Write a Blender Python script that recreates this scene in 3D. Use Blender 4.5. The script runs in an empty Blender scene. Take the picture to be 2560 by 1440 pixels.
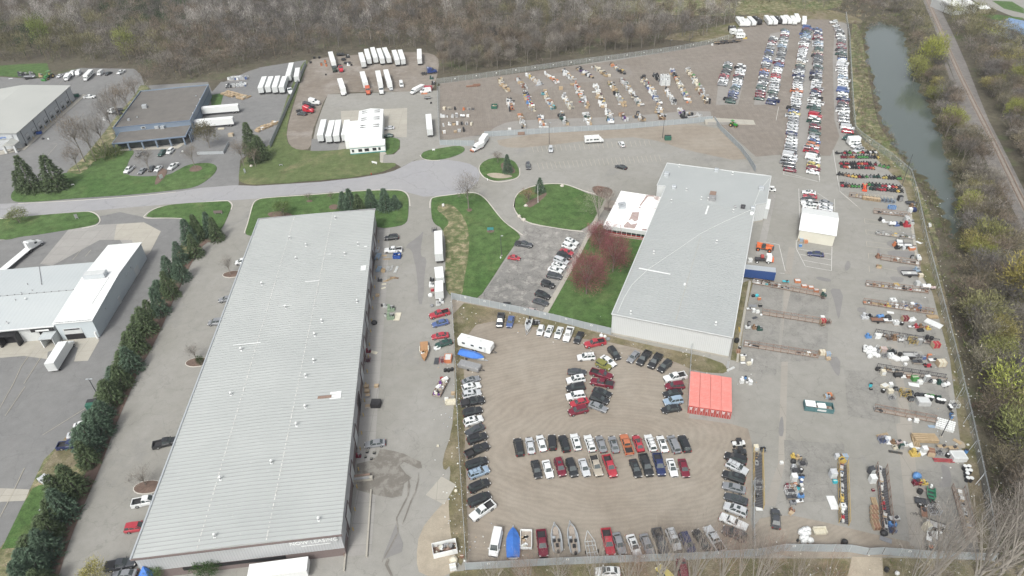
import bpy,math,random
import numpy as np
from mathutils import Vector,Matrix
R_=random.Random(7)
sc=bpy.context.scene
COL=sc.collection
FPX,PIT,ROL,HC=1696.4,math.radians(36.281),math.radians(-2.496),121.0
_f=Vector((0,math.cos(PIT),-math.sin(PIT)));_r=Vector((1,0,0));_u=_r.cross(_f)
CR=_r*math.cos(ROL)+_u*math.sin(ROL);CU=-_r*math.sin(ROL)+_u*math.cos(ROL)
cam=bpy.data.cameras.new('camera');camo=bpy.data.objects.new('camera',cam);COL.objects.link(camo)
camo.matrix_world=Matrix(((CR.x,CU.x,-_f.x,0),(CR.y,CU.y,-_f.y,0),(CR.z,CU.z,-_f.z,HC),(0,0,0,1)))
cam.sensor_width=36;cam.lens=36*FPX/2560;cam.clip_start=1;cam.clip_end=6000
sc.camera=camo
SUN_EL,SUN_AZ=math.radians(50),math.radians(200)
w=bpy.data.worlds.new('World');sc.world=w;w.use_nodes=True
nt=w.node_tree;bg=nt.nodes['Background']
sky=nt.nodes.new('ShaderNodeTexSky');sky.sky_type='NISHITA';sky.sun_disc=False
sky.sun_elevation=SUN_EL;sky.sun_rotation=SUN_AZ;sky.air_density=1.0;sky.dust_density=6.0;sky.ozone_density=1.0
hs=nt.nodes.new('ShaderNodeHueSaturation');hs.inputs['Saturation'].default_value=.30;hs.inputs['Value'].default_value=1.1;nt.links.new(sky.outputs[0],hs.inputs['Color']);nt.links.new(hs.outputs[0],bg.inputs[0]);bg.inputs[1].default_value=0.115
sun=bpy.data.lights.new('sun','SUN');sun.energy=1.5;sun.angle=math.radians(10);sun.color=(1,.985,.915)
suno=bpy.data.objects.new('sun',sun);COL.objects.link(suno)
_sd=Vector((math.sin(SUN_AZ)*math.cos(SUN_EL),math.cos(SUN_AZ)*math.cos(SUN_EL),math.sin(SUN_EL)))
suno.rotation_euler=(-_sd).to_track_quat('-Z','Y').to_euler()
sc.view_settings.view_transform='Standard';sc.view_settings.look='None';sc.view_settings.gamma=1
sc.view_settings.exposure=0.60
def G(x,y,z=0.0):
 d=CR*(x-1280)-CU*(y-720)+_f*FPX
 t=(HC-z)/-d.z
 return Vector((d.x*t,d.y*t,z))
ZM={'t00':(0,0,3),'t10':(640,0,3),'t20':(1280,0,3),'t30':(1920,0,3),'t01':(0,480,3),'t11':(640,480,3),'t21':(1280,480,3),'t31':(1920,480,3),'t02':(0,960,3),'t12':(640,960,3),'t22':(1280,960,3),'t32':(1920,960,3),'U':(1780,30,5.76),'W':(1960,60,7.2),'X':(1940,250,7.2),'J':(2070,370,9),'f':(1080,140,6.26),'h':(1400,140,6.26),'S':(2060,500,6),'V':(2060,720,6),'Y':(2060,940,6),'Q':(1820,440,5.54),'R':(1820,680,6),'Z':(1800,1060,4.8),'a':(2080,1120,5.142),'g':(740,100,6.545),'c':(880,560,5.142),'N':(1040,820,6),'K':(1240,560,6),'M':(1140,720,5.538),'L':(1130,380,6),'B':(0,380,3.879),'D':(2160,0,5.538),'E':(2180,1100,4.235),'O':(0,1160,5.144),'H':(1500,380,5.539),'C':(580,1180,5.5375),'I':(0,580,3.79),'p':(0,0,1)}
def PX(k,x,y):
 a,b,s=ZM[k];return(a+x/s,b+y/s)
def GP(k,x,y,z=0.0):
 return G(*PX(k,x,y),z)
def pts(s,k='p'):
 return[PX(k,*map(float,q.split(',')))for q in s.split()]
MAT={}
def _new(name):
 m=bpy.data.materials.new(name);m.use_nodes=True;MAT[name]=m
 return m,m.node_tree,m.node_tree.nodes['Principled BSDF']
def N(nt,typ,**kw):
 n=nt.nodes.new(typ)
 for k,v in kw.items():
  if k.startswith('i_'):
   k=k[2:];n.inputs[int(k)if k.isdigit()else k].default_value=v
  else:setattr(n,k,v)
 return n
def c4(c):return(c[0],c[1],c[2],1)
def mixc(nt,fac,a,b,mode='MIX'):
 n=nt.nodes.new('ShaderNodeMix');n.data_type='RGBA';n.blend_type=mode
 for s,v in((0,fac),(6,a),(7,b)):
  if hasattr(v,'default_value')or hasattr(v,'links'):nt.links.new(v,n.inputs[s])
  else:n.inputs[s].default_value=v if s==0 else c4(v)
 return n.outputs[2]
def noise(nt,vec,scale,detail=4,rough=.6,dist=0):
 n=N(nt,'ShaderNodeTexNoise',i_Scale=scale,i_Detail=detail,i_Roughness=rough,i_Distortion=dist)
 nt.links.new(vec,n.inputs['Vector']);return n.outputs[0]
def ramp(nt,v,a,b,lo=0.,hi=1.):
 n=N(nt,'ShaderNodeMapRange',i_1=a,i_2=b,i_3=lo,i_4=hi);nt.links.new(v,n.inputs[0]);return n.outputs[0]
def objco(nt,scale=None,rot=None):
 t=nt.nodes.new('ShaderNodeTexCoord');o=t.outputs['Object']
 if scale or rot:
  m=nt.nodes.new('ShaderNodeMapping')
  if scale:m.inputs['Scale'].default_value=scale
  if rot:m.inputs['Rotation'].default_value=rot
  nt.links.new(o,m.inputs[0]);o=m.outputs[0]
 return o
def mat(name,c,rough=.8,metal=0.,c2=None,scale=1.,spec=None,emit=None):
 m,t,b=_new(name)
 b.inputs['Base Color'].default_value=c4(c);b.inputs['Roughness'].default_value=rough;b.inputs['Metallic'].default_value=metal
 if spec is not None:b.inputs['Specular IOR Level'].default_value=spec
 if c2:
  f=ramp(t,noise(t,objco(t),scale,5,.65),.3,.7)
  t.links.new(mixc(t,f,c,c2),b.inputs['Base Color'])
 return m
def ground(name,c,big,fine=.12,cracks=0,ck=(.012,.84),c3=None,joints=0,tracks=None,rough=.95,bump=.0,speck=None):
 """worn ground: broad stains, mid mottling, fine grain; optional cracks, slab joints, wheel tracks, bare patches"""
 m,t,b=_new(name);v=objco(t)
 col=mixc(t,ramp(t,noise(t,v,.035,6,.62,.6),.35,.68),c,big)
 g=ramp(t,noise(t,v,.35,5,.7),.3,.7,1-fine,1+fine)
 g2=ramp(t,noise(t,v,3.5,4,.7),.25,.75,1-fine*.9,1+fine*.9)
 mm=N(t,'ShaderNodeMath',operation='MULTIPLY');t.links.new(g,mm.inputs[0]);t.links.new(g2,mm.inputs[1]);g=mm.outputs[0]
 def mul(x,y):
  n=N(t,'ShaderNodeMath',operation='MULTIPLY');t.links.new(x,n.inputs[0]);t.links.new(y,n.inputs[1]);return n.outputs[0]
 if cracks:
  d=N(t,'ShaderNodeVectorMath',operation='ADD');nn=N(t,'ShaderNodeTexNoise',i_Scale=.25,i_Detail=6.)
  t.links.new(v,nn.inputs[0]);sc_=N(t,'ShaderNodeVectorMath',operation='SCALE');sc_.inputs[3].default_value=6
  t.links.new(nn.outputs[1],sc_.inputs[0]);t.links.new(v,d.inputs[0]);t.links.new(sc_.outputs[0],d.inputs[1])
  vo=N(t,'ShaderNodeTexVoronoi',feature='DISTANCE_TO_EDGE',i_Scale=cracks);t.links.new(d.outputs[0],vo.inputs[0])
  g=mul(g,ramp(t,vo.outputs[0],0,ck[0],ck[1],1))
 if joints:
  br=N(t,'ShaderNodeTexBrick',offset=0.,i_Scale=1.,i_5=.035*1.0)
  br.inputs['Color1'].default_value=(1,1,1,1);br.inputs['Color2'].default_value=(.93,.93,.93,1);br.inputs['Mortar'].default_value=(.62,.62,.62,1)
  br.inputs['Brick Width'].default_value=joints;br.inputs['Row Height'].default_value=joints
  t.links.new(v,br.inputs[0]);g=mul(g,br.outputs[0])
 if tracks:
  kind,cx_,cy_,sx,sy,freq=tracks
  mp=N(t,'ShaderNodeMapping',vector_type='TEXTURE');mp.inputs['Location'].default_value=(cx_,cy_,0);mp.inputs['Scale'].default_value=(sx,sy,1)
  t.links.new(v,mp.inputs[0])
  wv=N(t,'ShaderNodeTexWave',wave_type='RINGS' if kind=='ring' else 'BANDS',rings_direction='SPHERICAL' if kind=='ring' else 'X')
  wv.inputs['Scale'].default_value=freq;wv.inputs['Distortion'].default_value=14;wv.inputs['Detail'].default_value=5;wv.inputs['Detail Scale'].default_value=.35
  t.links.new(mp.outputs[0],wv.inputs[0])
  wv2=N(t,'ShaderNodeTexWave',wave_type='RINGS' if kind=='ring' else 'BANDS',rings_direction='SPHERICAL' if kind=='ring' else 'X')
  wv2 .inputs['Scale'].default_value=freq*3.1;wv2 .inputs['Distortion'].default_value=22;wv2 .inputs['Detail'].default_value=5;wv2 .inputs['Detail Scale'].default_value=.3
  t.links.new(mp.outputs[0],wv2 .inputs[0])
  g=mul(g,ramp(t,wv.outputs['Fac'],0,1,.975,1.02));g=mul(g,ramp(t,wv2 .outputs['Fac'],0,1,.955,1.04))
 if c3:
  c3_,lo,hi,s3=c3
  col=mixc(t,ramp(t,noise(t,v,s3,7,.7,.3),lo,hi),col,c3_)
 if speck:
  sp,dens=speck
  vo=N(t,'ShaderNodeTexVoronoi',i_Scale=2.2);t.links.new(v,vo.inputs[0])
  col=mixc(t,ramp(t,vo.outputs[0],.0,dens,1,0),col,sp)
 cb=N(t,'ShaderNodeVectorMath',operation='SCALE');t.links.new(col,cb.inputs[0]);t.links.new(g,cb.inputs[3])
 t.links.new(cb.outputs[0],b.inputs['Base Color']);b.inputs['Roughness'].default_value=rough;b.inputs['Specular IOR Level'].default_value=.25
 if bump:
  bp=N(t,'ShaderNodeBump',i_Strength=bump,i_Distance=.3);t.links.new(noise(t,v,1.2,8,.7),bp.inputs['Height']);t.links.new(bp.outputs[0],b.inputs['Normal'])
 return m
ground('floor_leaf',(.075,.066,.05),(.10,.092,.065),.3,c3=((.07,.10,.035),.55,.75,.05),bump=1)
ground('asphalt_dark',(.158,.160,.160),(.186,.187,.184),.1,cracks=.09)
ground('asphalt_yard',(.226,.222,.202),(.258,.254,.238),.08,cracks=.11,c3=((.195,.193,.188),.58,.74,.06))
ground('asphalt_old',(.17,.168,.16),(.235,.228,.215),.24,cracks=.26,ck=(.03,.62),c3=((.27,.262,.245),.5,.62,.3))
ground('asphalt_aisle',(.225,.218,.205),(.25,.24,.225),.07,cracks=.05)
ground('patch',(.185,.183,.18),(.205,.2,.195),.08)
ground('wet',(.145,.135,.12),(.165,.155,.138),.1,rough=.7,c3=((.205,.197,.178),.5,.56,.35))
ground('street',(.265,.268,.28),(.285,.285,.29),.05,cracks=.04)
ground('concrete',(.36,.345,.30),(.33,.315,.28),.06,joints=6)
ground('concrete_grey',(.295,.29,.275),(.27,.262,.25),.06,joints=5)
ground('kerb',(.48,.46,.42),(.42,.4,.36),.06)
ground('grass',(.053,.104,.030),(.078,.126,.044),.38,c3=((.12,.145,.06),.55,.8,.09),bump=.8)
ground('grass_olive',(.085,.115,.045),(.105,.13,.055),.28,c3=((.17,.16,.09),.5,.72,.06),bump=.8)
ground('grass_dry',(.15,.145,.08),(.085,.12,.045),.38,c3=((.24,.205,.135),.48,.62,.35),bump=.6)
ground('verge',(.16,.135,.085),(.09,.10,.04),.3,c3=((.21,.18,.13),.45,.65,.15),bump=1,speck=((.4,.38,.35),.12))
ground('dirt_near',(.232,.203,.168),(.268,.243,.206),.09,c3=((.20,.172,.14),.5,.75,.05),tracks=('ring',21.5,104,1.9,1,.1))
ground('dirt_far',(.178,.157,.136),(.205,.186,.164),.14,c3=((.225,.20,.178),.55,.78,.04),tracks=('bands',150,300,1,1,.1))
ground('dirt_truck',(.17,.145,.12),(.215,.195,.17),.16,c3=((.27,.25,.23),.5,.7,.06))
ground('gravel_tan',(.33,.29,.23),(.28,.25,.20),.14)
ground('gravel_far',(.195,.178,.16),(.215,.198,.18),.1)
ground('strip_slab',(.285,.27,.24),(.265,.252,.23),.05,joints=7)
ground('asphalt_worn',(.208,.205,.19),(.235,.231,.216),.15,cracks=.2,ck=(.02,.75),c3=((.18,.178,.17),.5,.7,.25))
ground('mulch',(.12,.085,.07),(.15,.11,.09),.25)
ground('ballast',(.15,.142,.135),(.185,.175,.165),.22,bump=1)
ground('water_bank',(.055,.05,.033),(.08,.08,.04),.3)
m,t,b=_new('water');b.inputs['Base Color'].default_value=(.07,.088,.078,1);b.inputs['Roughness'].default_value=.08;b.inputs['Specular IOR Level'].default_value=.8
bp=N(t,'ShaderNodeBump',i_Strength=.25,i_Distance=.05);t.links.new(noise(t,objco(t),1.6,4),bp.inputs['Height']);t.links.new(bp.outputs[0],b.inputs['Normal'])
for n_,r_ in(('paint',.3),('paint_dull',.65)):
 m,t,b=_new(n_);oi=t.nodes.new('ShaderNodeObjectInfo');v=objco(t)
 cb=N(t,'ShaderNodeVectorMath',operation='SCALE');t.links.new(oi.outputs['Color'],cb.inputs[0])
 t.links.new(ramp(t,noise(t,v,1.5 if n_=='paint' else 3,4),.3,.7,.93 if n_=='paint' else.8,1.03),cb.inputs[3])
 t.links.new(cb.outputs[0],b.inputs['Base Color']);b.inputs['Roughness'].default_value=r_
 if n_=='paint':b.inputs['Coat Weight'].default_value=.4
mat('glass_car',(.05,.062,.064),.15,spec=.7)
mat('tyre',(.02,.02,.02),.9);mat('rim',(.35,.36,.37),.35,.7)
mat('trim',(.03,.03,.032),.6);mat('lamp_red',(.3,.01,.01),.25);mat('lamp_clear',(.6,.6,.58),.15)
mat('white_paint',(.70,.72,.715),.5,c2=(.63,.65,.645),scale=.5);mat('line_white',(.62,.62,.60),.8,c2=(.42,.42,.4),scale=.8)
mat('line_yellow',(.45,.34,.10),.8,c2=(.33,.29,.17),scale=.8)
mat('line_faint',(.40,.375,.30),.9,c2=(.31,.29,.25),scale=.7)
mat('roof_rib',(.30,.312,.312),.5);mat('oily_shaded_stone',(.06,.052,.046),.9);mat('steel',(.33,.34,.35),.5,.3,c2=(.25,.25,.25),scale=2);mat('galv',(.42,.45,.47),.45,.4,c2=(.5,.53,.55),scale=3)
mat('rust',(.19,.125,.095),.85,c2=(.25,.185,.15),scale=2);mat('dark_metal',(.05,.05,.055),.6)
mat('wood',(.33,.25,.16),.85,c2=(.42,.33,.23),scale=3);mat('wood_grey',(.24,.21,.18),.9,c2=(.32,.28,.24),scale=3)
mat('black_plastic',(.02,.02,.022),.6);mat('cloth_blue',(.03,.12,.42),.7,c2=(.05,.17,.5),scale=1)
mat('brick_dark',(.16,.13,.125),.9,c2=(.13,.105,.1),scale=4);mat('opening',(.012,.012,.014),.8)
mat('rope',(.6,.62,.6),.8);mat('stone',(.5,.47,.42),.9,c2=(.35,.33,.3),scale=2)
mat('door_light',(.52,.54,.54),.5,c2=(.45,.47,.47),scale=1);mat('bollard',(.42,.31,.12),.7)
mat('bark',(.15,.135,.115),.95,c2=(.21,.19,.165),scale=2);mat('bark_pale',(.33,.31,.28),.95,c2=(.24,.22,.19),scale=2)
for nm,base,sat in(('twigs',(1,1,1),1),('needles',(1,1,1),1)):
 m,t,b=_new(nm);oi=t.nodes.new('ShaderNodeObjectInfo');v=objco(t)
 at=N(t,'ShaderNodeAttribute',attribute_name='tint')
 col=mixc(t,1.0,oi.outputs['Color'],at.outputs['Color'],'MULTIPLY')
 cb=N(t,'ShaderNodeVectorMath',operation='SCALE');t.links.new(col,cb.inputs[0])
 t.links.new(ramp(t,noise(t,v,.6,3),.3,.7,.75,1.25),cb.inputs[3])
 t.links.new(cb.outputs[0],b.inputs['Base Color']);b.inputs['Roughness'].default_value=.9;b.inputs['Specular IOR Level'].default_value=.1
def ribbed(name,c,c2,period,ang,depth=.6,stain=None,metal=.0,rough=.45,axis='X'):
 m,t,b=_new(name);v=objco(t,rot=(0,0,ang))
 wv=N(t,'ShaderNodeTexWave',wave_type='BANDS',bands_direction=axis)
 wv.inputs['Scale'].default_value=0.31416/period*1.0
 t.links.new(v,wv.inputs[0])
 base=mixc(t,ramp(t,noise(t,objco(t),.06,6,.65),.3,.7),c,c2)
 if stain:base=mixc(t,ramp(t,noise(t,objco(t,scale=(1,1,1)),.8,6,.75),.62,.72),base,stain)
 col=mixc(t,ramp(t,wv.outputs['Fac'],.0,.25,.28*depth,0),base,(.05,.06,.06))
 t.links.new(col,b.inputs['Base Color']);b.inputs['Roughness'].default_value=rough;b.inputs['Metallic'].default_value=metal
 bp=N(t,'ShaderNodeBump',i_Strength=depth,i_Distance=.06);t.links.new(wv.outputs['Fac'],bp.inputs['Height']);t.links.new(bp.outputs[0],b.inputs['Normal'])
 return m
for nm,c,ca in(('chainlink',(.35,.38,.38),.35),('slat_fence',(.30,.33,.345),0)):
 m,t,b=_new(nm);b.inputs['Roughness'].default_value=.6
 col=mixc(t,ramp(t,noise(t,objco(t),.5,5),.3,.7),c,tuple(q*.85 for q in c));t.links.new(col,b.inputs['Base Color'])
 if ca:
  tr=t.nodes.new('ShaderNodeBsdfTransparent');mx=t.nodes.new('ShaderNodeMixShader');mx.inputs[0].default_value=ca
  t.links.new(tr.outputs[0],mx.inputs[1]);t.links.new(b.outputs[0],mx.inputs[2]);t.links.new(mx.outputs[0],t.nodes['Material Output'].inputs[0])
m,t,b=_new('haze_air');t.nodes.remove(b);hz=t.nodes.new('ShaderNodeVolumePrincipled');hz.inputs['Color'].default_value=(.86,.91,1,1);hz.inputs['Density'].default_value=.00009;t.links.new(hz.outputs[0],t.nodes['Material Output'].inputs['Volume'])
class MB:
 def __init__(s):s.v=[];s.f=[];s.m=[];s.mats=[]
 def mi(s,m):
  if m not in s.mats:s.mats.append(m)
  return s.mats.index(m)
 def add(s,vs,fs,m):
  o=len(s.v);s.v+=[tuple(q)for q in vs];k=s.mi(m)
  for f in fs:s.f.append(tuple(i+o for i in f));s.m.append(k)
 def box(s,c,d,m,rz=0.,top=None):
  cx,cy,cz=c;a,b_,h=d[0]/2,d[1]/2,d[2]/2;ta,tb=(a,b_)if top is None else(a*top[0],b_*top[1])
  co,si=math.cos(rz),math.sin(rz)
  vs=[(cx+x*co-y*si,cy+x*si+y*co,cz+z)for x,y,z in((-a,-b_,-h),(a,-b_,-h),(a,b_,-h),(-a,b_,-h),(-ta,-tb,h),(ta,-tb,h),(ta,tb,h),(-ta,tb,h))]
  s.add(vs,[(0,3,2,1),(4,5,6,7),(0,1,5,4),(1,2,6,5),(2,3,7,6),(3,0,4,7)],m)
 def prism(s,poly,z0,z1,m,mt=None):
  n=len(poly);vs=[(p[0],p[1],z0)for p in poly]+[(p[0],p[1],z1)for p in poly]
  s.add(vs,[tuple(reversed(range(n)))]+[(i,(i+1)%n,n+(i+1)%n,n+i)for i in range(n)],m)
  s.add(vs[n:],[tuple(range(n))],mt or m)
 def tube(s,a,b_,r0,r1,m,n=6,caps=True):
  a=Vector(a);b_=Vector(b_);d=(b_-a).normalized()if(b_-a).length>1e-6 else Vector((0,0,1))
  u=d.orthogonal().normalized();w_=d.cross(u)
  vs=[a+(u*math.cos(6.2832*i/n)+w_*math.sin(6.2832*i/n))*r0 for i in range(n)]+[b_+(u*math.cos(6.2832*i/n)+w_*math.sin(6.2832*i/n))*r1 for i in range(n)]
  fs=[(i,(i+1)%n,n+(i+1)%n,n+i)for i in range(n)]
  if caps:fs+=[tuple(reversed(range(n))),tuple(range(n,2*n))]
  s.add(vs,fs,m)
 def loft(s,rings,m,caps=True):
  n=len(rings[0]);vs=[p for r in rings for p in r]
  fs=[(k*n+i,k*n+(i+1)%n,(k+1)*n+(i+1)%n,(k+1)*n+i)for k in range(len(rings)-1)for i in range(n)]
  if caps:fs+=[tuple(reversed(range(n))),tuple(range((len(rings)-1)*n,len(rings)*n))]
  s.add(vs,fs,m)
 def bar(s,a,b_,wd,ht,m):
  a=Vector(a);b_=Vector(b_);d=b_-a;L=d.length;mid=(a+b_)/2
  if abs(d.z)<1e-4:s.box((mid.x,mid.y,mid.z),(L,wd,ht),m,math.atan2(d.y,d.x))
  else:s.tube(a,b_,wd*.6,wd*.6,m,4)
 def mesh(s,name):
  me=bpy.data.meshes.new(name);me.from_pydata([tuple(q)for q in s.v],[],s.f)
  for k in s.mats:me.materials.append(MAT[k])
  me.polygons.foreach_set('material_index',s.m);me.update();return me
 def build(s,name,parent=None,color=None,loc=None,rz=0):
  o=bpy.data.objects.new(name,s.mesh(name));COL.objects.link(o)
  if parent is not None:o.parent=parent
  if color:o.color=c4(color)
  if loc is not None:o.location=loc
  o.rotation_euler.z=rz
  return o
def tag(o,label=None,cat=None,group=None,kind=None):
 if label:o['label']=label
 if cat:o['category']=cat
 if group:o['group']=group
 if kind:o['kind']=kind
 return o
def empty(name,loc=(0,0,0),rz=0,label=None,cat=None,group=None):
 o=bpy.data.objects.new(name,None);COL.objects.link(o);o.location=loc;o.rotation_euler.z=rz
 return tag(o,label,cat,group)
def copy_tree(o,parent=None,color=None):
 c=o.copy();COL.objects.link(c)
 if parent is not None:c.parent=parent
 if color and c.type=='MESH':c.color=c4(color)
 for ch in o.children:copy_tree(ch,c,color)
 return c
def kill(o):
 for ch in list(o.children):kill(ch)
 bpy.data.objects.remove(o)
def chaikin(p,n=2):
 for _ in range(n):
  q=[]
  for i in range(len(p)):
   a,b_=p[i],p[(i+1)%len(p)]
   q+=[(a[0]*.75+b_[0]*.25,a[1]*.75+b_[1]*.25),(a[0]*.25+b_[0]*.75,a[1]*.25+b_[1]*.75)]
  p=q
 return p
LAY=[0.0]
def sheet(name,poly,m,layer,smooth=0,raise_=0):
 poly=[tuple(G(x,y)[:2])for x,y in poly]
 if smooth:poly=chaikin(poly,smooth)
 LAY[0]+=.0003;mb=MB();z=layer*.004+LAY[0]
 if raise_:mb.prism(poly,z-.004,z+raise_,m)
 else:mb.add([(x,y,z)for x,y in poly],[tuple(range(len(poly)))],m)
 o=mb.build(name);return tag(o,kind='structure')
def kerb(name,line,layer=10,w_=.35,h=.13,closed=False,m='kerb',smooth=2):
 P_=[tuple(G(x,y)[:2])for x,y in line]
 if smooth:
  for _ in range(smooth):
   q=[P_[0]]
   for i in range(len(P_)-1):
    a,b_=P_[i],P_[i+1];q+=[(a[0]*.75+b_[0]*.25,a[1]*.75+b_[1]*.25),(a[0]*.25+b_[0]*.75,a[1]*.25+b_[1]*.75)]
   q.append(P_[-1]);P_=q
 mb=MB();P_=[Vector(p)for p in P_];L,Rr=[],[]
 for i,p in enumerate(P_):
  d=(P_[min(i+1,len(P_)-1)]-P_[max(i-1,0)]).normalized();n=Vector((-d.y,d.x));L.append(p+n*w_/2);Rr.append(p-n*w_/2)
 mb.loft([[(l.x,l.y,0),(l.x,l.y,h),(r.x,r.y,h),(r.x,r.y,0)]for l,r in zip(L,Rr)],m)
 return tag(mb.build(name),kind='structure')
def stripes(name,segs,w_,m,layer=12,k='p'):
 mb=MB();z=layer*.004
 for x0,y0,x1,y1 in segs:
  a,b_=GP(k,x0,y0),GP(k,x1,y1);d=(b_-a).normalized();n=Vector((-d.y,d.x,0))*w_/2
  mb.add([(p.x,p.y,z)for p in(a+n,a-n,b_-n,b_+n)],[(0,1,2,3)],m)
 return tag(mb.build(name),kind='structure')
mb=MB();mb.add([(-2500,-600,0),(2500,-600,0),(2500,4000,0),(-2500,4000,0)],[(0,1,2,3)],'floor_leaf')
tag(mb.build('ground'),kind='structure')
sheet('asphalt_yard',pts('-120,545 640,495 960,440 1050,395 1090,360 1095,215 1790,110 2110,70 2122,330 2280,450 2330,640 2400,900 2470,1380 2420,1400 1700,1400 1160,1425 1130,1500 -260,1500'),'asphalt_yard',1)
sheet('parking_lot',pts('-60,188 60,196 112,196 200,170 335,172 352,185 362,215 480,200 560,205 640,170 765,150 765,165 675,365 640,372 600,400 596,470 540,478 25,520 -140,530'),'asphalt_dark',1)
sheet('loading_yard',pts('-200,640 60,590 160,560 300,530 370,545 455,548 466,556 462,590 445,625 430,640 400,700 365,760 330,830 300,880 215,1085 180,1140 135,1200 100,1220 30,1340 -60,1440 -300,1440'),'asphalt_dark',2)
sheet('grass_far_left',pts('-60,168 60,160 118,158 122,172 112,194 60,194 -60,186'),'grass',2)
sheet('grass_back',pts('430,160 560,178 640,160 648,170 560,196 530,230 520,205 362,214 352,186'),'floor_leaf',3)
sheet('grass_back',pts('525,238 560,232 552,262 530,270'),'grass',3)
sheet('lawn_west',pts('33,476 26,492 32,503 50,506 100,504 200,495 330,487 440,475 480,470 505,460 535,437 545,418 530,408 500,408 470,412 445,425 425,437 395,440 350,442 312,438 322,400 338,380 325,372 305,378 290,388 262,392 235,402 225,418 200,438 170,430 140,440 100,455 60,462'),'grass',4,2,.1)
sheet('grass_strip',pts('235,402 262,392 290,388 300,378 285,350 292,305 330,265 372,240 380,225 368,215 350,212 342,232 300,280 250,345 205,400 165,428 175,440 200,446'),'grass_dry',5,1,.08)
sheet('grass_strip',pts('285,352 296,375 330,372 345,360 320,340 292,330'),'grass',6,1,.1)
sheet('lawn_trucking',pts('596,445 600,455 625,462 660,461 800,451 880,444 950,432 985,418 992,411 985,407 955,408 948,404 950,372 905,371 870,371 840,376 790,378 760,376 735,372 715,355 720,300 740,235 765,170 770,152 762,152 750,170 722,230 705,285 680,345 672,368 645,368 622,380 600,420'),'grass_olive',5,1,.06)
sheet('dirt_trucking',pts('772,150 800,145 880,138 960,132 1060,130 1095,140 1098,170 1080,235 1040,228 830,232 812,245 796,290 780,330 778,372 745,376 722,362 715,330 735,260 755,190'),'dirt_truck',6,1)
sheet('lot_trucking',pts('820,236 1098,226 1098,372 1052,394 1030,404 1003,418 992,411 960,408 952,404 950,388 985,386 1000,372 1000,350 975,345 958,342 950,376 905,371 870,371 840,376 795,378 778,372 790,315 806,270'),'asphalt_yard',7)
sheet('concrete_pad',pts('852,278 1018,270 1017,343 960,342 950,330 855,318'),'concrete',8)
sheet('old_asphalt',pts('780,347 850,352 845,376 776,378'),'asphalt_dark',8)
sheet('grass_patch',pts('958,345 985,344 1000,350 1000,368 985,385 962,388'),'grass',8,1,.08)
sheet('path',pts('950,360 969,355 967,385 959,388 957,408 950,408'),'concrete',10)
st='-160,516 45,508 200,500 330,491 440,480 500,470 590,463 640,465 800,455 900,444 960,434 985,427 1010,415 1030,404 1055,400 1090,398 1120,400 1150,404 1175,410 1192,420 1200,435 1196,452 1180,470 1160,482 1130,488 1095,490 1060,492 1030,484 1000,477 960,474 900,476 800,483 700,490 640,497 567,502 420,511 333,518 200,530 0,547 -200,560'
sheet('road',pts(st),'street',9)
kerb('kerb',pts('45,509 200,501 330,492 440,480'),0,.3,.09)
sheet('lawn_road',pts('0,549 60,542 130,536 205,530 225,530 240,537 248,548 246,556 235,563 200,570 150,578 90,588 50,592 20,600 0,598 -80,600 -80,552'),'grass',10,1,.1)
kerb('kerb',pts('-80,553 60,543 200,530 228,529 243,536 251,548 249,557 238,565 205,571'))
sheet('lawn_road',pts('362,545 375,530 400,518 440,510 567,503 572,505 578,512 577,522 568,545 556,570 540,590 500,600 462,590 470,560 463,549 450,545'),'grass',10,1,.1)
kerb('kerb',pts('463,548 440,544 380,546 358,545 362,538 380,524 410,515 500,507 566,501 576,505 582,513 578,524'))
sheet('lawn_road',pts('612,585 620,560 628,530 634,510 645,500 660,496 800,487 900,478 990,476 1010,480 1020,492 1022,510 1020,550 1010,562 985,568 950,571 930,560 700,548 648,550 640,590 625,590'),'grass',10,1,.1)
kerb('kerb',pts('611,583 622,550 631,512 640,500 660,495 800,486 900,477 992,474 1013,479 1023,492 1025,515'))
sheet('lawn_drive',pts('1078,500 1085,494 1130,488 1180,482 1200,488 1215,500 1230,520 1250,545 1265,560 1290,578 1302,592 1296,600 1285,615 1260,650 1235,690 1195,750 1165,750 1128,742 1112,720 1115,600 1105,570 1085,560 1078,540'),'grass',10,1,.1)
kerb('kerb',pts('1075,520 1075,500 1085,492 1130,487 1182,480 1204,488 1222,506 1240,531 1262,558 1285,572 1306,588'))
sheet('dry_grass',pts('1100,510 1130,512 1150,530 1168,560 1174,600 1170,650 1160,700 1155,745 1130,742 1112,720 1115,600 1105,575 1125,560 1112,540 1090,525'),'grass_dry',30,2,.03)
sheet('grass_island',pts('1052,388 1062,378 1095,372 1145,364 1163,370 1160,380 1135,392 1100,400 1072,401 1055,396'),'grass',10,1,.1)
sheet('bare_patch',pts('1118,372 1150,370 1160,376 1148,384 1125,384'),'mulch',34,1)
kerb('kerb',pts('1050,388 1056,396 1075,402 1100,401'))
sheet('grass_island',pts('1200,412 1215,400 1240,394 1262,396 1285,402 1296,418 1299,436 1290,446 1262,450 1240,453 1215,447 1203,435 1198,424'),'grass',10,1,.1)
kerb('kerb',pts('1216,400 1200,412 1197,424 1203,437 1216,448 1242,456 1270,453 1292,446 1300,438 1299,420'),m='kerb')
sheet('bare_patch',pts('1215,436 1235,432 1270,437 1285,442 1262,447 1235,446 1222,441'),'gravel_tan',31,2,.03)
sheet('lawn_entrance',pts('1287,510 1290,492 1302,478 1330,468 1362,461 1405,461 1425,466 1455,478 1470,485 1530,500 1512,520 1460,578 1420,575 1330,560 1300,545 1288,525'),'grass',10,1,.1)
kerb('kerb',pts('1284,515 1288,492 1300,478 1330,466 1362,459 1405,459 1428,465 1458,477 1490,486'))
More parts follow.
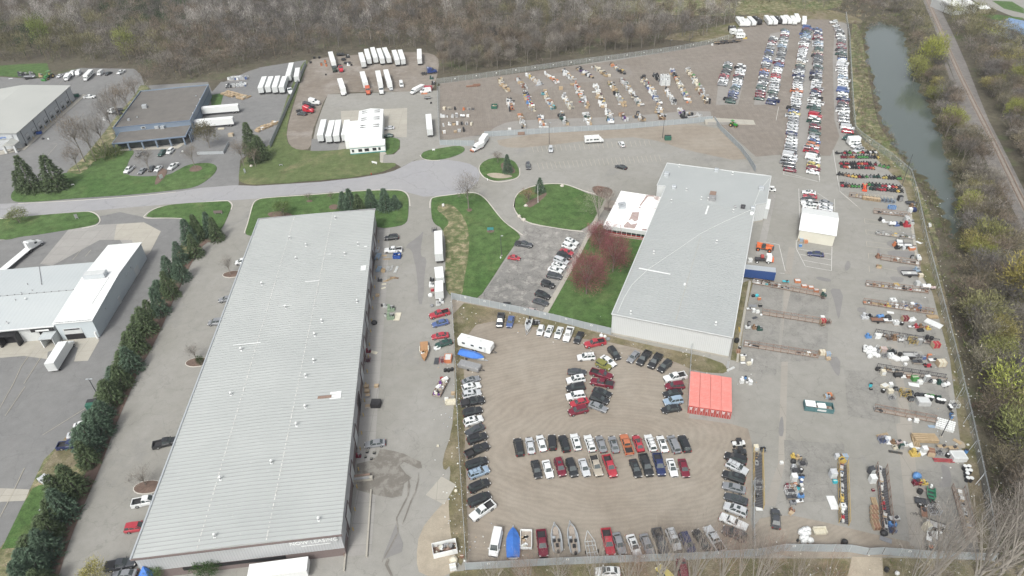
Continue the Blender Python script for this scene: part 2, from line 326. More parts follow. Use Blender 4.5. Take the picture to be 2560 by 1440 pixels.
sheet('kerb_line',pts('1284,515 1288,492 1284,520 1290,535 1304,550 1330,562 1420,577 1458,581 1458,578 1420,574 1331,559 1302,544 1290,530'),'kerb',34)
for q in('1255,425 1250,410 1265,405 1285,420 1290,432 1275,436 1262,434','1322,520 1312,513 1318,505 1350,490 1366,480 1368,488 1345,508 1330,518','1164,524 1175,520 1182,526 1172,532','1215,578 1225,574 1238,577 1232,583 1220,583','470,430 480,415 500,414 508,423 495,430','393,440 400,420 420,425 415,440 400,458 385,465','665,535 690,528 720,532 735,540 710,546 680,546','765,502 780,500 782,506 768,507','820,518 832,511 850,514 846,523 828,526','1475,465 1520,468 1535,480 1520,500 1490,490'):
 sheet('mulch_bed',pts(q),'mulch',38,2,.03)
sheet('lawn_court',pts('1515,572 1640,592 1600,640 1529,830 1528,835 1366,795 1365,790 1440,640 1500,560'),'grass',10,0,.05)
sheet('path',pts('1524,480 1535,480 1500,540 1450,640 1365,792 1352,788 1440,640 1490,540'),'concrete',24,0,.06)
sheet('parking_lot',pts('1302,592 1306,586 1310,562 1330,561 1458,581 1464,590 1440,640 1352,790 1195,752 1240,690'),'asphalt_old',8)
sheet('concrete_pad',pts('178,566 290,560 360,556 402,578 372,635 340,660 300,600 250,600 130,665 100,660'),'concrete_grey',11)
sheet('concrete_pad',pts('292,561 360,556 402,579 375,632 340,650 330,600 285,600'),'concrete',12)
sheet('concrete_pad',pts('-60,850 60,840 245,840 248,852 220,902 165,905 60,890 -60,900'),'concrete',11)
sheet('asphalt_patch',pts('120,880 175,862 195,870 185,905 160,912 115,916'),'asphalt_dark',13)
sheet('concrete_strip',pts('-60,1240 -60,1218 74,1224 65,1252 -60,1258'),'concrete',12)
sheet('verge',pts('335,900 300,960 270,1040 225,1060 195,1060 150,1110 110,1150 75,1224 30,1330 -20,1400 -60,1480 130,1480 170,1300 250,1150 275,1060 330,920 440,700 520,600 480,585 462,592 440,640 380,770'),'grass_dry',13,0,.04)
sheet('grass_verge',pts('105,1210 118,1218 130,1250 110,1330 60,1370 8,1372 0,1380 75,1226'),'grass',24,1)
sheet('dirt_verge',pts('215,1048 240,1040 260,1100 210,1160 110,1190 100,1180 150,1110 190,1062'),'verge',24,1)
sheet('mulch_edge',pts('556,590 548,600 510,608 480,655 455,710 430,760 400,830 375,880 350,920 330,970 300,1040 280,1090 255,1160 225,1230 195,1300 165,1380 145,1450 120,1450 160,1300 210,1200 260,1060 330,900 440,700 500,600'),'mulch',24,1)
sheet('dirt_lot',pts('1129,747 1250,770 1400,800 1528,838 1680,880 1745,935 1722,1045 1828,1060 1870,1072 1880,1110 1876,1300 1890,1372 1700,1386 1400,1395 1165,1412 1150,1250 1142,1100 1135,900'),'dirt_near',4)
sheet('verge_strip',pts('1131,752 1250,775 1400,805 1528,842 1650,868 1800,900 1830,935 1740,930 1690,905 1560,860 1400,840 1340,815 1200,800 1160,850 1160,1000 1165,1200 1172,1400 1158,1400 1142,1100 1136,900'),'verge',6,1)
sheet('verge_strip',pts('1140,950 1146,1100 1155,1250 1160,1400 1150,1420 1128,1360 1120,1240 1128,1160 1110,1180 1105,1150 1130,1080 1135,1000'),'verge',6,1)
sheet('dirt_shoulder',pts('1095,1270 1130,1240 1140,1300 1150,1400 1130,1440 1050,1440 1040,1400 1048,1330'),'gravel_tan',5,1)
sheet('dirt_gate',pts('1880,1300 1960,1285 2060,1305 2180,1335 2300,1360 2300,1392 1885,1396'),'dirt_near',5,1)
sheet('dirt_road',pts('2130,1392 2206,1394 2210,1520 2100,1520'),'gravel_tan',5)
sheet('rough_ground',pts('1125,1430 1400,1405 1700,1396 2130,1396 2110,1560 1100,1560'),'verge',3)
sheet('rough_ground',pts('2206,1394 2460,1400 2600,1420 2600,1560 2205,1560'),'verge',3)
sheet('dirt_lot',pts('1100,208 1200,196 1550,150 1790,108 1835,96 1850,62 1905,55 1960,44 2060,46 2106,58 2120,120 2118,300 2076,390 1960,386 1890,392 1868,372 1788,300 1700,306 1560,316 1280,328 1100,352'),'dirt_far',4)
sheet('dirt_patch',pts('1240,345 1600,312 1785,310 1840,360 1880,410 1700,372 1650,352 1560,340 1320,370 1250,368'),'dirt_near',3,1)
sheet('gravel_aisle',pts('1130,345 1300,330 1780,300 1775,272 1560,292 1300,300 1250,310 1200,345'),'asphalt_aisle',5,1)
for q in('1830,200 1860,160 1868,168 1845,262 1790,262 1795,215','1925,85 1976,74 1970,120 1940,262 1885,262 1890,215','2012,72 2054,74 2040,300 2030,392 1962,392 1975,300','2088,50 2118,60 2124,330 2100,345 2086,300 2082,150'):
 sheet('gravel_row',pts(q),'asphalt_aisle',6)
for q in('1260,205 1340,195 1345,232 1285,238','1290,195 1385,185 1400,215 1320,225','1345,188 1440,178 1470,205 1400,212','1400,182 1500,170 1520,200 1440,208','1465,170 1560,155 1590,192 1500,200'):
 sheet('gravel_row',pts(q),'gravel_far',6,1)
sheet('asphalt_patch',pts('1060,575 1048,590 1010,617 1030,625 1035,650 1040,670 1045,720 1045,760 1058,760 1062,680 1068,645 1050,640 1055,600'),'patch',6,1)
sheet('wet_stain',pts('950,1122 985,1128 1010,1135 1030,1145 1052,1155 1055,1170 1046,1172 1010,1155 1000,1165 1015,1185 1030,1195 1010,1210 1005,1240 980,1245 940,1238 892,1225 892,1160 915,1155 930,1150 944,1140'),'wet',14)
for q in('1022,1195 1026,1215 1022,1240 1007,1270 993,1296 997,1330 978,1368 956,1406 954,1405 975,1366 994,1330 990,1295 1004,1267 1019,1238 1019,1212','1046,1180 1048,1200 1040,1232 1030,1252 1016,1290 1007,1312 1005,1311 1013,1290 1026,1252 1037,1230 1044,1200','968,1395 962,1412 976,1440 983,1440 970,1412 974,1400'):
 sheet('wet_stain',pts(q),'wet',15)
sheet('concrete_patch',pts('1104,1191 1140,1212 1110,1262 1064,1238'),'concrete',8)
sheet('concrete_pad',pts('892,1225 940,1230 928,1385 870,1392 880,1300'),'concrete_grey',12)
sheet('concrete_pad',pts('945,575 905,960 892,1160 935,1160 948,960 968,700 975,572'),'concrete_grey',7)
sheet('asphalt_patch',pts('990,1310 1008,1360 1005,1380 960,1398 955,1400 970,1360'),'patch',7)
for q in('1976,708 1960,706 1945,1160 1910,1262 1938,1266 1962,1160','1972,618 1988,620 1978,688 1962,684','2240,892 2224,890 2262,1055 2240,1060 2275,1365 2305,1366 2270,1055'):
 sheet('concrete_strip',pts(q),'strip_slab',7)
sheet('concrete_strip',pts('2222,860 2242,858 2256,935 2280,1060 2288,1150 2298,1240 2312,1380 2286,1372 2272,1240 2262,1130 2250,1050 2240,960'),'strip_slab',8)
sheet('concrete_strip',pts('1925,486 1940,486 1908,640 1890,636'),'concrete_grey',6)
sheet('verge_strip',pts('1832,720 1872,700 1884,702 1862,790 1850,905 1826,900 1835,850'),'verge',6)
sheet('concrete_kerb',pts('1872,702 1878,704 1852,850 1846,908 1840,906 1847,845'),'concrete',8,0,.12)
sheet('concrete_kerb',pts('2272,535 2279,535 2300,690 2320,718 2312,722 2296,700'),'concrete',8,0,.12)
sheet('verge_strip',pts('2122,335 2150,340 2285,455 2340,640 2405,900 2480,1390 2450,1395 2440,1330 2400,1100 2375,900 2330,730 2305,690 2280,540 2262,470 2215,420'),'verge',6)
for q in('2216,603 2250,598 2255,625 2218,615','2218,625 2290,630 2285,645 2220,640','2242,665 2290,668 2285,692 2255,690 2243,680','2222,690 2262,694 2255,708 2230,702','2120,648 2129,665 2115,680 2110,668','2072,720 2110,725 2100,790 2095,800 2085,750','2067,893 2101,892 2100,945 2085,930','2350,1158 2375,1170 2380,1215 2355,1220 2345,1215 2358,1195','1945,1090 1960,1092 1958,1040 1950,1045','2194,620 2200,622 2199,638 2193,636','2143,768 2166,770 2165,782 2143,780','2040,690 2078,698 2076,706 2042,700'):
 sheet('asphalt_patch',pts(q),'patch',8,1)
sheet('bare_patch',pts('2395,1098 2412,1108 2414,1122 2395,1120'),'gravel_tan',9,1)
sheet('worn_ground',pts('1620,95 1830,60 1850,45 1900,30 2060,20 2150,45 2160,60 2110,58 2060,46 1905,55 1850,62 1835,96 1790,108'),'verge',5,1)
sheet('field',pts('1480,10 1620,0 1900,-12 2110,-10 2100,25 1900,35 1760,42 1560,30'),'grass_dry',3,1)
for q in('1884,704 1958,722 1940,940 1846,928 1862,790','1978,724 2072,745 2068,900 1950,905 1960,800','2245,740 2320,745 2345,860 2260,870','2250,880 2355,890 2385,1050 2268,1060','2285,1170 2395,1190 2420,1380 2315,1380','2110,925 2235,930 2245,1060 2120,1040','1960,1100 2110,1110 2120,1250 1965,1260'):
 sheet('worn_slab',pts(q),'asphalt_worn',6)
sheet('pond_bank',pts('2150,50 2185,38 2260,62 2295,100 2310,180 2350,230 2400,290 2430,370 2450,450 2450,560 2420,640 2360,600 2345,520 2300,460 2270,430 2215,300 2180,200 2155,110'),'water_bank',4,2)
sheet('pond',pts('2162,78 2172,58 2200,52 2235,62 2255,72 2262,110 2272,125 2276,160 2290,200 2300,228 2318,250 2330,285 2345,330 2365,375 2378,440 2385,480 2400,540 2395,600 2380,598 2370,560 2350,500 2320,455 2280,420 2250,385 2220,330 2195,270 2190,220 2170,160 2165,110'),'water',6,3)
_po=bpy.data.objects['pond'].data
for _i,_v in enumerate(_po.vertices):_v.co.x+=1.1*math.sin(_i*1.7)+.8*math.sin(_i*.61);_v.co.y+=.9*math.cos(_i*1.3)
sheet('grass_bank',pts('2125,60 2148,60 2165,150 2190,300 2215,340 2290,450 2350,600 2345,640 2285,455 2150,340 2130,300'),'grass_dry',5,1)
sheet('rail_bed',pts('2305,-10 2335,-10 2400,120 2470,300 2540,450 2600,560 2570,600 2520,500 2460,400 2400,240 2345,80'),'ballast',5,1)
sheet('track_road',pts('2345,100 2385,200 2430,300 2455,400 2440,410 2410,300 2370,190'),'ballast',5,1)
sheet('lot_far',pts('2420,-8 2700,-14 2700,60 2540,45 2480,20 2450,12'),'asphalt_yard',5)
sheet('grass_far',pts('2440,30 2560,45 2540,62 2470,45',),'grass',6);sheet('grass_far',pts('2480,2 2530,4 2560,22 2560,34 2510,22'),'grass',6)
stripes('parking_lines',[(PX('t20',190+i*32.5,1218-1.6*i)[0],PX('t20',190,1222-2.2*i)[1],PX('t20',207+i*32.5,0)[0],PX('t20',0,1272-2.2*i)[1])for i in range(29)],.13,'line_faint',12)
stripes('parking_lines',[(PX('t20',150+i*35,0)[0],PX('t20',0,1100-2.0*i)[1],PX('t20',163+i*35,0)[0],PX('t20',0,1142-2.0*i)[1])for i in range(26)],.13,'line_faint',12)
stripes('lot_lines',[(980,175,992,580),(1235,235,1395,340),(1475,320,1478,485),(945,1005,1070,1250),(945,890,945,1005),(1070,1250,1432,1314),(1432,1314,1440,985),(960,1010,1438,1086),(1000,1088,1430,1162),(1040,1168,1432,1238),(405,903,705,950),(705,950,800,1350),(715,1345,800,1352),(760,-60,1268,84),(1268,84,1258,-20),(1510,0,1548,212),(1548,212,1790,420)],.14,'line_white',12,'Q')
stripes('lot_lines',[(1450,1440,1150,1340),(1720,1130,1745,1340),(120,1160,118,1310),(118,1310,388,1365),(388,1365,375,1100),(487,1125,540,1440),(60,905,80,800)],.14,'line_white',12,'t30')
stripes('lot_lines',[(722,200,728,235),(722,200,850,222),(728,235,900,250),(732,283,737,315),(732,283,810,295),(737,315,810,328),(738,370,742,408),(738,370,890,390),(742,408,935,428),(752,460,756,500),(752,460,815,468),(758,555,760,600),(540,0,700,135),(810,560,1010,600)],.12,'line_faint',12,'t31')
stripes('yard_lines',[(0,180,100,0),(40,240,190,20),(320,385,640,185),(0,1000,95,820),(95,820,185,630)],.14,'line_faint',26,'t02')
stripes('yard_lines',[(160,1310,265,1160),(180,1440,340,1190),(100,1440,160,1310),(545,512,605,440),(640,485,685,435)],.14,'line_faint',26,'t01')
stripes('parking_lines',[(310,372-0,325,352)],.1,'line_white',26)
stripes('parking_lines',[(990,1305,1020,1262),(1085,1308,1120,1255),(1215,1280,1240,1245),(1290,1175,1320,1132),(1345,1170,1365,1145),(440,635,480,590),(500,620,540,575),(600,605,640,560),(700,598,735,550),(845,580,880,540),(930,570,960,530),(1090,640,1110,600),(980,770,1020,760),(985,745,1025,735),(390,1080,430,1078),(360,1165,430,1085)],.12,'line_faint',26,'t00')
mb=MB()
for i in range(22):
 p=GP('t20',110+i*46,1270-i*3.4)if i<12 else GP('t20',700+(i-12)*44,1215-(i-12)*2)
 mb.box((p.x,p.y,.07),(1.8,.2,.14),'concrete')
def rail_pts(off):
 P_=[G(x,y)for x,y in((2292,-30),(2318,0),(2345,62),(2372,128),(2400,190),(2437,265),(2470,330),(2510,412),(2540,475),(2575,545),(2610,610))]
 out=[]
 for i,p in enumerate(P_):
  d=(P_[min(i+1,len(P_)-1)]-P_[max(i-1,0)]).normalized();n=Vector((-d.y,d.x,0));out.append(p+n*off)
 return out
tr=empty('railway_track',tuple(G(2437,265)),0,'single railway track with two rusty rails running through the trees on a grey stone bed','railway track')
off=Vector(tr.location)
mb=MB()
for sgn in(-.75,.75):
 P_=rail_pts(sgn)
 for a,b_ in zip(P_,P_[1:]):mb.bar(a-off+Vector((0,0,.33)),b_-off+Vector((0,0,.33)),.16,.16,'rust')
 mb.build('rail',tr);mb=MB()
A=rail_pts(0);k=0;nt_=0
for a,b_ in zip(A,A[1:]):
 L=(b_-a).length;d=(b_-a).normalized();rz=math.atan2(d.y,d.x);q=0
 while q<L:
  p=a+d*q-off;mb.box((p.x,p.y,.16),(.28,2.6,.2),'wood_grey',rz);q+=.75
o=mb.build('sleepers',tr);o['kind']='stuff'
bed=MB();Lf,Rt=rail_pts(2.6),rail_pts(-2.6);L2,R2=rail_pts(1.7),rail_pts(-1.7)
bed.loft([[(l.x,l.y,0),(l2 .x,l2 .y,.2),(r2 .x,r2 .y,.2),(r.x,r.y,0)]for l,l2,r2,r in zip(Lf,L2,R2,Rt)],'ballast');tag(bed.build('rail_bank'),kind='structure')
for sg_ in(-.78,.78):  # dark strip along each rail: oil staining plus rail shadow painted into the colour
 oil_shade=MB();a_,b_=rail_pts(sg_-.3),rail_pts(sg_+.3)
 oil_shade.loft([[(p.x,p.y,.19),(p.x,p.y,.23),(q.x,q.y,.23),(q.x,q.y,.19)]for p,q in zip(a_,b_)],'oily_shaded_stone');tag(oil_shade.build('rail_bank'),kind='structure')
ORD='first second third fourth fifth sixth seventh eighth ninth tenth eleventh twelfth thirteenth fourteenth fifteenth sixteenth seventeenth eighteenth nineteenth twentieth'.split()
for _t in('twenty','thirty','forty','fifty','sixty','seventy'):
 for _o in ORD[:9]:ORD.append(_t+'-'+_o)
 ORD.append({'twenty':'thirtieth','thirty':'fortieth','forty':'fiftieth','fifty':'sixtieth','sixty':'seventieth','seventy':'eightieth'}[_t])
def rect_from(a,b_,c,z):
 """three roof corners in pixels (two along the first edge) -> origin, unit x, unit y, lengths"""
 A_,B_,C_=G(*a,z),G(*b_,z),G(*c,z);ex=(B_-A_);lx=ex.length;ex.normalize();ey=Vector((-ex.y,ex.x,0));ly=(C_-A_).dot(ey)
 return A_,ex,ey,lx,ly
def wcorr(name,c,c2,ang,period=.35,depth=.5,**k):return ribbed(name,c,c2,period,ang,depth,**k)
def frame_xy(o,ex,ey):return lambda x,y,z=0:(o.x+ex.x*x+ey.x*y,o.y+ex.y*x+ey.y*y,z)
z=7.2
O_,ex,ey,lx,ly=rect_from((852.7,1336),(937.4,524.4),(328.9,1396),z)
ANG1=math.atan2(ex.y,ex.x)
ribbed('roof_big',(.395,.415,.408),(.345,.365,.36),1.05,0,.12,stain=(.47,.48,.475))
ribbed('wall_big',(.36,.375,.39),(.40,.41,.42),.55,0,.6,axis='Y');ribbed('wall_big_side',(.36,.375,.39),(.42,.43,.44),.55,0,.6)
big=empty('warehouse',(O_.x,O_.y,0),ANG1,'very long grey metal warehouse with ribbed light roof and leasing sign on its end','warehouse')
def B3():return MB()
mb=MB();mb.box((lx/2,ly/2,z/2+1.2),(lx-.5,ly-.5,z-2.4),'wall_big');mb.build('wall',big)
mb=MB();mb.box((lx/2,ly/2,1.2),(lx-.44,ly-.44,2.4),'brick_dark');mb.build('wall_base',big)
mb=MB();mb.add([(0,0,z),(lx,0,z),(lx,ly/2,z+.55),(0,ly/2,z+.55),(lx,ly,z),(0,ly,z)],[(0,1,2,3),(3,2,4,5)],'roof_big')
mb.add([(0,0,z-.25),(0,0,z),(0,ly/2,z+.55),(0,ly,z),(0,ly,z-.25),(lx,0,z-.25),(lx,0,z),(lx,ly/2,z+.55),(lx,ly,z),(lx,ly,z-.25)],[(0,1,2,3,4),(9,8,7,6,5),(0,5,6,1),(4,3,8,9),(0,4,9,5)],'roof_big')
rf=mb.build('roof',big)
mb=MB()
x=1.0
while x<lx-.5:
 mb.add([(x-.05,0,z+.01),(x+.05,0,z+.01),(x+.06,0,z+.09),(x-.06,0,z+.09),(x-.06,ly/2,z+.56),(x+.06,ly/2,z+.56),(x+.06,ly/2,z+.64),(x-.06,ly/2,z+.64),(x-.06,ly,z+.01),(x+.06,ly,z+.01),(x+.06,ly,z+.09),(x-.06,ly,z+.09)],[(0,1,2,3),(3,2,6,7),(1,5,6,2),(0,3,7,4),(7,6,10,11),(5,9,10,6),(4,7,11,8),(8,11,10,9)],'roof_rib')
 x+=.98
o=mb.build('seam_rib',rf);o['kind']='stuff'
mb=MB()
for fy in(.36,.69):
 x=.6
 while x<lx:
  zz=z+.1+1.1*min(fy,1-fy);mb.box((x,ly*fy,zz),(R_.uniform(.3,.9),.2,.02),'line_white');x+=R_.uniform(.7,1.5)
mb.build('lap_seam',rf)['kind']='stuff'
for x0,y0,sx,sy in((38,3.4,2.4,2.6),(91,.9,2.5,1.5),(103,1.2,.5,1),(60,26,.3,7),(86,14,.25,5),(100,12,.2,6),(75,20,.22,4)):
 mb=MB();mb.box((x0,y0+sy/2,z+.1+1.1*min(y0/ly,1-y0/ly)),(sx,sy,.03),'white_paint');mb.build('roof_patch',rf)
mb=MB();mb.box((37.6,7.2,z+.33),(.9,3.2,.02),'rust');mb.build('roof_patch',rf)
mb=MB();mb.box((lx/2,ly+.1,z-.05),(lx+.2,.35,.5),'galv');mb.build('gutter',big)
mb=MB();mb.box((-.12,ly/2,z-.12),(.28,ly+.3,.34),'brick_dark');mb.build('trim',big);mb=MB();mb.box((lx+.15,ly/2,z+.1),(.5,ly+.4,.5),'steel');mb.build('trim',big)
def roof_vent(parent,x,y,z0,h=.9,hood=True):
 mb=MB();mb.box((x,y,z0+.06),(.5,.5,.12),'white_paint');mb.tube((x,y,z0),(x,y,z0+h),.12,.12,'steel',8)
 if hood:mb.tube((x,y,z0+h),(x,y,z0+h+.25),.28,.2,'white_paint',8)
 return mb.build('roof_vent',parent)
for px,py in((839,548),(725,598),(766,617),(741,650),(895,612),(862,637),(655,712),(715,772),(893,755),(805,806),(787,840),(785,905),(765,943),(603,876),(764,1020),(742,1065),(578,988),(680,1160),(552,1200),(538,1344),(797,1300)):
 p=G(px,py,z+.3);d=Vector((p.x,p.y,0))-Vector((O_.x,O_.y,0));xx,yy=d.dot(ex),d.dot(ey)
 if 1<xx<lx-1 and 1<yy<ly-1:roof_vent(big,xx,yy,z+1.1*min(yy/ly,1-yy/ly))
for i in range(11):
 x=8+i*10.6;op=i in(5,6,9)
 mb=MB();mb.box((x,.2,2.0),(3.6,.1,4.0),'opening' if i in(3,9)else 'door_light');dr=mb.build('dock_door',big)
 mb=MB();mb.box((x-1.95,.14,2.05),(.2,.16,4.1),'brick_dark');mb.box((x+1.95,.14,2.05),(.2,.16,4.1),'brick_dark');mb.box((x,.14,4.2),(4.1,.16,.25),'brick_dark');mb.build('door_frame',dr)
 for sx in(-2.4,2.4):
  mb=MB();mb.tube((x+sx,-.7,0),(x+sx,-.7,1.1),.12,.12,'bollard',8);p=Vector((O_.x,O_.y,0))+ex*(x+sx)+ey*(-.7)
  bo=MB();bo.tube((0,0,0),(0,0,1.1),.12,.12,'bollard',8);q=bo.build('bollard',loc=(p.x,p.y,0))
  tag(q,'yellow bollard %s the long warehouse dock door %s from the leasing sign'%('near' if sx<0 else 'far',ORD[i]),'bollard','yellow bollards beside the long warehouse dock doors')
for i in range(9):mb=MB();mb.box((4+i*13,.2,z-3.6),(.12,.12,6.4),'galv');mb.build('downspout',big)
mb=MB();mb.box((.15,ly*.55,1.9),(.14,ly*.5,.9),'opening');mb.build('window',big)
mb=MB();mb.box((-.02,5.4,z-1.25),(.1,8.6,1.6),'wall_big');sg=mb.build('sign',big)
def text(s,size,m,parent,mtx,name='lettering',ext=.03):
 cu=bpy.data.curves.new(name,'FONT');cu.body=s;cu.size=size;cu.extrude=ext;cu.align_x='CENTER';cu.align_y='CENTER'
 o=bpy.data.objects.new(name,cu);COL.objects.link(o);dg=bpy.context.evaluated_depsgraph_get();me=bpy.data.meshes.new_from_object(o.evaluated_get(dg));bpy.data.objects.remove(o)
 me.materials.clear();me.materials.append(MAT[m]);o=bpy.data.objects.new(name,me);COL.objects.link(o);o.parent=parent;o.matrix_local=mtx;return o
TM=lambda x,y,z_,xa,up=Vector((0,0,1)):Matrix.Translation((x,y,z_))@Matrix((xa,up,xa.cross(up))).transposed().to_4x4()
text('NOW LEASING',1.35,'white_paint',sg,TM(-.1,5.4,z-1.15,Vector((0,-1,0))),ext=.02)
mb=MB();mb.box((-.1,5.2,z-2.2),(.05,5.6,.14),'white_paint');mb.build('sign_line',sg)
mb=MB();y=ly-1.2;mb.add([(0,y-1.4,2.5),(0,y+1.4,2.5),(-2.3,y+1.4,2.5),(-2.3,y-1.4,2.5),(0,y,4.6)],[(0,1,2,3),(0,3,4),(3,2,4),(2,1,4),(1,0,4)],'cloth_blue');mb.build('awning',big)
dk=empty('loading_dock',tuple(G(905,1215)),ANG1,'concrete loading dock pit with rusty rails and dock leveller beside the long warehouse','loading dock')
mb=MB();mb.box((-9.5,2.1,.25),(21,.35,.5),'concrete');mb.box((-9.5,-2.1,.25),(16,.35,.5),'concrete');mb.build('pit_wall',dk)
mb=MB();mb.box((1.5,0,.45),(.7,4.6,.9),'concrete');mb.build('platform',dk)
mb=MB();mb.box((1.3,0,1.0),(.5,3.2,.2),'steel');mb.box((2.2,0,.95),(.5,3.4,.08),'rust');mb.build('leveller',dk)
mb=MB();mb.box((-12,2.3,.9),(10,.08,.08),'rust');mb.box((-12,2.3,.45),(10,.08,.08),'rust');[mb.box((-17+i*2,2.3,.45),(.08,.08,.95),'rust')for i in range(6)];mb.build('railing',dk)
z=7.0
poly=[G(*p,z)for p in((1529.1,785.9),(1831.7,845),(1889,512),(1916.5,507.5),(1927.9,440.5),(1667.9,408),(1642.5,463.5),(1664.6,466.3))]
ex2=(poly[7]-poly[0]).normalized();ANG2=math.atan2(ex2 .y,ex2 .x)
ribbed('roof_mid',(.345,.365,.363),(.31,.33,.33),.95,-ANG2,.12,stain=(.40,.42,.42))
ribbed('wall_mid',(.46,.48,.485),(.50,.52,.52),.5,-ANG2,.5,axis='Y')
c0=poly[0].copy();c0 .z=0
mid=empty('auction_building',tuple(c0),0,'grey metal building with a wide ribbed roof crossed by a thin white line','building')
loc=[(p.x-c0 .x,p.y-c0 .y)for p in poly]
def inset(lp,d):
 cx=sum(p[0]for p in lp)/len(lp);cy=sum(p[1]for p in lp)/len(lp)
 return[(p[0]+(cx-p[0])*d,p[1]+(cy-p[1])*d)for p in lp]
mb=MB();mb.prism(inset(loc,.006),.5,z-.2,'wall_mid');mb.build('wall',mid)
mb=MB();mb.prism(inset(loc,.004),0,.5,'concrete');mb.build('wall_base',mid)
mb=MB();mb.prism(loc,z-.2,z,'roof_mid');rf=mb.build('roof',mid)
ey2=Vector((-ex2 .y,ex2 .x,0));W2=(poly[1]-poly[0]).dot(-ey2);
def LM(s,t):v=ex2*s-ey2*t;return v
mb=MB();s=.8
while s<68:
 a,b_=LM(s,.1),LM(s,W2-.2);mb.bar((a.x,a.y,z+.035),(b_.x,b_.y,z+.035),.09,.08,'roof_rib');s+=.95
mb.build('seam_rib',rf)['kind']='stuff'
mb=MB()
def onroof(px,py):p=G(px,py,z);return Vector((p.x-c0 .x,p.y-c0 .y,z+.09))
for a,b_ in zip(((1529.1,786),(1667.9,408),(1831.7,845)),((1831.7,845),(1927.9,440.5),(1889,512))):
 p,q=onroof(*a),onroof(*b_);mb.bar(p,q,.26,.2,'door_light')
for a,b_ in(((1529.1,786),(1664.6,466.3)),((1664.6,466.3),(1642.5,463.5)),((1642.5,463.5),(1667.9,408)),((1889,512),(1916.5,507.5)),((1916.5,507.5),(1927.9,440.5))):mb.bar(onroof(*a),onroof(*b_),.24,.18,'door_light')
mb.build('trim',rf)
mb=MB()
for ln in([(1544,782),(1560,745),(1580,712),(1620,674),(1700,620),(1750,585),(1810,555),(1880,524)],[(1881,522),(1900,475),(1925,445)]):
 for a,b_ in zip(ln,ln[1:]):mb.bar(onroof(*a),onroof(*b_),.1,.06,'rope')
mb.build('cable',rf)
mb=MB()
for a,b_ in(((1597,671),(1676,686)),((1771,515),(1764,536)),((1712,708),(1711,714))):mb.bar(onroof(*a),onroof(*b_),.5,.03,'white_paint')
for i in range(60):
 f_=i/60;a=(1690+(1752-1690)*f_,800+(590-800)*f_);p=onroof(*a);mb.box((p.x,p.y,z+.08),(.12,.5,.02),'line_faint',ANG2+math.pi/2)
mb.build('lap_seam',rf)['kind']='stuff'
def vent_at(px,py,h=.8,hood=True):p=onroof(px,py);return roof_vent(rf,p.x,p.y,z,h,hood)
for px,py in((1577,784),(1634,634),(1791,607),(1789,812),(1678,505),(1716,477),(1833,530),(1698,417),(1831,436),(1770,500),(1753,498)):vent_at(px,py)
for px,py,s_,m_ in((1667,438,1.5,'galv'),(1685,470,1.3,'galv'),(1791,428,1.3,'galv'),(1903,474,1.5,'galv'),(1882,523,1.2,'galv'),(1879,536,1.0,'white_paint'),(1780,500,2.0,'steel'),(1857,520,1.3,'dark_metal'),(1838,518,.7,'steel')):
 p=onroof(px,py);mb=MB();mb.box((p.x,p.y,z+s_*.35),(s_,s_,s_*.7),m_,ANG2);mb.box((p.x,p.y,z+s_*.75),(s_*1.15,s_*1.15,.12),m_,ANG2,(.8,.8));mb.build('roof_unit',rf)
p=onroof(1781,493);mb=MB();mb.box((p.x,p.y,z+1.4),(2.6,2.0,.5),'rust',ANG2);mb.build('exhaust_hood',rf)
hut=empty('stair_hut',tuple(G(1898,548)),ANG2,'small white flat roofed hut with a grey door against the grey metal building','hut')
mb=MB();mb.box((4.3,-.2,1.9),(7.0,4.4,3.8),'wall_mid');mb.build('wall',hut);mb=MB();mb.box((4.3,-.2,3.9),(7.2,4.6,.2),'white_paint');mb.build('roof',hut);mb=MB();mb.box((.77,.6,1.2),(.08,1.4,2.4),'trim');mb.build('door',hut)
z=4.1
pa=[G(*q,z)for q in((1508,563),(1618,579),(1665,466),(1641,489.5),(1552.4,476.6))]
pa[2]=pa[1]+(pa[4]-pa[0])*.97
pa=[pa[0],pa[1]+(pa[1]-pa[0]).normalized()*1.5,pa[2]+(pa[1]-pa[0]).normalized()*1.5,pa[4]]
c1=pa[0].copy();c1 .z=0;off_=empty('office_annex',tuple(c1),0,'low office wing with a stained white membrane roof and a dark window band','office')
lp=[(p.x-c1 .x,p.y-c1 .y)for p in pa]
mat('roof_stain',(.26,.19,.175),.8,c2=(.40,.33,.31),scale=.8);_m=_new('membrane');m,t,b=_m;v=objco(t);b.inputs['Roughness'].default_value=.6
st_=ramp(t,noise(t,objco(t,scale=(.16,.07,1)),1.,7,.72,1.5),.56,.66)
t.links.new(mixc(t,st_,(.8,.8,.79),(.36,.29,.27)),b.inputs['Base Color'])
mb=MB();mb.prism(inset(lp,.06),0,1.1,'concrete');mb.build('wall',off_)
mb=MB();mb.prism(inset(lp,.075),1.1,2.7,'glass_car');wd=mb.build('window',off_)
mb=MB();mb.prism(inset(lp,.055),1.1,1.3,'lamp_red');mb.prism(inset(lp,.055),.45,.6,'lamp_red');mb.build('red_band',off_)
mb=MB();[mb.box((lp[0][0]+(lp[1][0]-lp[0][0])*f_,lp[0][1]+(lp[1][1]-lp[0][1])*f_+.75,1.9),(.12,.12,1.6),'white_paint')for f_ in(.1,.2,.3,.4,.5,.6,.7,.8,.9)];mb.build('mullion',wd)
mb=MB();mb.prism(lp,2.7,z-.05,'door_light');mb.build('fascia',off_)
mb=MB();mb.prism(inset(lp,.01),z-.05,z+.02,'membrane');rf=mb.build('roof',off_)
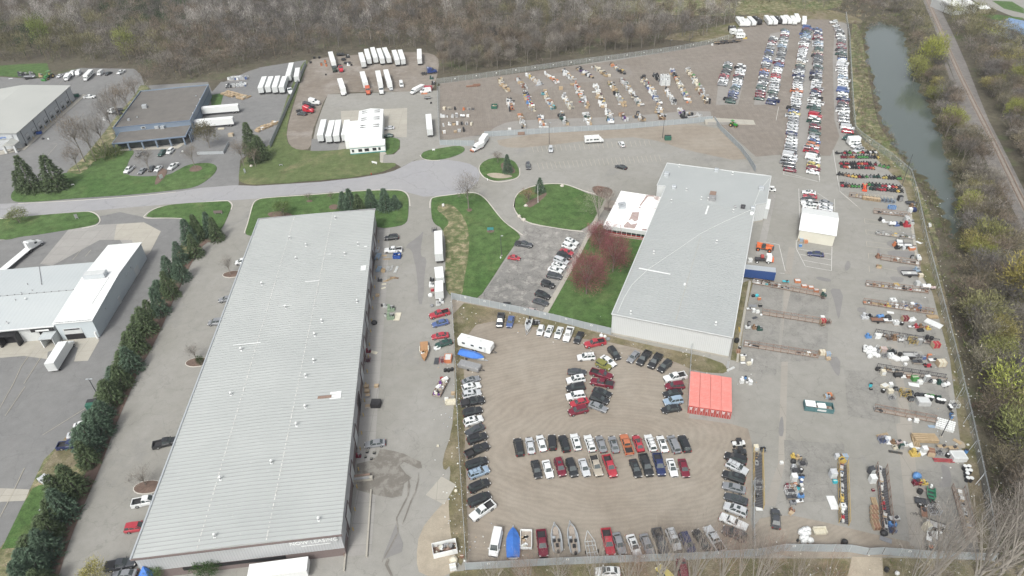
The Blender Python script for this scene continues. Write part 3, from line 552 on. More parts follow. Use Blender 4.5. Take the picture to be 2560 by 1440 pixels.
for q_ in('445,835 545,832 525,945 480,965 440,930 390,955 420,900','385,960 430,1005 522,985 480,1062 325,1045 332,1012','640,598 750,603 745,618 668,618 600,700 560,750 545,740 600,665','590,1062 650,1066 642,1092 575,1084','540,760 570,770 565,785 530,775'):
 mb=MB();mb.add([(w__.x-c1 .x,w__.y-c1 .y,z+.03)for w__ in(G(*q2,z)for q2 in pts(q_,'H'))],[tuple(range(len(pts(q_))))],'roof_stain');mb.build('roof_stain',rf)
p=G(1555,514,z);mb=MB();mb.box((p.x-c1 .x,p.y-c1 .y,z+.55),(2.4,1.5,1.0),'galv',.3);mb.box((p.x-c1 .x-.2,p.y-c1 .y-2,z+.5),(2.2,1.3,.9),'galv',.3);mb.build('air_unit',rf)
mb=MB();pz=GP('H',150,720,1.5);mb.box((pz.x-c1 .x,pz.y-c1 .y,1.4),(4,5,.3),'wood_grey',ANG2-1.57);mb.box((pz.x-c1 .x,pz.y-c1 .y,.7),(3.6,4.6,1.3),'brick_dark',ANG2-1.57);mb.build('entrance_canopy',off_)
z=6.2
O2,ex,ey,lx,ly=rect_from((229.6,800.3),(353,606.4),(132,809.5),z)
ANG3=math.atan2(ex.y,ex.x)
ribbed('wall_white',(.42,.47,.50),(.46,.51,.53),.6,0,.35)
ribbed('wall_white_end',(.46,.51,.53),(.5,.54,.56),.6,0,.35,axis='Y')
wb=empty('service_building',(O2 .x,O2 .y,0),ANG3,'tall white roofed truck service building with a big roof unit','building')
xr=lx*.52
mb=MB();mb.box((lx/2,ly/2,z/2),(lx-.3,ly-.3,z),'wall_white');mb.add([(.15,.15,z),(xr,.15,z+1.0),(lx-.15,.15,z),(.15,ly-.15,z),(xr,ly-.15,z+1.0),(lx-.15,ly-.15,z)],[(0,2,1),(3,4,5)],'wall_white');mb.build('wall',wb)
mb=MB();mb.add([(-.2,-.15,z),(xr,-.15,z+1.05),(xr,ly+.15,z+1.05),(-.2,ly+.15,z),(lx+.2,-.15,z),(lx+.2,ly+.15,z),(-.2,-.15,z-.2),(xr,-.15,z+.85),(xr,ly+.15,z+.85),(-.2,ly+.15,z-.2),(lx+.2,-.15,z-.2),(lx+.2,ly+.15,z-.2)],[(0,1,2,3),(1,4,5,2),(6,7,1,0),(7,10,4,1),(3,2,8,9),(2,5,11,8),(0,3,9,6),(5,4,10,11)],'white_paint');rf=mb.build('roof',wb)
mb=MB();mb.box((xr-.4,ly*.60,z+1.75),(2.6,6.2,1.3),'galv');mb.box((xr-.4,ly*.60,z+2.45),(2.2,5.8,.12),'door_light');mb.build('air_handler',rf)
mb=MB()
for i in range(24):mb.box((.1,.5+i*(ly-1)/23,z+.12),(.25,.18,.1),'steel')
mb.bar((xr*.95,2.2,z+1.05),(xr*.35,2.6,z+.45),.08,.08,'steel');mb.build('snow_guard',rf)
mb=MB();mb.box((.08,ly*.62,2.6),(.12,5.0,2.6),'door_light');d_=mb.build('dock_door',wb)
mb=MB();mb.box((.04,ly*.62,1.05),(.14,5.0,1.9),'opening');mb.build('opening',d_);mb=MB();mb.box((.0,ly*.62,3.6),(.1,4.2,.35),'opening');mb.build('glazing',d_)
mb=MB();mb.box((lx*.40,.06,1.1),(1.1,.1,2.2),'door_light');mb.build('door',wb);mb=MB();mb.box((lx*.78,.06,1.3),(3.2,.1,2.6),'door_light');mb.build('door',wb)
for fx in(.2,.62,.72):mb=MB();mb.box((lx*fx,.0,4.2),(.7,.35,.6),'galv');mb.build('wall_unit',wb)
mb=MB();mb.tube((-.6,.5,0),(-.6,.5,2.4),.28,.28,'white_paint',10);mb.build('downspout',wb)
z2=5.2
lw=empty('warehouse_wing',(O2 .x,O2 .y,0),ANG3,'long low warehouse wing with a pale panelled roof beside the white roofed service building','warehouse')
x0,x1,yL,yR=1.0,lx*.80,ly+.1,ly+52
ribbed('roof_wing',(.40,.435,.445),(.44,.47,.475),1.2,0,.2,stain=(.37,.40,.41),axis='Y')
mb=MB();mb.box(((x0+x1)/2,(yL+yR)/2,z2/2),(x1-x0,yR-yL-.3,z2),'door_light');mb.build('wall',lw)
xm=(x0+x1)/2-.5;mb=MB();mb.add([(x0-1,yL,z2),(xm,yL,z2+.8),(xm,yR,z2+.8),(x0-1,yR,z2),(x1,yL,z2),(x1,yR,z2),(x0-1,yL,z2-.3),(x0-1,yR,z2-.3),(x1,yL,z2-.3),(x1,yR,z2-.3)],[(0,1,2,3),(1,4,5,2),(6,0,3,7),(4,8,9,5),(6,7,9,8)],'roof_wing');rf=mb.build('roof',lw)
mb=MB();mb.box((x0-1.05,(yL+yR)/2,z2+.06),(.3,yR-yL,.25),'white_paint');mb.bar((xm,yL,z2+.86),(xm,yR,z2+.86),.12,.08,'steel');mb.bar((xm*1.3,ly+12.5,z2+.75),(x1,ly+18.5,z2+.1),.12,.1,'steel')
[mb.box((xm,yL+1+i*2.1,z2+.92),(.22,.3,.12),'dark_metal')for i in range(18)];mb.build('ridge_line',rf)
for px,py in((82,728),(66,750),(18,807),(55,735),(70,712),(105,712),(40,752)):
 p=G(px,py,z2+.5)-Vector((O2 .x,O2 .y,0));q=Vector((p.x*ex.x+p.y*ex.y,p.x*ey.x+p.y*ey.y));roof_vent(rf,q.x,q.y,z2+.4,.7,px==66)
for y_,w_,blk in((ly+3.5,4.2,1),(ly+13.5,4.6,0),(ly+24,4.6,0)):
 mb=MB();mb.box((x0+.08,y_,1.9),(.3,w_,3.8),'opening');d_=mb.build('dock_door',lw)
 if not blk:
  mb=MB();mb.box((x0-1.0,y_,3.9),(2.2,w_+.6,.3),'black_plastic');[mb.box((x0-1.0,y_+s_*(w_/2+.1),2.0),(2.0,.5,3.8),'black_plastic')for s_ in(-1,1)];mb.build('dock_shelter',d_)
mb=MB();mb.box((x0-1.2,ly+3.6,4.5),(.12,6.2,1.1),'black_plastic');sg=mb.build('sign',lw);mb=MB();mb.box((x0-1.28,ly+3.6,4.35),(.06,3.6,.5),'white_paint');mb.build('sign_panel',sg)
cn=empty('dock_canopy',tuple(GP('I',520,1085)),ANG3,'small pale corrugated dock canopy between the dock doors and the white box truck','canopy')
mb=MB();mb.box((2.4,1.0,3.4),(6.4,3.6,.25),'roof_wing');mb.build('roof',cn);mb=MB();mb.box((2.5,-.6,1.7),(5.8,.2,3.3),'door_light');mb.box((2.5,2.6,1.7),(5.8,.2,3.3),'white_paint');mb.build('wall',cn)
z=7.0
O4,ex,ey,lx,ly=rect_from(PX('t00',118,1000),PX('t00',525,642),PX('t00',-60,998),z);ANG4=math.atan2(ex.y,ex.x)
ly=44
ribbed('roof_tan',(.40,.41,.385),(.36,.37,.35),.9,0,.12,stain=(.36,.33,.29));ribbed('wall_tl',(.40,.425,.44),(.44,.46,.47),.5,0,.3)
tl=empty('truck_centre',(O4 .x,O4 .y,0),ANG4,'pale building with a greenish roof and a long row of grey dock doors','building')
mb=MB();mb.box((lx/2,ly/2,z/2),(lx-.4,ly-.4,z),'wall_tl');mb.add([(.2,.2,z),(.2,ly/2,z+2.0),(.2,ly-.2,z)],[(0,1,2)],'wall_tl');mb.build('wall',tl)
mb=MB();mb.add([(-.3,-.3,z),(lx+.3,-.3,z),(lx+.3,ly/2,z+2.1),(-.3,ly/2,z+2.1),(lx+.3,ly+.3,z),(-.3,ly+.3,z),(-.3,-.3,z-.3),(lx+.3,-.3,z-.3)],[(0,1,2,3),(3,2,4,5),(6,7,1,0)],'roof_tan');mb.build('roof',tl)
for i in range(8):
 x=7.5+i*(lx-12)/7.6;mb=MB();mb.box((x,.16,1.9),(3.0,.1,3.8),'steel');d_=mb.build('dock_door',tl)
 mb=MB();mb.box((x,.1,1.35),(2.6,.1,.7),'glass_car');mb.build('window',d_);mb=MB();mb.box((x,.1,3.0),(2.7,.1,1.2),'door_light');mb.build('shutter',d_)
 mb=MB();mb.tube((x+1.9,-.7,0),(x+1.9,-.7,1.5),.13,.13,'bollard',6);mb.build('guard_post',tl)
for i in range(5):mb=MB();mb.box((4+i*(lx-6)/4.3,.12,z/2),(.18,.16,z-.2),'dark_metal');mb.build('downspout',tl)
mb=MB();mb.box((-.1,9,z-1.3),(.1,14,1.6),'wall_tl');sg=mb.build('sign',tl);text('Williams',1.7,'cloth_blue',sg,TM(-.2,7.6,z-1.3,Vector((0,-1,0))))
pc=empty('entrance_porch',tuple(GP('t00',85,1150)),ANG4,'pale gabled entrance porch on the end of the greenish roofed building','porch')
mb=MB();mb.add([(0,-2.6,3.4),(0,2.6,3.4),(6,2.6,3.4),(6,-2.6,3.4),(0,0,4.9),(6,0,4.9)],[(0,3,5,4),(1,4,5,2),(0,4,1),(3,2,5),(0,1,2,3)],'roof_tan');mb.build('roof',pc)
for sy in(-2.1,2.1):mb=MB();mb.box((.6,sy,1.7),(.9,.8,3.4),'door_light');mb.build('pillar',pc)
sheet('path',pts('-30,395 62,375 205,247 215,238 208,236 52,368 -30,384'),'concrete',30)
z=6.3
O5,ex,ey,lx,ly=rect_from(PX('t00',1425,904),PX('t00',1565,634),PX('t00',862,940),z);ANG5=math.atan2(ex.y,ex.x)
mat('blue_metal',(.155,.20,.26),.5,c2=(.18,.225,.28),scale=.3);mat('gravel_roof',(.145,.138,.127),.95,c2=(.11,.105,.098),scale=.25);mat('blue_trim',(.07,.11,.19),.5)
bb=empty('blue_building',(O5 .x,O5 .y,0),ANG5,'blue metal building with brown gravel roofs and a pillared front canopy','building')
mb=MB();mb.box((lx/2,ly/2,(z-.45)/2),(lx-.2,ly-.2,z-.45),'blue_metal');mb.build('wall',bb)
mb=MB();mb.box((lx/2,ly/2,z-.35),(lx-.7,ly-.7,.1),'gravel_roof');rf=mb.build('roof',bb)
mb=MB();[mb.box(c,d,'blue_metal')for c,d in(((lx/2,.15,z-.15),(lx,.3,.7)),((lx/2,ly-.15,z-.15),(lx,.3,.7)),((.15,ly/2,z-.15),(.3,ly-.6,.7)),((lx-.15,ly/2,z-.15),(.3,ly-.6,.7)))];mb.build('parapet',bb)
mb=MB();[mb.box(c,d,'blue_trim')for c,d in(((lx/2,-.02,z*.55),(lx,.1,.2)),((-.02,ly/2,z+.1),(.1,ly,.18)),((lx/2,-.02,z+.1),(lx,.1,.18)),((-.02,ly/2,z*.55),(.1,ly,.15)))];mb.build('trim',bb)
for px,py,s_ in((362,268,2.0),(322,300,1.0),(343,293,.5),(490,240,.5)):
 p=G(px,py,z)-Vector((O5 .x,O5 .y,0));q=(p.x*ex.x+p.y*ex.y,p.x*ey.x+p.y*ey.y);mb=MB();mb.box((q[0],q[1],z+s_*.2),(s_,s_,s_*.8),'galv');mb.build('roof_unit',rf)
for i in range(3):mb=MB();mb.tube((8+i*9,.2,z+.1),(8+i*9,.2,z+.6),.12,.2,'white_paint',8);mb.build('lamp',bb)
z3=3.9;fx=12.5
mb=MB();mb.box((-fx/2+1.5,ly*.5,z3/2),(fx-3,ly*.82,z3-.1),'glass_car');fr=mb.build('front_wall',bb)
mb=MB();mb.box((-fx/2,ly*.5-1,z3+.05),(fx,ly*.93,.6),'blue_metal');mb.box((-fx/2,ly*.5-1,z3+.28),(fx-.6,ly*.93-.6,.2),'gravel_roof');mb.box((-fx/2,ly*.5-1,z3-.05),(fx+.1,ly*.93+.1,.12),'blue_trim');lr=mb.build('front_roof',bb)
for i in range(6):mb=MB();mb.box((-fx+.6,1.5+i*(ly-4)/5,z3/2),(.6,.6,z3),'blue_metal');mb.build('pillar',bb)
for i in range(4):mb=MB();mb.box((-fx+3+i*2.6,-.6,z3/2),(.4,.4,z3),'blue_metal');mb.build('pillar',bb)
for px,py in((354,322),(393,320),(407,320)):
 p=G(px,py,z3+.5)-Vector((O5 .x,O5 .y,0));q=(p.x*ex.x+p.y*ex.y,p.x*ey.x+p.y*ey.y);mb=MB();mb.box((q[0],q[1],z3+.9),(1.5,1.6,1.1),'galv');mb.build('roof_unit',lr)
mb=MB();mb.box((-.1,ly*.62,z3+1.3),(.1,1.8,.9),'white_paint');wn=mb.build('window',bb);mb=MB();mb.box((-.18,ly*.62,z3+1.3),(.08,1.4,.6),'opening');mb.build('pane',wn)
sheet('path',pts('300,378 445,372 495,338 490,334 440,366 300,373'),'concrete',30)
z=5.0
O6,ex,ey,lx,ly=rect_from(PX('t10',946,1020),PX('t10',955,817),PX('t10',750,1030),z);ANG6=math.atan2(ex.y,ex.x)
mat('teal',(.05,.22,.22),.5)
wo=empty('trucking_office',(O6 .x,O6 .y,0),ANG6,'small white metal roofed shop with dark skylight strips and teal bands','shop')
mb=MB();mb.box((lx/2,ly/2,z/2),(lx-.3,ly-.3,z-.1),'white_paint');mb.build('wall',wo)
mb=MB();mb.add([(0,0,z),(lx,0,z),(lx,ly/2,z+.8),(0,ly/2,z+.8),(lx,ly,z),(0,ly,z),(0,0,z-.2),(0,ly,z-.2),(lx,0,z-.2),(lx,ly,z-.2)],[(0,1,2,3),(3,2,4,5),(6,0,3,5,7),(8,9,4,2,1),(6,8,1,0),(7,5,4,9),(6,7,9,8)],'white_paint');rf=mb.build('roof',wo)
for i in range(3):
 for k in(0,1):
  for s_ in(.28,.72):mb=MB();mb.box((lx*(.32+.27*i)+k*2.2,ly*s_,z+.1+1.6*.28),(.35,ly*.30,.12),'dark_metal');mb.build('skylight',rf)
mb=MB();mb.box((lx*.35,ly+2.4,2.35),(lx*.62,5.0,4.7),'white_paint');mb.build('side_bay',wo)
mb=MB();mb.box((-2.6,ly*.5+.9,3.3),(5.2,ly+4.0,.7),'white_paint');mb.build('front_roof',wo)
mb=MB();mb.box((-2.6,ly*.5+.9,1.5),(4.6,ly+3.6,2.9),'white_paint');fr=mb.build('front_wall',wo)
mb=MB();mb.box((-2.6,ly*.5+.9,2.8),(4.75,ly+3.75,.45),'teal');mb.box((-2.6,ly*.5+.9,.25),(4.75,ly+3.75,.45),'teal');mb.build('band',fr)
for y_,w_ in((1.5,1.0),(3.6,1.6),(6.8,1.8),(9.5,1.6),(12.5,.9)):mb=MB();mb.box((-4.95,y_,1.6),(.1,w_,1.2),'opening' if w_>1.5 else 'glass_car');mb.build('window',fr)
z=4.2
O7,ex,ey,lx,ly=rect_from(PX('Q',1495,822),PX('Q',1515,497),PX('Q',992,745),z);ANG7=math.atan2(ex.y,ex.x)
mat('tent_cream',(.50,.49,.42),.7,c2=(.54,.53,.46),scale=.4)
tn=empty('storage_shed',(O7 .x,O7 .y,0),ANG7,'cream walled storage shed with a bright white gable roof standing alone in the yard','shed')
O7l=lx*.96
mb=MB();mb.box((O7l/2,ly/2,z/2),(O7l-.2,ly-.2,z),'tent_cream');mb.add([(.1,.1,z),(O7l/2,.1,z+1.9),(O7l-.1,.1,z),(.1,ly-.1,z),(O7l/2,ly-.1,z+1.9),(O7l-.1,ly-.1,z)],[(0,2,1),(3,4,5)],'tent_cream');mb.build('wall',tn)
mb=MB();mb.add([(-.2,-.2,z-.05),(O7l/2,-.2,z+2.0),(O7l+.2,-.2,z-.05),(-.2,ly+.2,z-.05),(O7l/2,ly+.2,z+2.0),(O7l+.2,ly+.2,z-.05),(-.2,-.2,z-.2),(-.2,ly+.2,z-.2),(O7l+.2,-.2,z-.2),(O7l+.2,ly+.2,z-.2)],[(0,1,4,3),(1,2,5,4),(6,0,3,7),(8,9,5,2),(6,7,9,8)],'white_paint');mb.build('roof',tn)
def shed(name,label,cat,quad,z,gable,wm,rm):
 O_,ex,ey,lx,ly=rect_from(*quad,z);an=math.atan2(ex.y,ex.x);e=empty(name,(O_.x,O_.y,0),an,label,cat)
 y0,y1=min(0,ly),max(0,ly)
 mb=MB();mb.box((lx/2,(y0+y1)/2,z/2),(lx-.3,y1-y0-.3,z-.1),wm);mb.build('wall',e)
 mb=MB();ym=(y0+y1)/2;mb.add([(0,y0,z),(lx,y0,z),(lx,ym,z+gable),(0,ym,z+gable),(lx,y1,z),(0,y1,z),(0,y0,z-.2),(lx,y0,z-.2),(0,y1,z-.2),(lx,y1,z-.2)],[(0,1,2,3),(3,2,4,5),(6,7,1,0),(5,4,9,8),(6,0,3,5,8),(7,9,4,2,1),(6,8,9,7)],rm);mb.build('roof',e)
 return e
mat('roof_blue',(.14,.22,.36),.5,c2=(.18,.27,.42),scale=.2)
shed('far_house','white roofed house at the top right beyond the railway','house',(PX('D',1245,95),PX('D',1590,70),PX('D',1180,-40)),5,1.2,'door_light','white_paint')
shed('far_carport','open white carport beside the white roofed house','carport',(PX('D',1600,122),PX('D',1760,122),PX('D',1600,70)),3,.5,'wood_grey','white_paint')
shed('far_barn','large blue roofed building half hidden by trees beyond the railway','building',(PX('D',1790,320),PX('D',2330,520),PX('D',1960,200)),5,2.2,'galv','roof_blue')
CARS={'sedan':(4.8,1.84,.96,.74,.98,-1.85,1.10,-1.15,.30,1.46,.33),'suv':(4.8,1.94,1.10,.95,1.08,-2.32,1.15,-2.0,.40,1.80,.38),'minivan':(5.1,2.0,1.08,.85,1.05,-2.46,1.55,-2.2,.70,1.78,.35),'pickup':(5.9,2.0,1.16,1.05,1.16,-.75,1.35,-.62,.60,1.88,.42),'van':(5.7,2.05,1.25,1.05,1.25,-2.80,2.0,-2.78,1.25,2.35,.37),'jeep':(4.2,1.86,1.15,1.12,1.15,-2.0,.72,-1.98,.55,1.86,.42),'hatchback':(4.2,1.78,.98,.78,.95,-2.0,1.05,-1.5,.30,1.50,.32),'beetle':(4.1,1.74,.98,.66,.80,-1.35,.95,-.75,.30,1.50,.33),'classic':(5.6,1.98,.92,.84,.88,-1.35,.75,-.95,.20,1.40,.34)}
CC={'w':('white',(.62,.64,.645)),'s':('silver',(.45,.47,.49)),'g':('grey',(.20,.21,.225)),'d':('dark grey',(.055,.06,.068)),'k':('black',(.024,.026,.029)),'r':('red',(.34,.035,.05)),'m':('maroon',(.14,.015,.03)),'b':('blue',(.07,.11,.25)),'n':('navy',(.02,.03,.09)),'t':('tan',(.33,.30,.25)),'y':('yellow',(.42,.36,.12)),'o':('orange',(.40,.14,.07)),'e':('dark green',(.02,.06,.05)),'l':('pale blue',(.25,.33,.42)),'v':('olive',(.18,.18,.05)),'p':('pinkish tan',(.42,.34,.33))}
def car_body(kind,B,Gl,glass_split=None):
 L,W,zb,zn,zt,g0,g1,r0,r1,zr,wr=CARS[kind];h=L/2;w_=W/2
 def ring(x,zt_,k=1.0,zl=.24):
  a=w_*k;return[(x,-a*.93,zl),(x,-a,zl+.25),(x,-a*.985,zt_-.14),(x,-a*.88,zt_),(x,a*.88,zt_),(x,a*.985,zt_-.14),(x,a,zl+.25),(x,a*.93,zl)]
 xs=[(-h,zt*.78,.86),(-h+.10,zt*.97,.95),(-h+.5,zt,1)]
 if kind=='pickup':xs=[(-.78,zb,1)]
 elif g0>-h+.6:xs.append((g0,(zb+zt)/2+.02,1))
 xs+=[((g0+g1)/2 if kind!='pickup' else.3,zb,1),(g1-.15,zb-.02,1),(h-.75,zn+.10,.98),(h-.22,zn,.92),(h-.02,zn*.80,.80)]
 B.loft([ring(*q)for q in xs],'paint')
 gi=.84
 def gr(x,z_,k):return[(x,-w_*k,z_),(x,w_*k,z_)]
 lo=zb-.03;a0,a1=gr(g0,lo,gi),gr(g1,lo,gi);b0,b1=gr(r0,zr-.05,.66 if kind not in('van','jeep')else.8),gr(r1,zr-.07,.64 if kind not in('van','jeep')else.76)
 xm=(r0+r1)/2;bm=gr(xm,zr,.68 if kind not in('van','jeep')else.82)
 V_=[a0[0],a1[0],a1[1],a0[1],b0[0],bm[0],b1[0],b1[1],bm[1],b0[1]]
 B.add(V_,[(4,5,8,9),(5,6,7,8),(0,1,6,5,4),(3,9,8,7,2),(0,4,9,3),(1,2,7,6)],'paint')
 def panel(p0,p1,p2,p3,ins,out,tgt):
  P_=[Vector(p)for p in(p0,p1,p2,p3)];c=sum(P_,Vector())/4;n=(P_[1]-P_[0]).cross(P_[3]-P_[0]).normalized()
  if n.dot(c-Vector((xm,0,zb)))<0:n=-n
  tgt.add([p.lerp(c,ins)+n*out for p in P_],[(0,1,2,3)],'glass_car')
 panel(a1[0],a1[1],b1[1],b1[0],.12,.02,Gl[0])
 if kind!='van':panel(a0[0],a0[1],b0[1],b0[0],.16,.02,Gl[1])
 nwin={'sedan':2,'suv':3,'minivan':3,'pickup':2,'jeep':2,'hatchback':2,'beetle':1,'classic':2,'van':1}[kind]
 for k,tg in((0,Gl[2]),(1,Gl[3])):
  for i in range(nwin):
   if kind=='van':f0,f1=.80,.97
   else:f0,f1=i/nwin,(i+1)/nwin
   lp=lambda p,q,f:tuple(p[j]+(q[j]-p[j])*f for j in range(3))
   q0,q1=lp(a0[k],a1[k],f0),lp(a0[k],a1[k],f1);t0,t1=lp(b0[k],b1[k],f0),lp(b0[k],b1[k],f1)
   panel(q0,q1,t1,t0,.14,.015,tg)
 return L,W,zr,wr,h,w_,zb,zn,zt,g0
def make_car(kind,detail=True,variant=None):
 B=MB();Gl=[MB(),MB(),MB(),MB()]if detail else[B]*4
 L,W,zr,wr,h,w_,zb,zn,zt,g0=car_body(kind,B,Gl)
 bed=None
 if kind=='pickup':
  bed=MB()if detail else B
  for sy in(-1,1):B.box((-h/2-.42,sy*(w_-.09),.72),(h-.86,.18,.92),'paint')
  B.box((-h+.09,0,.74),(.14,W-.1,.86),'paint')
  if variant=='cover':bed.box((-h/2-.42,0,1.14),(h-1.05,W-.36,.10),'trim')
  else:bed.box((-h/2-.42,0,.62),(h-1.0,W-.37,.12),'trim');[bed.box((-h/2-.42,sy*(w_-.20),.85),(h-1.0,.03,.5),'trim')for sy in(-1,1)]
  B.box((-h-.04,0,.5),(.14,W-.15,.16),'rim')
 if variant=='sunroof':(Gl[0]if detail else B).box(((CARS[kind][7]+CARS[kind][8])/2+.3,0,zr+.005),(.7,.8,.02),'glass_car')
 if variant=='rack':
  r_=MB()if detail else B
  for sy in(-.5,.5):r_.box(((CARS[kind][7]+CARS[kind][8])/2,sy,zr+.03),(1.7,.06,.05),'trim')
  for sx in(-.5,.4):r_.box(((CARS[kind][7]+CARS[kind][8])/2+sx,0,zr+.03),(.06,1.0,.05),'trim')
 B.box((h-.03,0,.48),(.10,W*.8,.22),'trim');B.box((-h+.0,0,.45),(.10,W*.84,.22),'trim');B.box((h-.012,0,.66),(.08,W*.42,.14),'trim')
 def wheel(tg,x,y):
  tg.tube((x,y-.11,wr),(x,y+.11,wr),wr,wr,'tyre',12);s_=1 if y>0 else-1;tg.tube((x,y+s_*.09,wr),(x,y+s_*.125,wr),wr*.62,wr*.55,'rim',10)
 wx=(-h+.95 if kind!='pickup' else-h+1.2,h-.92)
 if not detail:
  for x in wx:
   for y in(-w_+.08,w_-.08):wheel(B,x,y)
  for s_ in(-1,1):B.box((-h+.02,s_*(w_-.22),zt-.28),(.1,.26,.22),'lamp_red');B.box((h-.12,s_*(w_-.28),zn-.14),(.2,.34,.12),'lamp_clear')
  return B
 nm='detailed_'+kind
 root=empty(nm);root['k']=1
 bo=B.build('body',root)
 Gl[0].build('windshield',root)
 if Gl[1].v:Gl[1].build('rear_window',root)
 for q in(2,3):Gl[q].build('side_window',root)
 for s_ in(-1,1):mb=MB();mb.box((-h+.02,s_*(w_-.22),zt-.28),(.1,.26,.24),'lamp_red');mb.build('taillight',root);mb=MB();mb.box((h-.14,s_*(w_-.28),zn-.13),(.22,.36,.13),'lamp_clear');mb.build('headlight',root);mb=MB();mb.box((CARS[kind][6]-.35,s_*(w_+.08),zb+.06),(.2,.2,.16),'paint');mb.build('mirror',root)
 for x in wx:
  for y in(-w_+.08,w_-.08):mb=MB();wheel(mb,x,y);mb.build('wheel',root)
 if bed:bed.build('cargo_bed',root)
 if variant=='rack':r_.build('roof_rack',root)
 del root['k']
 return root
PROTO={}
VN={'sedan':'car','suv':'car','minivan':'minivan','pickup':'pickup truck','van':'van','jeep':'jeep','hatchback':'car','beetle':'car','classic':'car'}
NM={'sedan':'sedan','suv':'suv','minivan':'minivan','pickup':'pickup_truck','van':'cargo_van','jeep':'off_road_car','hatchback':'hatchback','beetle':'small_car','classic':'classic_car'}
WD={'sedan':'sedan','suv':'SUV','minivan':'minivan','pickup':'pickup truck','van':'cargo van','jeep':'boxy off-road car','hatchback':'hatchback','beetle':'round small car','classic':'classic car'}
def put_car(kind,col,loc,rz,label,group=None,variant=None,detail=True):
 key=(kind,variant,detail)
 if key not in PROTO:
  if detail:PROTO[key]=make_car(kind,True,variant);PROTO[key].location=(0,0,-500)
  else:
   PROTO[key]=make_car(kind,False,variant).mesh('parked_'+kind)
 if detail:o=copy_tree(PROTO[key],None,CC[col][1])
 else:o=bpy.data.objects.new(NM[kind],PROTO[key]);COL.objects.link(o);o.color=c4(CC[col][1])
 o.name=NM[kind];o.location=loc;o.rotation_euler=(0,0,rz)
 tag(o,label,VN[kind],group);return o
def car2(k,rx,ry,fx,fy,kind,col,label,group=None,variant=None):
 a,b_=GP(k,rx,ry,.7),GP(k,fx,fy,.7);m_=(a+b_)/2;d=b_-a
 return put_car(kind,col,(m_.x,m_.y,0),math.atan2(d.y,d.x),label.replace('$',CC[col][0]+' '+WD[kind]),group,variant)
def cars(k,group,s):
 for ln in s.strip().split('\n'):
  q=[x.strip()for x in ln.split('|')];rx,ry,fx,fy=map(float,q[0].split())
  kd=q[1].split();car2(k,rx,ry,fx,fy,kd[0],kd[1],q[2],group,kd[2]if len(kd)>2 else None)
cars('K','cars parked beside the red budding trees','''
1045 245 1225 300|suv w sunroof|$ topmost in the row beside the red trees
1000 305 1190 368|suv w|$ second from the top in the row beside the red trees
960 385 1165 450|sedan r|$ parked beside the red trees
925 448 1112 505|suv k|$ between a red sedan and a silver minivan near the red trees
865 512 1092 588|minivan s|$ beside the path under the red trees
843 590 1045 650|sedan w sunroof|$ with a sunroof beside the path under the red trees
775 655 1010 718|sedan w|$ lowest of the white cars beside the path
780 762 975 798|suv d|$ below the white sedans beside the path
675 880 890 940|jeep k|$ standing apart by the path near the red trees
590 1025 818 1108|suv k rack|$ with roof rails by the lower end of the path
565 1138 782 1200|sedan d|$ below the black roof railed car by the path
440 1288 660 1335|sedan p|$ just behind the grey slat fence by the path''')
cars('K',None,'''
290 285 545 325|pickup d cover|$ crossing the cracked car park by the lawn
180 490 365 515|beetle r|$ with a cream roof at the edge of the cracked car park''')
cars('M','cars lined up along the inside of the slat fence','''
628 355 598 535|pickup d|$ leftmost in the row below the slat fence
770 390 732 540|sedan b|$ beside the grey pickup below the slat fence
1192 515 1150 650|hatchback w|$ beside the small outboard boat below the slat fence
1325 505 1248 690|sedan w sunroof|$ second white car from the boat below the slat fence
1455 535 1390 705|sedan w sunroof|$ third white car from the boat below the slat fence
1590 550 1518 735|pickup w|$ with a loaded bed below the slat fence
1738 605 1660 760|sedan k|$ beside the white pickup below the slat fence
2070 730 1775 795|pickup r|$ near the corner of the grey metal building''')
cars('M','cars parked on the dirt in front of the grey metal building','''
2120 815 2260 995|suv k|$ turned to the right near the grey metal building corner
1935 945 1670 965|suv w rack|$ with roof rails and side steps below the red pickup
2015 945 2205 1075|sedan w|$ between a black car and an olive jeep
1935 1020 2155 1125|jeep v|$ with a black top in the dirt lot
1545 1155 1805 1165|sedan d|$ topmost in the left stack of the dirt lot
1850 1145 2180 1245|pickup m|$ with an open bed above another maroon pickup
1795 1245 1520 1290|suv w sunroof|$ second in the left stack of the dirt lot
2185 1345 1860 1285|pickup m cover|$ with a black bed cover below another maroon pickup
1785 1360 1530 1395|suv k|$ third in the left stack of the dirt lot''')
cars('t22','cars parked on the dirt in front of the grey metal building','''
552 78 402 98|suv w|$ fourth in the left stack of the dirt lot
572 120 435 155|sedan r|$ low sports car in the left stack of the dirt lot
572 180 418 218|suv m|$ at the bottom of the left stack
605 38 750 85|sedan k|$ below the maroon pickup with the black cover
585 88 728 138|suv k|$ second from the bottom of the slanted stack
580 145 712 195|sedan g|$ at the bottom of the slanted stack
1295 8 1145 22|suv m|$ beside the red containers in the dirt lot
1278 55 1132 80|sedan k|$ upper black one beside the red containers
1280 115 1138 138|suv l|$ beside the red containers
1270 172 1120 198|sedan k|$ lowest car beside the red containers''')
cars('t21','cars parked on the dirt in front of the grey metal building','''
948 1190 870 1280|sedan g|$ left of two black pickups below the grey building
1032 1190 945 1300|pickup k|$ left one of two below the grey building
1115 1210 1030 1325|pickup k|$ right one of two below the grey building
1190 1265 1100 1348|suv k|$ right of two black pickups below the grey building
1310 1368 1135 1408|pickup w|$ just left of the red containers''')
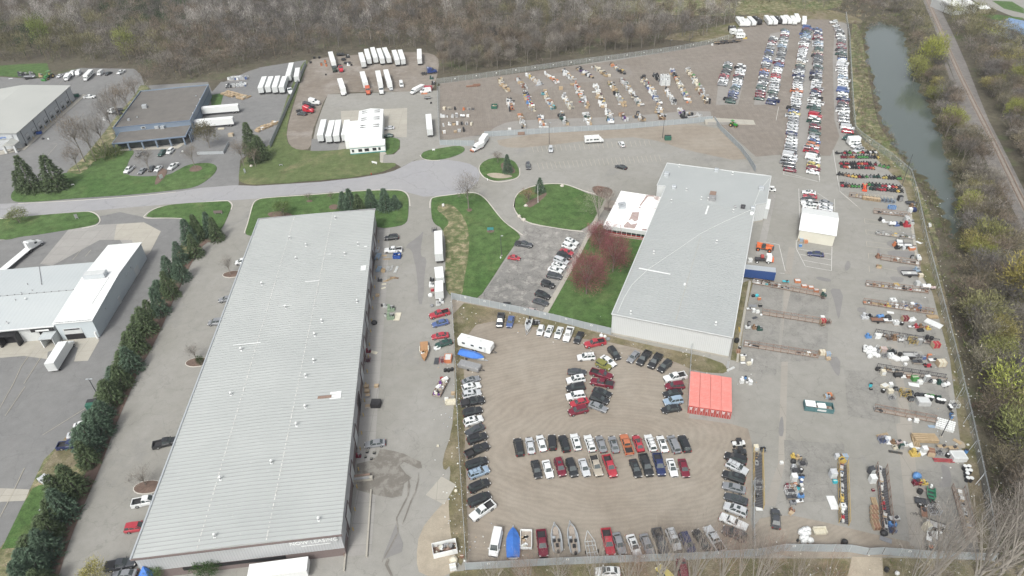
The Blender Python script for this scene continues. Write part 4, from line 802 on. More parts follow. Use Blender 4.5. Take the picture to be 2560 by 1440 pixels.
tops='''38 412 62 532|minivan k|leftmost
125 400 148 520|sedan s|second
203 378 238 506|sedan w|third
298 395 305 482|jeep k|fourth
372 386 412 505|suv k|fifth
460 370 498 500|suv w sunroof|sixth
560 378 608 512|suv w rack|seventh
648 385 690 512|sedan g|eighth
745 390 782 512|sedan g sunroof|ninth
833 376 885 532|pickup o|tenth
922 376 972 512|sedan r sunroof|eleventh
1010 370 1068 514|suv w rack|twelfth
1105 384 1152 512|sedan w sunroof|thirteenth
1185 384 1245 518|minivan g|fourteenth
1268 384 1320 510|suv k|last
'''
for ln in tops.strip().split('\n'):
 a,kd,od=ln.split('|');x0,y0,x1,y1=map(float,a.split());kd=kd.split()
 car2('t22',x1,y1,x0,y0,kd[0],kd[1],'$ %s from the left in the upper middle row'%od if od!='last' else '$ at the right end of the upper middle row','upper middle row of cars in the dirt lot',kd[2]if len(kd)>2 else None)
cars('t22','lower middle row of cars in the dirt lot','''
165 566 203 712|sedan k|$ at the left end of the lower middle row
248 564 292 712|sedan w|$ second from the left in the lower middle row
338 553 385 697|suv m sunroof|$ in the lower middle row
425 555 475 702|suv k|$ between a maroon car and a silver sedan, lower middle row
515 546 572 706|sedan s|$ beside a tan pickup in the lower middle row
600 520 660 702|pickup t|$ in the lower middle row
700 528 768 706|pickup r|$ with a spare tyre in its bed, lower middle row
903 565 952 696|sedan k sunroof|$ right of the gap in the lower middle row
975 520 1040 700|pickup k|$ in the lower middle row
1080 515 1128 696|pickup n|$ with a black bed in the lower middle row
1175 546 1228 708|sedan w sunroof|$ with a raised bonnet look in the lower middle row
1268 555 1312 706|sedan m|$ at the right end of the lower middle row''')
cars('t22','cars along the chain link fence by the rust coloured rack','''
1755 582 1600 532|suv k|$ topmost beside the yellow rack
1608 588 1768 665|suv s rack|$ estate with roof rails beside the yellow rack
1748 728 1578 668|suv k sunroof|$ third beside the yellow rack
1752 800 1578 752|sedan g|$ below a black car beside the yellow rack
1775 890 1585 830|sedan d sunroof|$ long estate in the right hand column
1760 975 1592 908|suv s sunroof|$ with a sunroof in the right hand column
1560 985 1768 1080|classic w|$ above the last car of the right hand column
1755 1160 1582 1085|suv d|$ lowest in the right hand column''')
cars('t22','vehicles parked along the bottom fence','''
700 1085 745 1290|pickup r|$ with timber in its bed by the bottom fence
775 1115 835 1275|sedan g|$ right of the red pickup by the bottom fence
885 1138 945 1282|sedan w sunroof|$ third car right of the boat trailer by the bottom fence
985 1130 1045 1280|sedan g|$ with a grey roof fourth right of the boat trailer
1080 1090 1150 1280|pickup d|$ half hidden by twigs at the bottom fence
1185 1102 1240 1230|suv s rack|$ behind bare twigs at the bottom fence
1280 1120 1355 1270|suv n|$ behind bare twigs at the bottom fence
1465 1240 1375 1095|sedan k|$ with a grey roof near the right end of the bottom row
1575 1258 1458 1070|pickup s|$ at the right end of the bottom row
215 1095 240 1300|pickup m|$ rusty one left of the two fishing boats''')
cars('t22',None,'''
812 1405 622 1405|sedan w sunroof|$ outside the bottom slat fence
1175 1445 1130 1400|hatchback y|$ cut by the bottom edge outside the fence
1290 1450 1270 1345|minivan m|$ outside the bottom fence behind twigs''')
cars('t32',None,'''
62 1085 55 930|sedan d|$ alone on the dirt below the yellow rack''')
cars('N','cars along the green chain link fence','''
700 820 950 740|sedan g sunroof|$ at the top of the column by the green fence
700 925 965 848|suv w sunroof|$ second in the column by the green fence
675 1025 998 955|suv s sunroof|$ third in the column by the green fence
690 1135 1012 1075|pickup k cover|$ with a covered bed by the green fence''')
cars('t12','cars along the green chain link fence','''
1550 225 1698 188|suv k|$ fifth down the column by the green fence
1558 298 1702 252|suv w sunroof|$ sixth down the column by the green fence
1718 308 1562 378|sedan d|$ seventh down the column by the green fence
1582 435 1738 378|suv k rack|$ eighth down the column by the green fence
1572 535 1745 455|pickup k|$ with an open bed down the column by the green fence
1575 622 1735 565|minivan k|$ below the black pickup by the green fence
1602 688 1740 635|suv l rack|$ in the column by the green fence
1600 795 1748 728|suv k rack|$ third from the bottom of the green fence column
1592 900 1760 825|minivan k|$ just above the white pickup by the green fence
1790 885 1605 1015|pickup w|$ at the bottom of the green fence column
1820 1095 1775 1300|van w|$ beside the blue covered boat by the bottom fence''')
cars('t12',None,'''
972 435 812 455|sedan g|$ beside the long warehouse near a wet patch''')
cars('t11','vehicles by the right side of the long warehouse','''
1082 335 950 348|suv k|$ with a grey roof near the far end of the long warehouse
1100 430 958 440|pickup w|$ beside a small blue skip
1452 893 1298 935|pickup r|$ with a loaded bed left of the chain link fence
1450 965 1312 998|sedan b|$ below the red pickup left of the chain link fence
1442 1068 1318 1085|sedan r|$ bright one left of the chain link fence
1462 1118 1352 1150|sedan e|$ left of the chain link fence''')
cars('t01','vehicles on the left of the long warehouse','''
1898 512 1748 530|minivan w|$ partly under the left eave of the long warehouse
1770 790 1628 812|sedan g|$ partly under the left eave of the long warehouse
1705 970 1550 980|minivan g|$ partly under the left eave of the long warehouse''')
cars('t02','vehicles on the left of the long warehouse','''
1155 460 1335 418|pickup k|$ backed out from the left eave of the long warehouse
1005 895 1190 858|pickup w|$ near the planted island left of the warehouse
945 1085 1112 1060|suv r|$ partly under the warehouse eave
808 1370 1005 1335|pickup d cover|$ beside the blue awning
1010 1420 850 1435|sedan g|$ below the blue awning at the bottom edge''')
cars('t02','vehicles half hidden by the spruce hedge','''
558 318 700 285|sedan w|$ sticking out of the spruce hedge
510 388 655 355|sedan s|$ sticking out of the spruce hedge
440 465 618 445|pickup n|$ sticking out of the spruce hedge
400 760 300 690|suv s sunroof|$ on the grass by the spruce hedge''')
cars('t00','vehicles by the blue building','''
1000 1245 935 1300|pickup w cover|$ leftmost in front of the lawn by the blue building
1085 1262 1045 1300|sedan g|$ behind the bare tree in front of the blue building
1150 1240 1118 1285|sedan d|$ right behind the bare tree in front of the blue building
1212 1240 1158 1290|sedan w|$ parked by the lawn in front of the blue building
1332 1222 1265 1275|pickup w|$ with a dark bed right of the bare tree
1238 1132 1192 1168|suv e|$ in front of the blue building pillars
1302 1112 1250 1158|suv w|$ in front of the blue building pillars
1080 1138 1022 1168|sedan g|$ left end in front of the blue building pillars
622 728 722 725|pickup w|$ behind the building with the grey dock doors
938 525 878 558|pickup w|$ at the right of the far left row
832 540 792 560|sedan k|$ in the far left row
560 538 528 578|van w|$ third in the far left row
610 530 568 575|van w|$ fourth in the far left row
780 530 728 572|van w|$ beside the small black car far left
462 560 432 578|sedan w|$ beside the green loader far left''')
cars('t10','vehicles around the small white trucking shop','''
1040 955 958 962|sedan s|$ at the right wall of the small white shop
1025 1015 952 1018|sedan e|$ at the right wall of the small white shop
1312 678 1230 690|van w|$ beside an orange sided bus near the fence
1082 600 1100 672|van w|$ square one standing in the trucking yard
395 858 295 848|suv d|$ beside the red truck cab
1005 640 1018 682|sedan s|$ in front of a white trailer in the trucking yard''')
cars('t20','cars in the quiet striped car park','''
290 1098 292 1142|suv s|$ by the lamp post in the striped car park
118 1222 124 1268|suv d|$ left end of the striped car park
840 1108 805 1055|suv w|$ below the white motorhome in the striped car park
855 1260 782 1242|sedan k|$ alone in the striped car park''')
cars('Q','cars around the white storage shed','''
1222 235 1020 212|sedan w sunroof|$ with a dark top behind the white shed
1235 288 1035 265|sedan r|$ behind the white shed
1222 328 1000 308|sedan d|$ behind the white shed
1255 385 1005 365|pickup w|$ with a black bed behind the white shed
1235 428 1020 412|suv w sunroof|$ touching the back of the white shed
1260 345 1458 388|sedan g|$ topmost of three behind the shed's right half
1265 398 1448 432|sedan w|$ in the middle of three behind the shed's right half
1270 440 1440 470|sedan s|$ lowest of three behind the shed's right half
1335 1090 1095 1065|sedan n|$ in front of the white storage shed''')
def lerp2(a,b_,f):return(a[0]+(b_[0]-a[0])*f,a[1]+(b_[1]-a[1])*f)
def column(ends,n,flip,cols,where,seed,k='p',skip=(),kinds=None):
 rr=random.Random(seed);seg=[PX(k,*e)for e in ends]
 W_=[G(*s)for s in seg];D=[0]
 for a,b_ in zip(W_,W_[1:]):D.append(D[-1]+(b_-a).length)
 prev=None;items=[]
 for i in range(n):
  s_=D[-1]*i/(n-1);j=max(q for q in range(len(D)-1)if D[q]<=s_+1e-6);f_=(s_-D[j])/(D[j+1]-D[j])
  p=W_[j].lerp(W_[j+1],f_);d=(W_[j+1]-W_[j]).normalized()
  if i in skip:continue
  c=cols[i%len(cols)];c=rr.choice('wwwwsssgddkln')if c=='w' else rr.choice('rmmk')if c=='r' else c;kd=kinds[i]if kinds and i<len(kinds)else rr.choice('ssssuuuuuvpppmh');kd={'s':'sedan','u':'suv','p':'pickup','v':'van','m':'minivan','h':'hatchback'}[kd]
  if kd=='van' and c not in 'wsbr':kd='minivan'
  items.append((i,p,d,c,kd))
 for q,(i,p,d,c,kd)in enumerate(items):
  az=math.atan2(d.y,d.x)+(math.pi/2 if flip else-math.pi/2)+rr.uniform(-.05,.05)+(.12 if not flip else-.12)
  if rr.random()<.12:az+=math.pi
  off_=Vector((math.cos(az),math.sin(az),0))*(rr.uniform(-.4,.4)+(0 if kd!='pickup' else-.5))
  lab='%s %s %s from the near end of the %s'%(CC[c][0],WD[kd],ORD[len(items)-1-q],where)
  put_car(kd,c,(p.x+off_.x,p.y+off_.y,0),az,lab,'cars in the '+where,rr.choice([None,None,'sunroof','rack'])if kd in('sedan','suv')else None,detail=False)
column([(240,755),(135,1060)],11,True,'gwedkwrrsww','short left block',1,'U',kinds='ssussssuusu')
column([(425,795),(345,1080),(262,1312)],18,True,'wkwswmkwwswegbwnwe','short right block',2,'U',kinds='upsussusuuhssshspu')
column([(885,395),(790,700),(750,900),(685,1268)],27,True,'wwrwegkbwwsbswwobnwwwwegmrek','third column from the left',3,'U',(4,),'uushuusuvssusshssshvsuususs')
column([(1050,275),(1010,550),(940,850),(850,1330)],34,True,'ebwmddwewwkkgdddwmbwwwmrwwwssekwwwwed','fourth column from the left',4,'U',kinds='ssusssuhpusssshsupusussusususshspsp')
column([(2018,73),(2010,118),(2000,170),(1987,270),(1980,330),(1972,428)],62,True,'bmdebwwswwwwmswwsswwwtekdswwwwgswwosswwsswbysggswwngwwwgwssgdmgwded','long fifth column',5)
column([(2044,77),(2046,130),(2038,250),(2035,330),(2030,434)],62,True,'bnwwmwmwswwkeetmkdgwwsekgwswwwwswmwskwwseemrwedrkegsbosrkwwymwbmwwd','long sixth column',6)
column([(2096,76),(2102,100),(2104,122)],12,True,'gskwwwswemgm','fence side column far part',7)
column([(2104,128),(2105,145),(2108,205),(2108,262),(2110,290),(2116,332)],31,True,'dgekbewwwwswwwwwsbwswmwgwwgswsrdw','fence side column near part',8,kinds='pupussvvupuuupsuuvsspsuppsushv')
cars('p','cars by the upper end of the fence side column','''
2094 54 2074 56|suv w|$ at the far top end by the right fence
2100 62 2080 66|sedan w|$ second at the far top end by the right fence
2137 335 2103 350|pickup e|$ carrying a big white camper near the mowers
2156 358 2124 370|suv w|$ upper of two beside the mowers
2160 371 2132 380|suv s rack|$ with roof rails beside the mowers''')
mat('container_red',(.55,.18,.155),.65,c2=(.62,.245,.215),scale=.6);mat('trailer_blue',(.022,.055,.17),.5);mat('container_end',(.33,.05,.045),.7,c2=(.24,.04,.035),scale=1.5)
ribbed('trailer_white',(.66,.68,.675),(.60,.62,.62),.8,0,.12,axis='X')
def ends(k,x0,y0,x1,y1,z):
 a,b_=GP(k,x0,y0,z),GP(k,x1,y1,z);d=b_-a;return(a+b_)/2,math.atan2(d.y,d.x),d.length
def semi_trailer(k,x0,y0,x1,y1,label,zt=4.0,L=None,w_=2.55,group='white semi trailers',m='trailer_white',zb=1.15):
 """(x0,y0) front / (x1,y1) rear door end, roof centre points"""
 c,a,l=ends(k,x0,y0,x1,y1,zt);L=L or l
 e=empty('semi_trailer',(c.x,c.y,0),a,label,'trailer',group)
 mb=MB();mb.box((0,0,(zb+zt)/2),(L,w_,zt-zb),m);mb.build('box',e)
 mb=MB();mb.box((0,0,zt+.015),(L-.06,w_-.06,.03),'white_paint');mb.build('roof',e)
 for s_ in(-1,1):mb=MB();mb.box((L/2+.015,s_*w_*.245,(zb+zt)/2),(.03,w_*.46,zt-zb-.3),'door_light');mb.build('door',e)
 mb=MB();mb.box((0,0,zb-.12),(L-.3,1.1,.22),'dark_metal');mb.box((L/2-.1,0,.55),(.12,w_*.8,.12),'dark_metal');[mb.box((L/2-.1,s_*.6,.85),(.1,.1,.7),'dark_metal')for s_ in(-1,1)];mb.build('chassis',e)
 for x in(L/2-1.5,L/2-2.8):
  for y in(-w_/2+.3,w_/2-.3):mb=MB();mb.tube((x,y-.25,.5),(x,y+.25,.5),.5,.5,'tyre',12);mb.tube((x,y-.27,.5),(x,y+.27,.5),.26,.26,'rim',8);mb.build('wheel',e)
 mb=MB();[mb.box((-L/2+3,s_*.8,.5),(.15,.15,1.0),'dark_metal')for s_ in(-1,1)];mb.build('landing_gear',e)
 return e
far='''1055 203 1102 355|leftmost in the far row of the trucking yard
1147 145 1193 305|second in the far row of the trucking yard
1247 118 1300 282|third in the far row of the trucking yard
1350 135 1410 300|fourth in the far row of the trucking yard
1445 122 1518 287|fifth in the far row of the trucking yard
1600 163 1658 320|sixth in the far row of the trucking yard
1700 157 1750 310|seventh in the far row of the trucking yard
2015 145 2020 303|standing alone right in the far row of the trucking yard
1135 690 1080 515|behind an orange truck cab
1375 682 1335 500|behind a white truck cab in the middle of the yard
1528 690 1466 482|beside the white cabbed truck with a car at its nose
770 790 712 625|leftmost in the middle row of the trucking yard
610 350 560 190|behind a dark green truck cab
2172 1440 2165 1200|'''
for ln in far.split('\n'):
 a,lb=ln.split('|')
 if lb:semi_trailer('g',*map(float,a.split()),'white semi trailer '+lb)
for a,lb in(((265,470,238,565),'tall one beside the slat fence and the stacked drums'),((312,508,300,572),'short one squeezed against the slat fence'),((62,573,30,655),'leftmost of four by the drum stacks'),((112,572,84,650),'second of four by the drum stacks'),((163,568,136,652),'third of four by the drum stacks'),((215,570,187,652),'fourth of four by the drum stacks'),((1292,855,1302,968),'long one parked along the chain link fence'),((508,895,478,1012),'leftmost beside the small white shop'),((570,902,540,1018),'second beside the small white shop'),((618,898,598,1015),'third beside the small white shop'),((683,898,660,1008),'nearest to the small white shop')):
 semi_trailer('t10',*a,'white semi trailer '+lb)
semi_trailer('t00',1510,805,1785,782,'white semi trailer with black lettering docked at the blue building')
semi_trailer('t00',1430,905,1745,878,'white semi trailer docked nearest the front of the blue building')
semi_trailer('t11',1365,290,1370,462,'long white semi trailer with a blue roof panel beside the dry grass',group=None)
semi_trailer('t11',1368,560,1378,640,'short white box trailer with a torn roof beside the dry grass',group=None,zt=3.4,w_=2.6)
e=semi_trailer('Q',-20,1228,715,1310,'blue sided semi trailer docked into the right wall of the grey building',m='trailer_blue',group=None,L=13)
for _c in e.children:
 if _c.name.startswith('roof'):_c.data.materials[0]=MAT['galv']
e=semi_trailer('t12',385,1345,-60,1405,'pale green ribbed cargo trailer before the near end of the long warehouse',zt=3.0,w_=3.0,group=None)
for i in range(4):
 a0,a1=(1725+i*26,927.5+i*4.3),(1751+i*26,931.8+i*4.3);b0,b1=(1721.3+i*27.2,1013.5+i*3.9),(1748.5+i*27.2,1017.4+i*3.9)
 A_,B_=(G(*a0,2.6)+G(*a1,2.6))/2,(G(*b0,2.6)+G(*b1,2.6))/2;d=B_-A_;c=(A_+B_)/2;L=d.length;an=math.atan2(d.y,d.x)
 e=empty('shipping_container',(c.x,c.y,0),an,'%s red shipping container of four set side by side on the dirt lot edge'%('leftmost','second','third','rightmost')[i],'container','red shipping containers side by side')
 mb=MB();mb.box((0,0,1.3),(L,2.42,2.58),'container_red');mb.build('body',e)
 mb=MB();mb.box((0,0,2.62),(L-.1,2.3,.05),'container_red');[mb.box((-L/2+.4+q*.55,0,2.655),(.2,2.1,.03),'container_red')for q in range(int(L/.55))];mb.build('roof',e)
 for s_ in(-1,1):
  mb=MB();mb.box((L/2+.03,s_*.59,1.3),(.06,1.12,2.4),'container_end');dr=mb.build('door',e)
  for q in(-.3,.25):mb=MB();mb.box((L/2+.09,s_*.59+q,1.3),(.05,.05,2.3),'door_light');mb.build('lock_rod',dr)
  for q in range(4):mb=MB();mb.box((L/2+.075,s_*.59,2.1-q*.22),(.03,.7-.12*q if s_<0 else.25,.09),'white_paint');mb.build('marking',dr)
def truck_cab(k,rx,ry,fx,fy,col,label,sleeper=True,group='truck cabs',z=1.2,L=None,bare=True,cname=None):
 c,a,l=ends(k,rx,ry,fx,fy,z);L=L or l;L=max(L,5)
 e=empty('truck_cab',(c.x,c.y,0),a,label,'truck',group);C_=col
 h=L/2;cb=2.0 if sleeper else 1.7
 x1=h-1.5;x0=x1-(3.6 if sleeper else 2.0)
 ring=lambda x,z0,z1,w_:[(x,-w_,z0),(x,-w_,z1-.25),(x,-w_*.85,z1),(x,w_*.85,z1),(x,w_,z1-.25),(x,w_,z0)]
 mb=MB();mb.loft([ring(x0,.9,3.5 if sleeper else 2.9,1.15),ring(x0+.6,.9,3.7 if sleeper else 2.95,1.2),ring(x1-.9,.9,3.0 if sleeper else 2.9,1.18),ring(x1,.9,2.2,1.12),ring(h-.35,.8,1.85,.98),ring(h,.7,1.5,.85)],'paint');mb.build('body',e,C_)
 mb=MB();mb.add([(x1-.85,-1.0,2.85),(x1-.85,1.0,2.85),(x1+.05,1.0,2.2),(x1+.05,-1.0,2.2)],[(0,1,2,3)],'glass_car');o=mb.build('windshield',e);o.location.z=.06;o.location.x=.04
 for s_ in(-1,1):
  mb=MB();mb.box((x1-1.0,s_*1.18,2.25),(.9,.06,.6),'glass_car');mb.build('side_window',e)
  mb=MB();mb.tube((x0-.15,s_*.95,.9),(x0-.15,s_*.95,3.9 if sleeper else 3.0),.1,.1,'rim',8);mb.build('exhaust_stack',e)
  mb=MB();mb.box((h-.1,s_*.7,1.15),(.15,.3,.25),'lamp_clear');mb.build('headlight',e)
 mb=MB();mb.box(((x0-h)/2,0,.8),(x0+h,.9,.25),'dark_metal');mb.box((-h+1.6,0,1.05),(1.0,1.0,.15),'dark_metal');mb.build('chassis',e)
 for x,two in((h-1.0,0),(-h+1.0,1),(-h+2.3,1)):
  if not bare and two:continue
  for y in(-1.0,1.0):mb=MB();mb.tube((x,y-.2-.1*two,.5),(x,y+.2+.1*two,.5),.5,.5,'tyre',12);mb.tube((x,y-.32,.5),(x,y+.32,.5),.24,.24,'rim',8);mb.build('wheel',e)
 return e
WH,RD,BL,DG=(.66,.68,.68),(.42,.025,.04),(.025,.05,.17),(.02,.035,.025)
truck_cab('t10',375,770,478,770,WH,'white truck cab with a tall sleeper beside a red truck cab')
truck_cab('t10',345,800,440,795,(.03,.03,.035),'dark truck cab between a white and a red truck cab')
truck_cab('t10',300,820,432,830,RD,'bright red truck cab with a tall sleeper beside the dirt bank')
truck_cab('t10',1235,545,1355,530,BL,'navy blue truck cab at the wood edge')
truck_cab('t10',575,470,592,530,DG,'dark green truck cab with a pale grille',sleeper=False)
truck_cab('t10',618,475,642,530,RD,'small red truck cab in the far corner of the trucking yard',sleeper=False)
truck_cab('g',1150,700,1185,870,(.42,.10,.05),'orange truck cab coupled to a white trailer')
truck_cab('g',1375,680,1402,865,WH,'white truck cab coupled to a white trailer',sleeper=False)
truck_cab('g',745,760,775,885,WH,'white truck cab of the leftmost middle row trailer',sleeper=False)
truck_cab('t10',240,650,262,698,WH,'white truck cab beside the slat fence corner',sleeper=False)
truck_cab('t00',905,845,815,830,WH,'white truck cab without a trailer behind bare trees',sleeper=False)
truck_cab('t01',130,470,335,350,WH,'long nosed white truck cab pulling a flatbed by the lawn',L=7.5)
c,a,l=ends('t01',-60,650,215,420,1.3)
e=empty('flatbed_trailer',(c.x,c.y,0),a,'white flatbed trailer behind the long nosed white truck cab','trailer')
mb=MB();mb.box((0,0,1.3),(l,2.5,.2),'white_paint');mb.build('deck',e);mb=MB();mb.box((0,0,1.0),(l,.9,.4),'dark_metal');mb.build('chassis',e)
for x in(-l/2+1.5,-l/2+2.8):
 for y in(-1,1):mb=MB();mb.tube((x,y-.25,.5),(x,y+.25,.5),.5,.5,'tyre',12);mb.build('wheel',e)
def box_truck(k,x0,y0,x1,y1,zt,label,cabL=2.6,col=WH,w_=2.45,name='box_truck',group=None):
 """box roof centre line rear->front, cab ahead"""
 c,a,l=ends(k,x0,y0,x1,y1,zt)
 e=empty(name,(c.x,c.y,0),a,label,'truck',group)
 mb=MB();mb.box((0,0,(zt+.9)/2),(l,w_,zt-.9),'trailer_white');mb.box((0,0,zt+.01),(l-.1,w_-.1,.04),'white_paint');mb.build('box',e)
 mb=MB();x=l/2+.15;R2=lambda x,z1,w2:[(x,-w2,.6),(x,-w2,z1-.2),(x,-w2*.85,z1),(x,w2*.85,z1),(x,w2,z1-.2),(x,w2,.6)]
 mb.loft([R2(x,2.3,1.0),R2(x+cabL*.45,2.25,1.0),R2(x+cabL*.62,1.5,.98),R2(x+cabL,1.25,.85)],'paint');mb.build('cab',e,col)
 mb=MB();mb.add([(x+cabL*.47,-.85,2.2),(x+cabL*.47,.85,2.2),(x+cabL*.64,.85,1.55),(x+cabL*.64,-.85,1.55)],[(0,1,2,3)],'glass_car');mb.build('windshield',e)
 for x in(-l/2+1.2,l/2+cabL*.65):
  for y in(-.95,.95):mb=MB();mb.tube((x,y-.15,.42),(x,y+.15,.42),.42,.42,'tyre',12);mb.tube((x,y-.17,.42),(x,y+.17,.42),.22,.22,'rim',8);mb.build('wheel',e)
 mb=MB();mb.box((-l/2-.03,0,(zt+1)/2+.1),(.05,w_-.2,zt-1.2),'door_light');mb.build('rear_door',e)
 if name=='motorhome':
  for s_ in(-1,1):
   for x in(-l*.32,-l*.08,l*.18,l*.36):mb=MB();mb.box((x,s_*(w_/2+.01),1.95),(1.0,.05,.55),'glass_car');mb.build('window',e)
  mb=MB();mb.box((0,0,zt+.12),(.8,.7,.2),'door_light');mb.build('roof_vent',e)
 return e
box_truck('t01',365,1285,470,1120,3.6,'white box truck with small black lettering near the canopy',cabL=2.8)
box_truck('t11',1372,745,1372,665,3.6,'old white box truck with red lettering and blue stripes before piled scrap',cabL=2.4)
box_truck('t20',545,1025,655,1018,3.0,'white motorhome standing in the striped car park',cabL=1.6,name='motorhome')
box_truck('t10',1722,1000,1690,1045,3.3,'white square box trailer towed by a tow truck at the slat fence',cabL=.8)
box_truck('t10',1690,1065,1650,1085,2.6,'white van body behind the orange tow truck',cabL=2.0)
box_truck('t00',680,520,635,565,2.9,'white motorhome with an orange stripe in the far left row',cabL=1.5,name='motorhome')
box_truck('t00',512,545,490,575,2.4,'small white cargo trailer beside white vans far left',cabL=.6)
box_truck('t10',1250,632,1185,665,2.4,'white bucket truck with a folded boom at the fence',cabL=2.2)
car2('t10',1690,1095,1612,1132,'pickup','o','orange and white tow truck pulling a white box trailer')
car2('t10',1320,668,1240,668,'van','r','faded red van behind a white one near the fence')
def camper(k,x0,y0,x1,y1,label,zt=3.1,w_=2.5,group='campers at the top of the far lot',dark=False,hitch=True,name='travel_trailer',nose=.4):
 c,a,l=ends(k,x0,y0,x1,y1,zt-.1)
 e=empty(name,(c.x,c.y,0),a,label,'camper',group);h=l/2;m_='white_paint' if not dark else 'trim'
 R2=lambda x,z0,z1,w2:[(x,-w2,z0),(x,-w2,z1-.15),(x,-w2+.15,z1),(x,w2-.15,z1),(x,w2,z1-.15),(x,w2,z0)]
 mb=MB();mb.loft([R2(-h,.7,zt-.1,w_/2),R2(-h+.15,.6,zt,w_/2),R2(h-nose,.6,zt,w_/2),R2(h-.05,1.2,zt-.5*nose/.4*.6,w_/2-.05)],m_);mb.build('body',e)
 mb=MB();[mb.box((x,0,zt+.08),(.7,.6,.18),'door_light')for x in(-l*.22,l*.15)];mb.build('roof_vent',e)
 for s_ in(-1,1):
  for x in(-l*.32,-l*.05,l*.2):mb=MB();mb.box((x,s_*(w_/2+.01),1.95),(.9,.05,.55),'glass_car');mb.build('window',e)
 mb=MB();mb.box((l*.33,-w_/2-.01,1.6),(.65,.05,1.7),'door_light');mb.build('door',e)
 if hitch:mb=MB();mb.bar((h-.1,-.5,.55),(h+1.2,0,.55),.1,.1,'dark_metal');mb.bar((h-.1,.5,.55),(h+1.2,0,.55),.1,.1,'dark_metal');mb.build('hitch',e)
 for x in(-.5,.5):
  for y in(-w_/2+.2,w_/2-.2):mb=MB();mb.tube((x,y-.12,.36),(x,y+.12,.36),.36,.36,'tyre',10);mb.build('wheel',e)
 return e
camper('N',650,115,1145,250,'long white travel trailer beside the blue covered boat',group=None)
pos=[((370,65,440,150),'leftmost'),((425,70,480,150),'second'),((490,95,530,150),'small third'),((535,62,615,140),'fourth'),((780,45,850,130),'sixth'),((860,55,925,130),'seventh'),((1010,52,1055,120),'ninth'),((1060,42,1135,120),'tenth'),((1155,52,1205,125),'eleventh'),((1215,22,1250,100),'tall twelfth')]
for a,o_ in pos:camper('U',*a,'%s white camper from the left at the top edge of the far lot'%o_,hitch=False)
camper('U',610,55,705,120,'black fifth camper in the row at the top edge of the far lot',dark=True,hitch=False)
camper('U',925,55,995,110,'dark eighth camper in the row at the top edge of the far lot',dark=True,hitch=False)
camper('U',240,205,350,205,'dark camper beside white ones at the wood edge',dark=True,hitch=False)
camper('U',270,250,350,240,'white camper behind the lamp post at the wood edge',hitch=False)
camper('U',330,260,440,250,'largest white camper of the group at the wood edge',hitch=False)
camper('U',355,305,480,305,'nearest white camper of the group at the wood edge',hitch=False)
camper('t30',275,120,275,158,'thirteenth white camper at the right end of the far row',hitch=False)
camper('X',1520,660,1310,670,'white slide-in camper carried by a dark green pickup',zt=3.6,w_=2.3,group=None,hitch=False,name='truck_camper')
def boat(k,sx,sy,bx,by,label,W=2.2,cover=None,hull='galv',inner='wood_grey',trailer=True,z=.8,cons=True):
 c,a,l=ends(k,sx,sy,bx,by,z)
 e=empty('boat',(c.x,c.y,0),a,label,'boat');h=l/2;zz=.55 if trailer else 0.02
 prof=[(-h,.9),(-h*.4,1.0),(h*.2,.98),(h*.6,.72),(h*.85,.38),(h,.04)]
 mb=MB();mb.loft([[(x,-W/2*w_*.55,zz+.0),(x,-W/2*w_,zz+.75),(x,-W/2*w_*.86,zz+.75),(x,-W/2*w_*.5,zz+.12),(x,W/2*w_*.5,zz+.12),(x,W/2*w_*.86,zz+.75),(x,W/2*w_,zz+.75),(x,W/2*w_*.55,zz+.0)]for x,w_ in prof],hull);mb.build('hull',e)
 if cover:
  mb=MB();mb.loft([[(x,-W/2*w_*1.04,zz+.6),(x,-W/2*w_*1.02,zz+.8),(x,0,zz+.85+hh),(x,W/2*w_*1.02,zz+.8),(x,W/2*w_*1.04,zz+.6)]for(x,w_),hh in zip(prof,(.35,.7,.75,.35,.15,.02))],cover);mb.build('cover',e)
 else:
  mb=MB();mb.add([(x,s_*W/2*w_*.84,zz+.22)for s_ in(-1,1)for x,w_ in prof],[(0,1,7,6),(1,2,8,7),(2,3,9,8),(3,4,10,9),(4,5,11,10)],inner);mb.build('deck',e)
  if cons:
   for x,y,s_ in((-h*.2,-.45,.5),(-h*.2,.45,.5),(-h*.55,0,.6)):mb=MB();mb.box((x,y,zz+.45),(s_,s_,.5),'black_plastic');mb.build('seat',e)
   mb=MB();mb.box((-h*.02,.5,zz+.55),(.4,.6,.7),'galv');mb.build('console',e)
   mb=MB();mb.box((h*.5,0,zz+.5),(h*.55,W*.5,.1),inner);mb.build('casting_deck',e)
  else:
   for x in(-h*.6,-h*.05,h*.42):mb=MB();mb.box((x,0,zz+.5),(.45,W*.86*(1 if x<0 else.8),.08),hull);mb.build('bench',e)
  mb=MB();mb.box((-h-.25,0,zz+.75),(.45,.4,.7),'black_plastic' if cons else 'white_paint');mb.build('outboard',e)
 if trailer:
  mb=MB();[mb.bar((-h*.9,s_*.7,.42),(h*.55,s_*.7,.42),.1,.1,'galv')for s_ in(-1,1)];[mb.bar((h*.55,s_*.7,.42),(h+1.1,0,.42),.1,.1,'galv')for s_ in(-1,1)];mb.build('trailer',e)
  for y in(-W/2+.1,W/2-.1):mb=MB();mb.tube((-h*.3,y-.1,.32),(-h*.3,y+.1,.32),.32,.32,'tyre',10);mb.build('wheel',e)
 return e
boat('N',655,370,1020,460,'boat under a bright blue cover beside a long white travel trailer',2.6,'cloth_blue','white_paint')
boat('t22',10,1310,8,1085,'boat under a blue cover between a white van and a utility boat',2.7,'cloth_blue','white_paint')
boat('t22',345,1260,320,1060,'grey fishing boat with seats, left of two by the bottom fence',2.2,None,'galv','wood_grey')
boat('t22',475,1270,438,1050,'grey fishing boat with seats, right of two by the bottom fence',2.2,None,'galv','wood_grey')
boat('M',1020,435,985,595,'small white edged boat beside an outboard frame under the slat fence',1.9,None,'white_paint','galv')
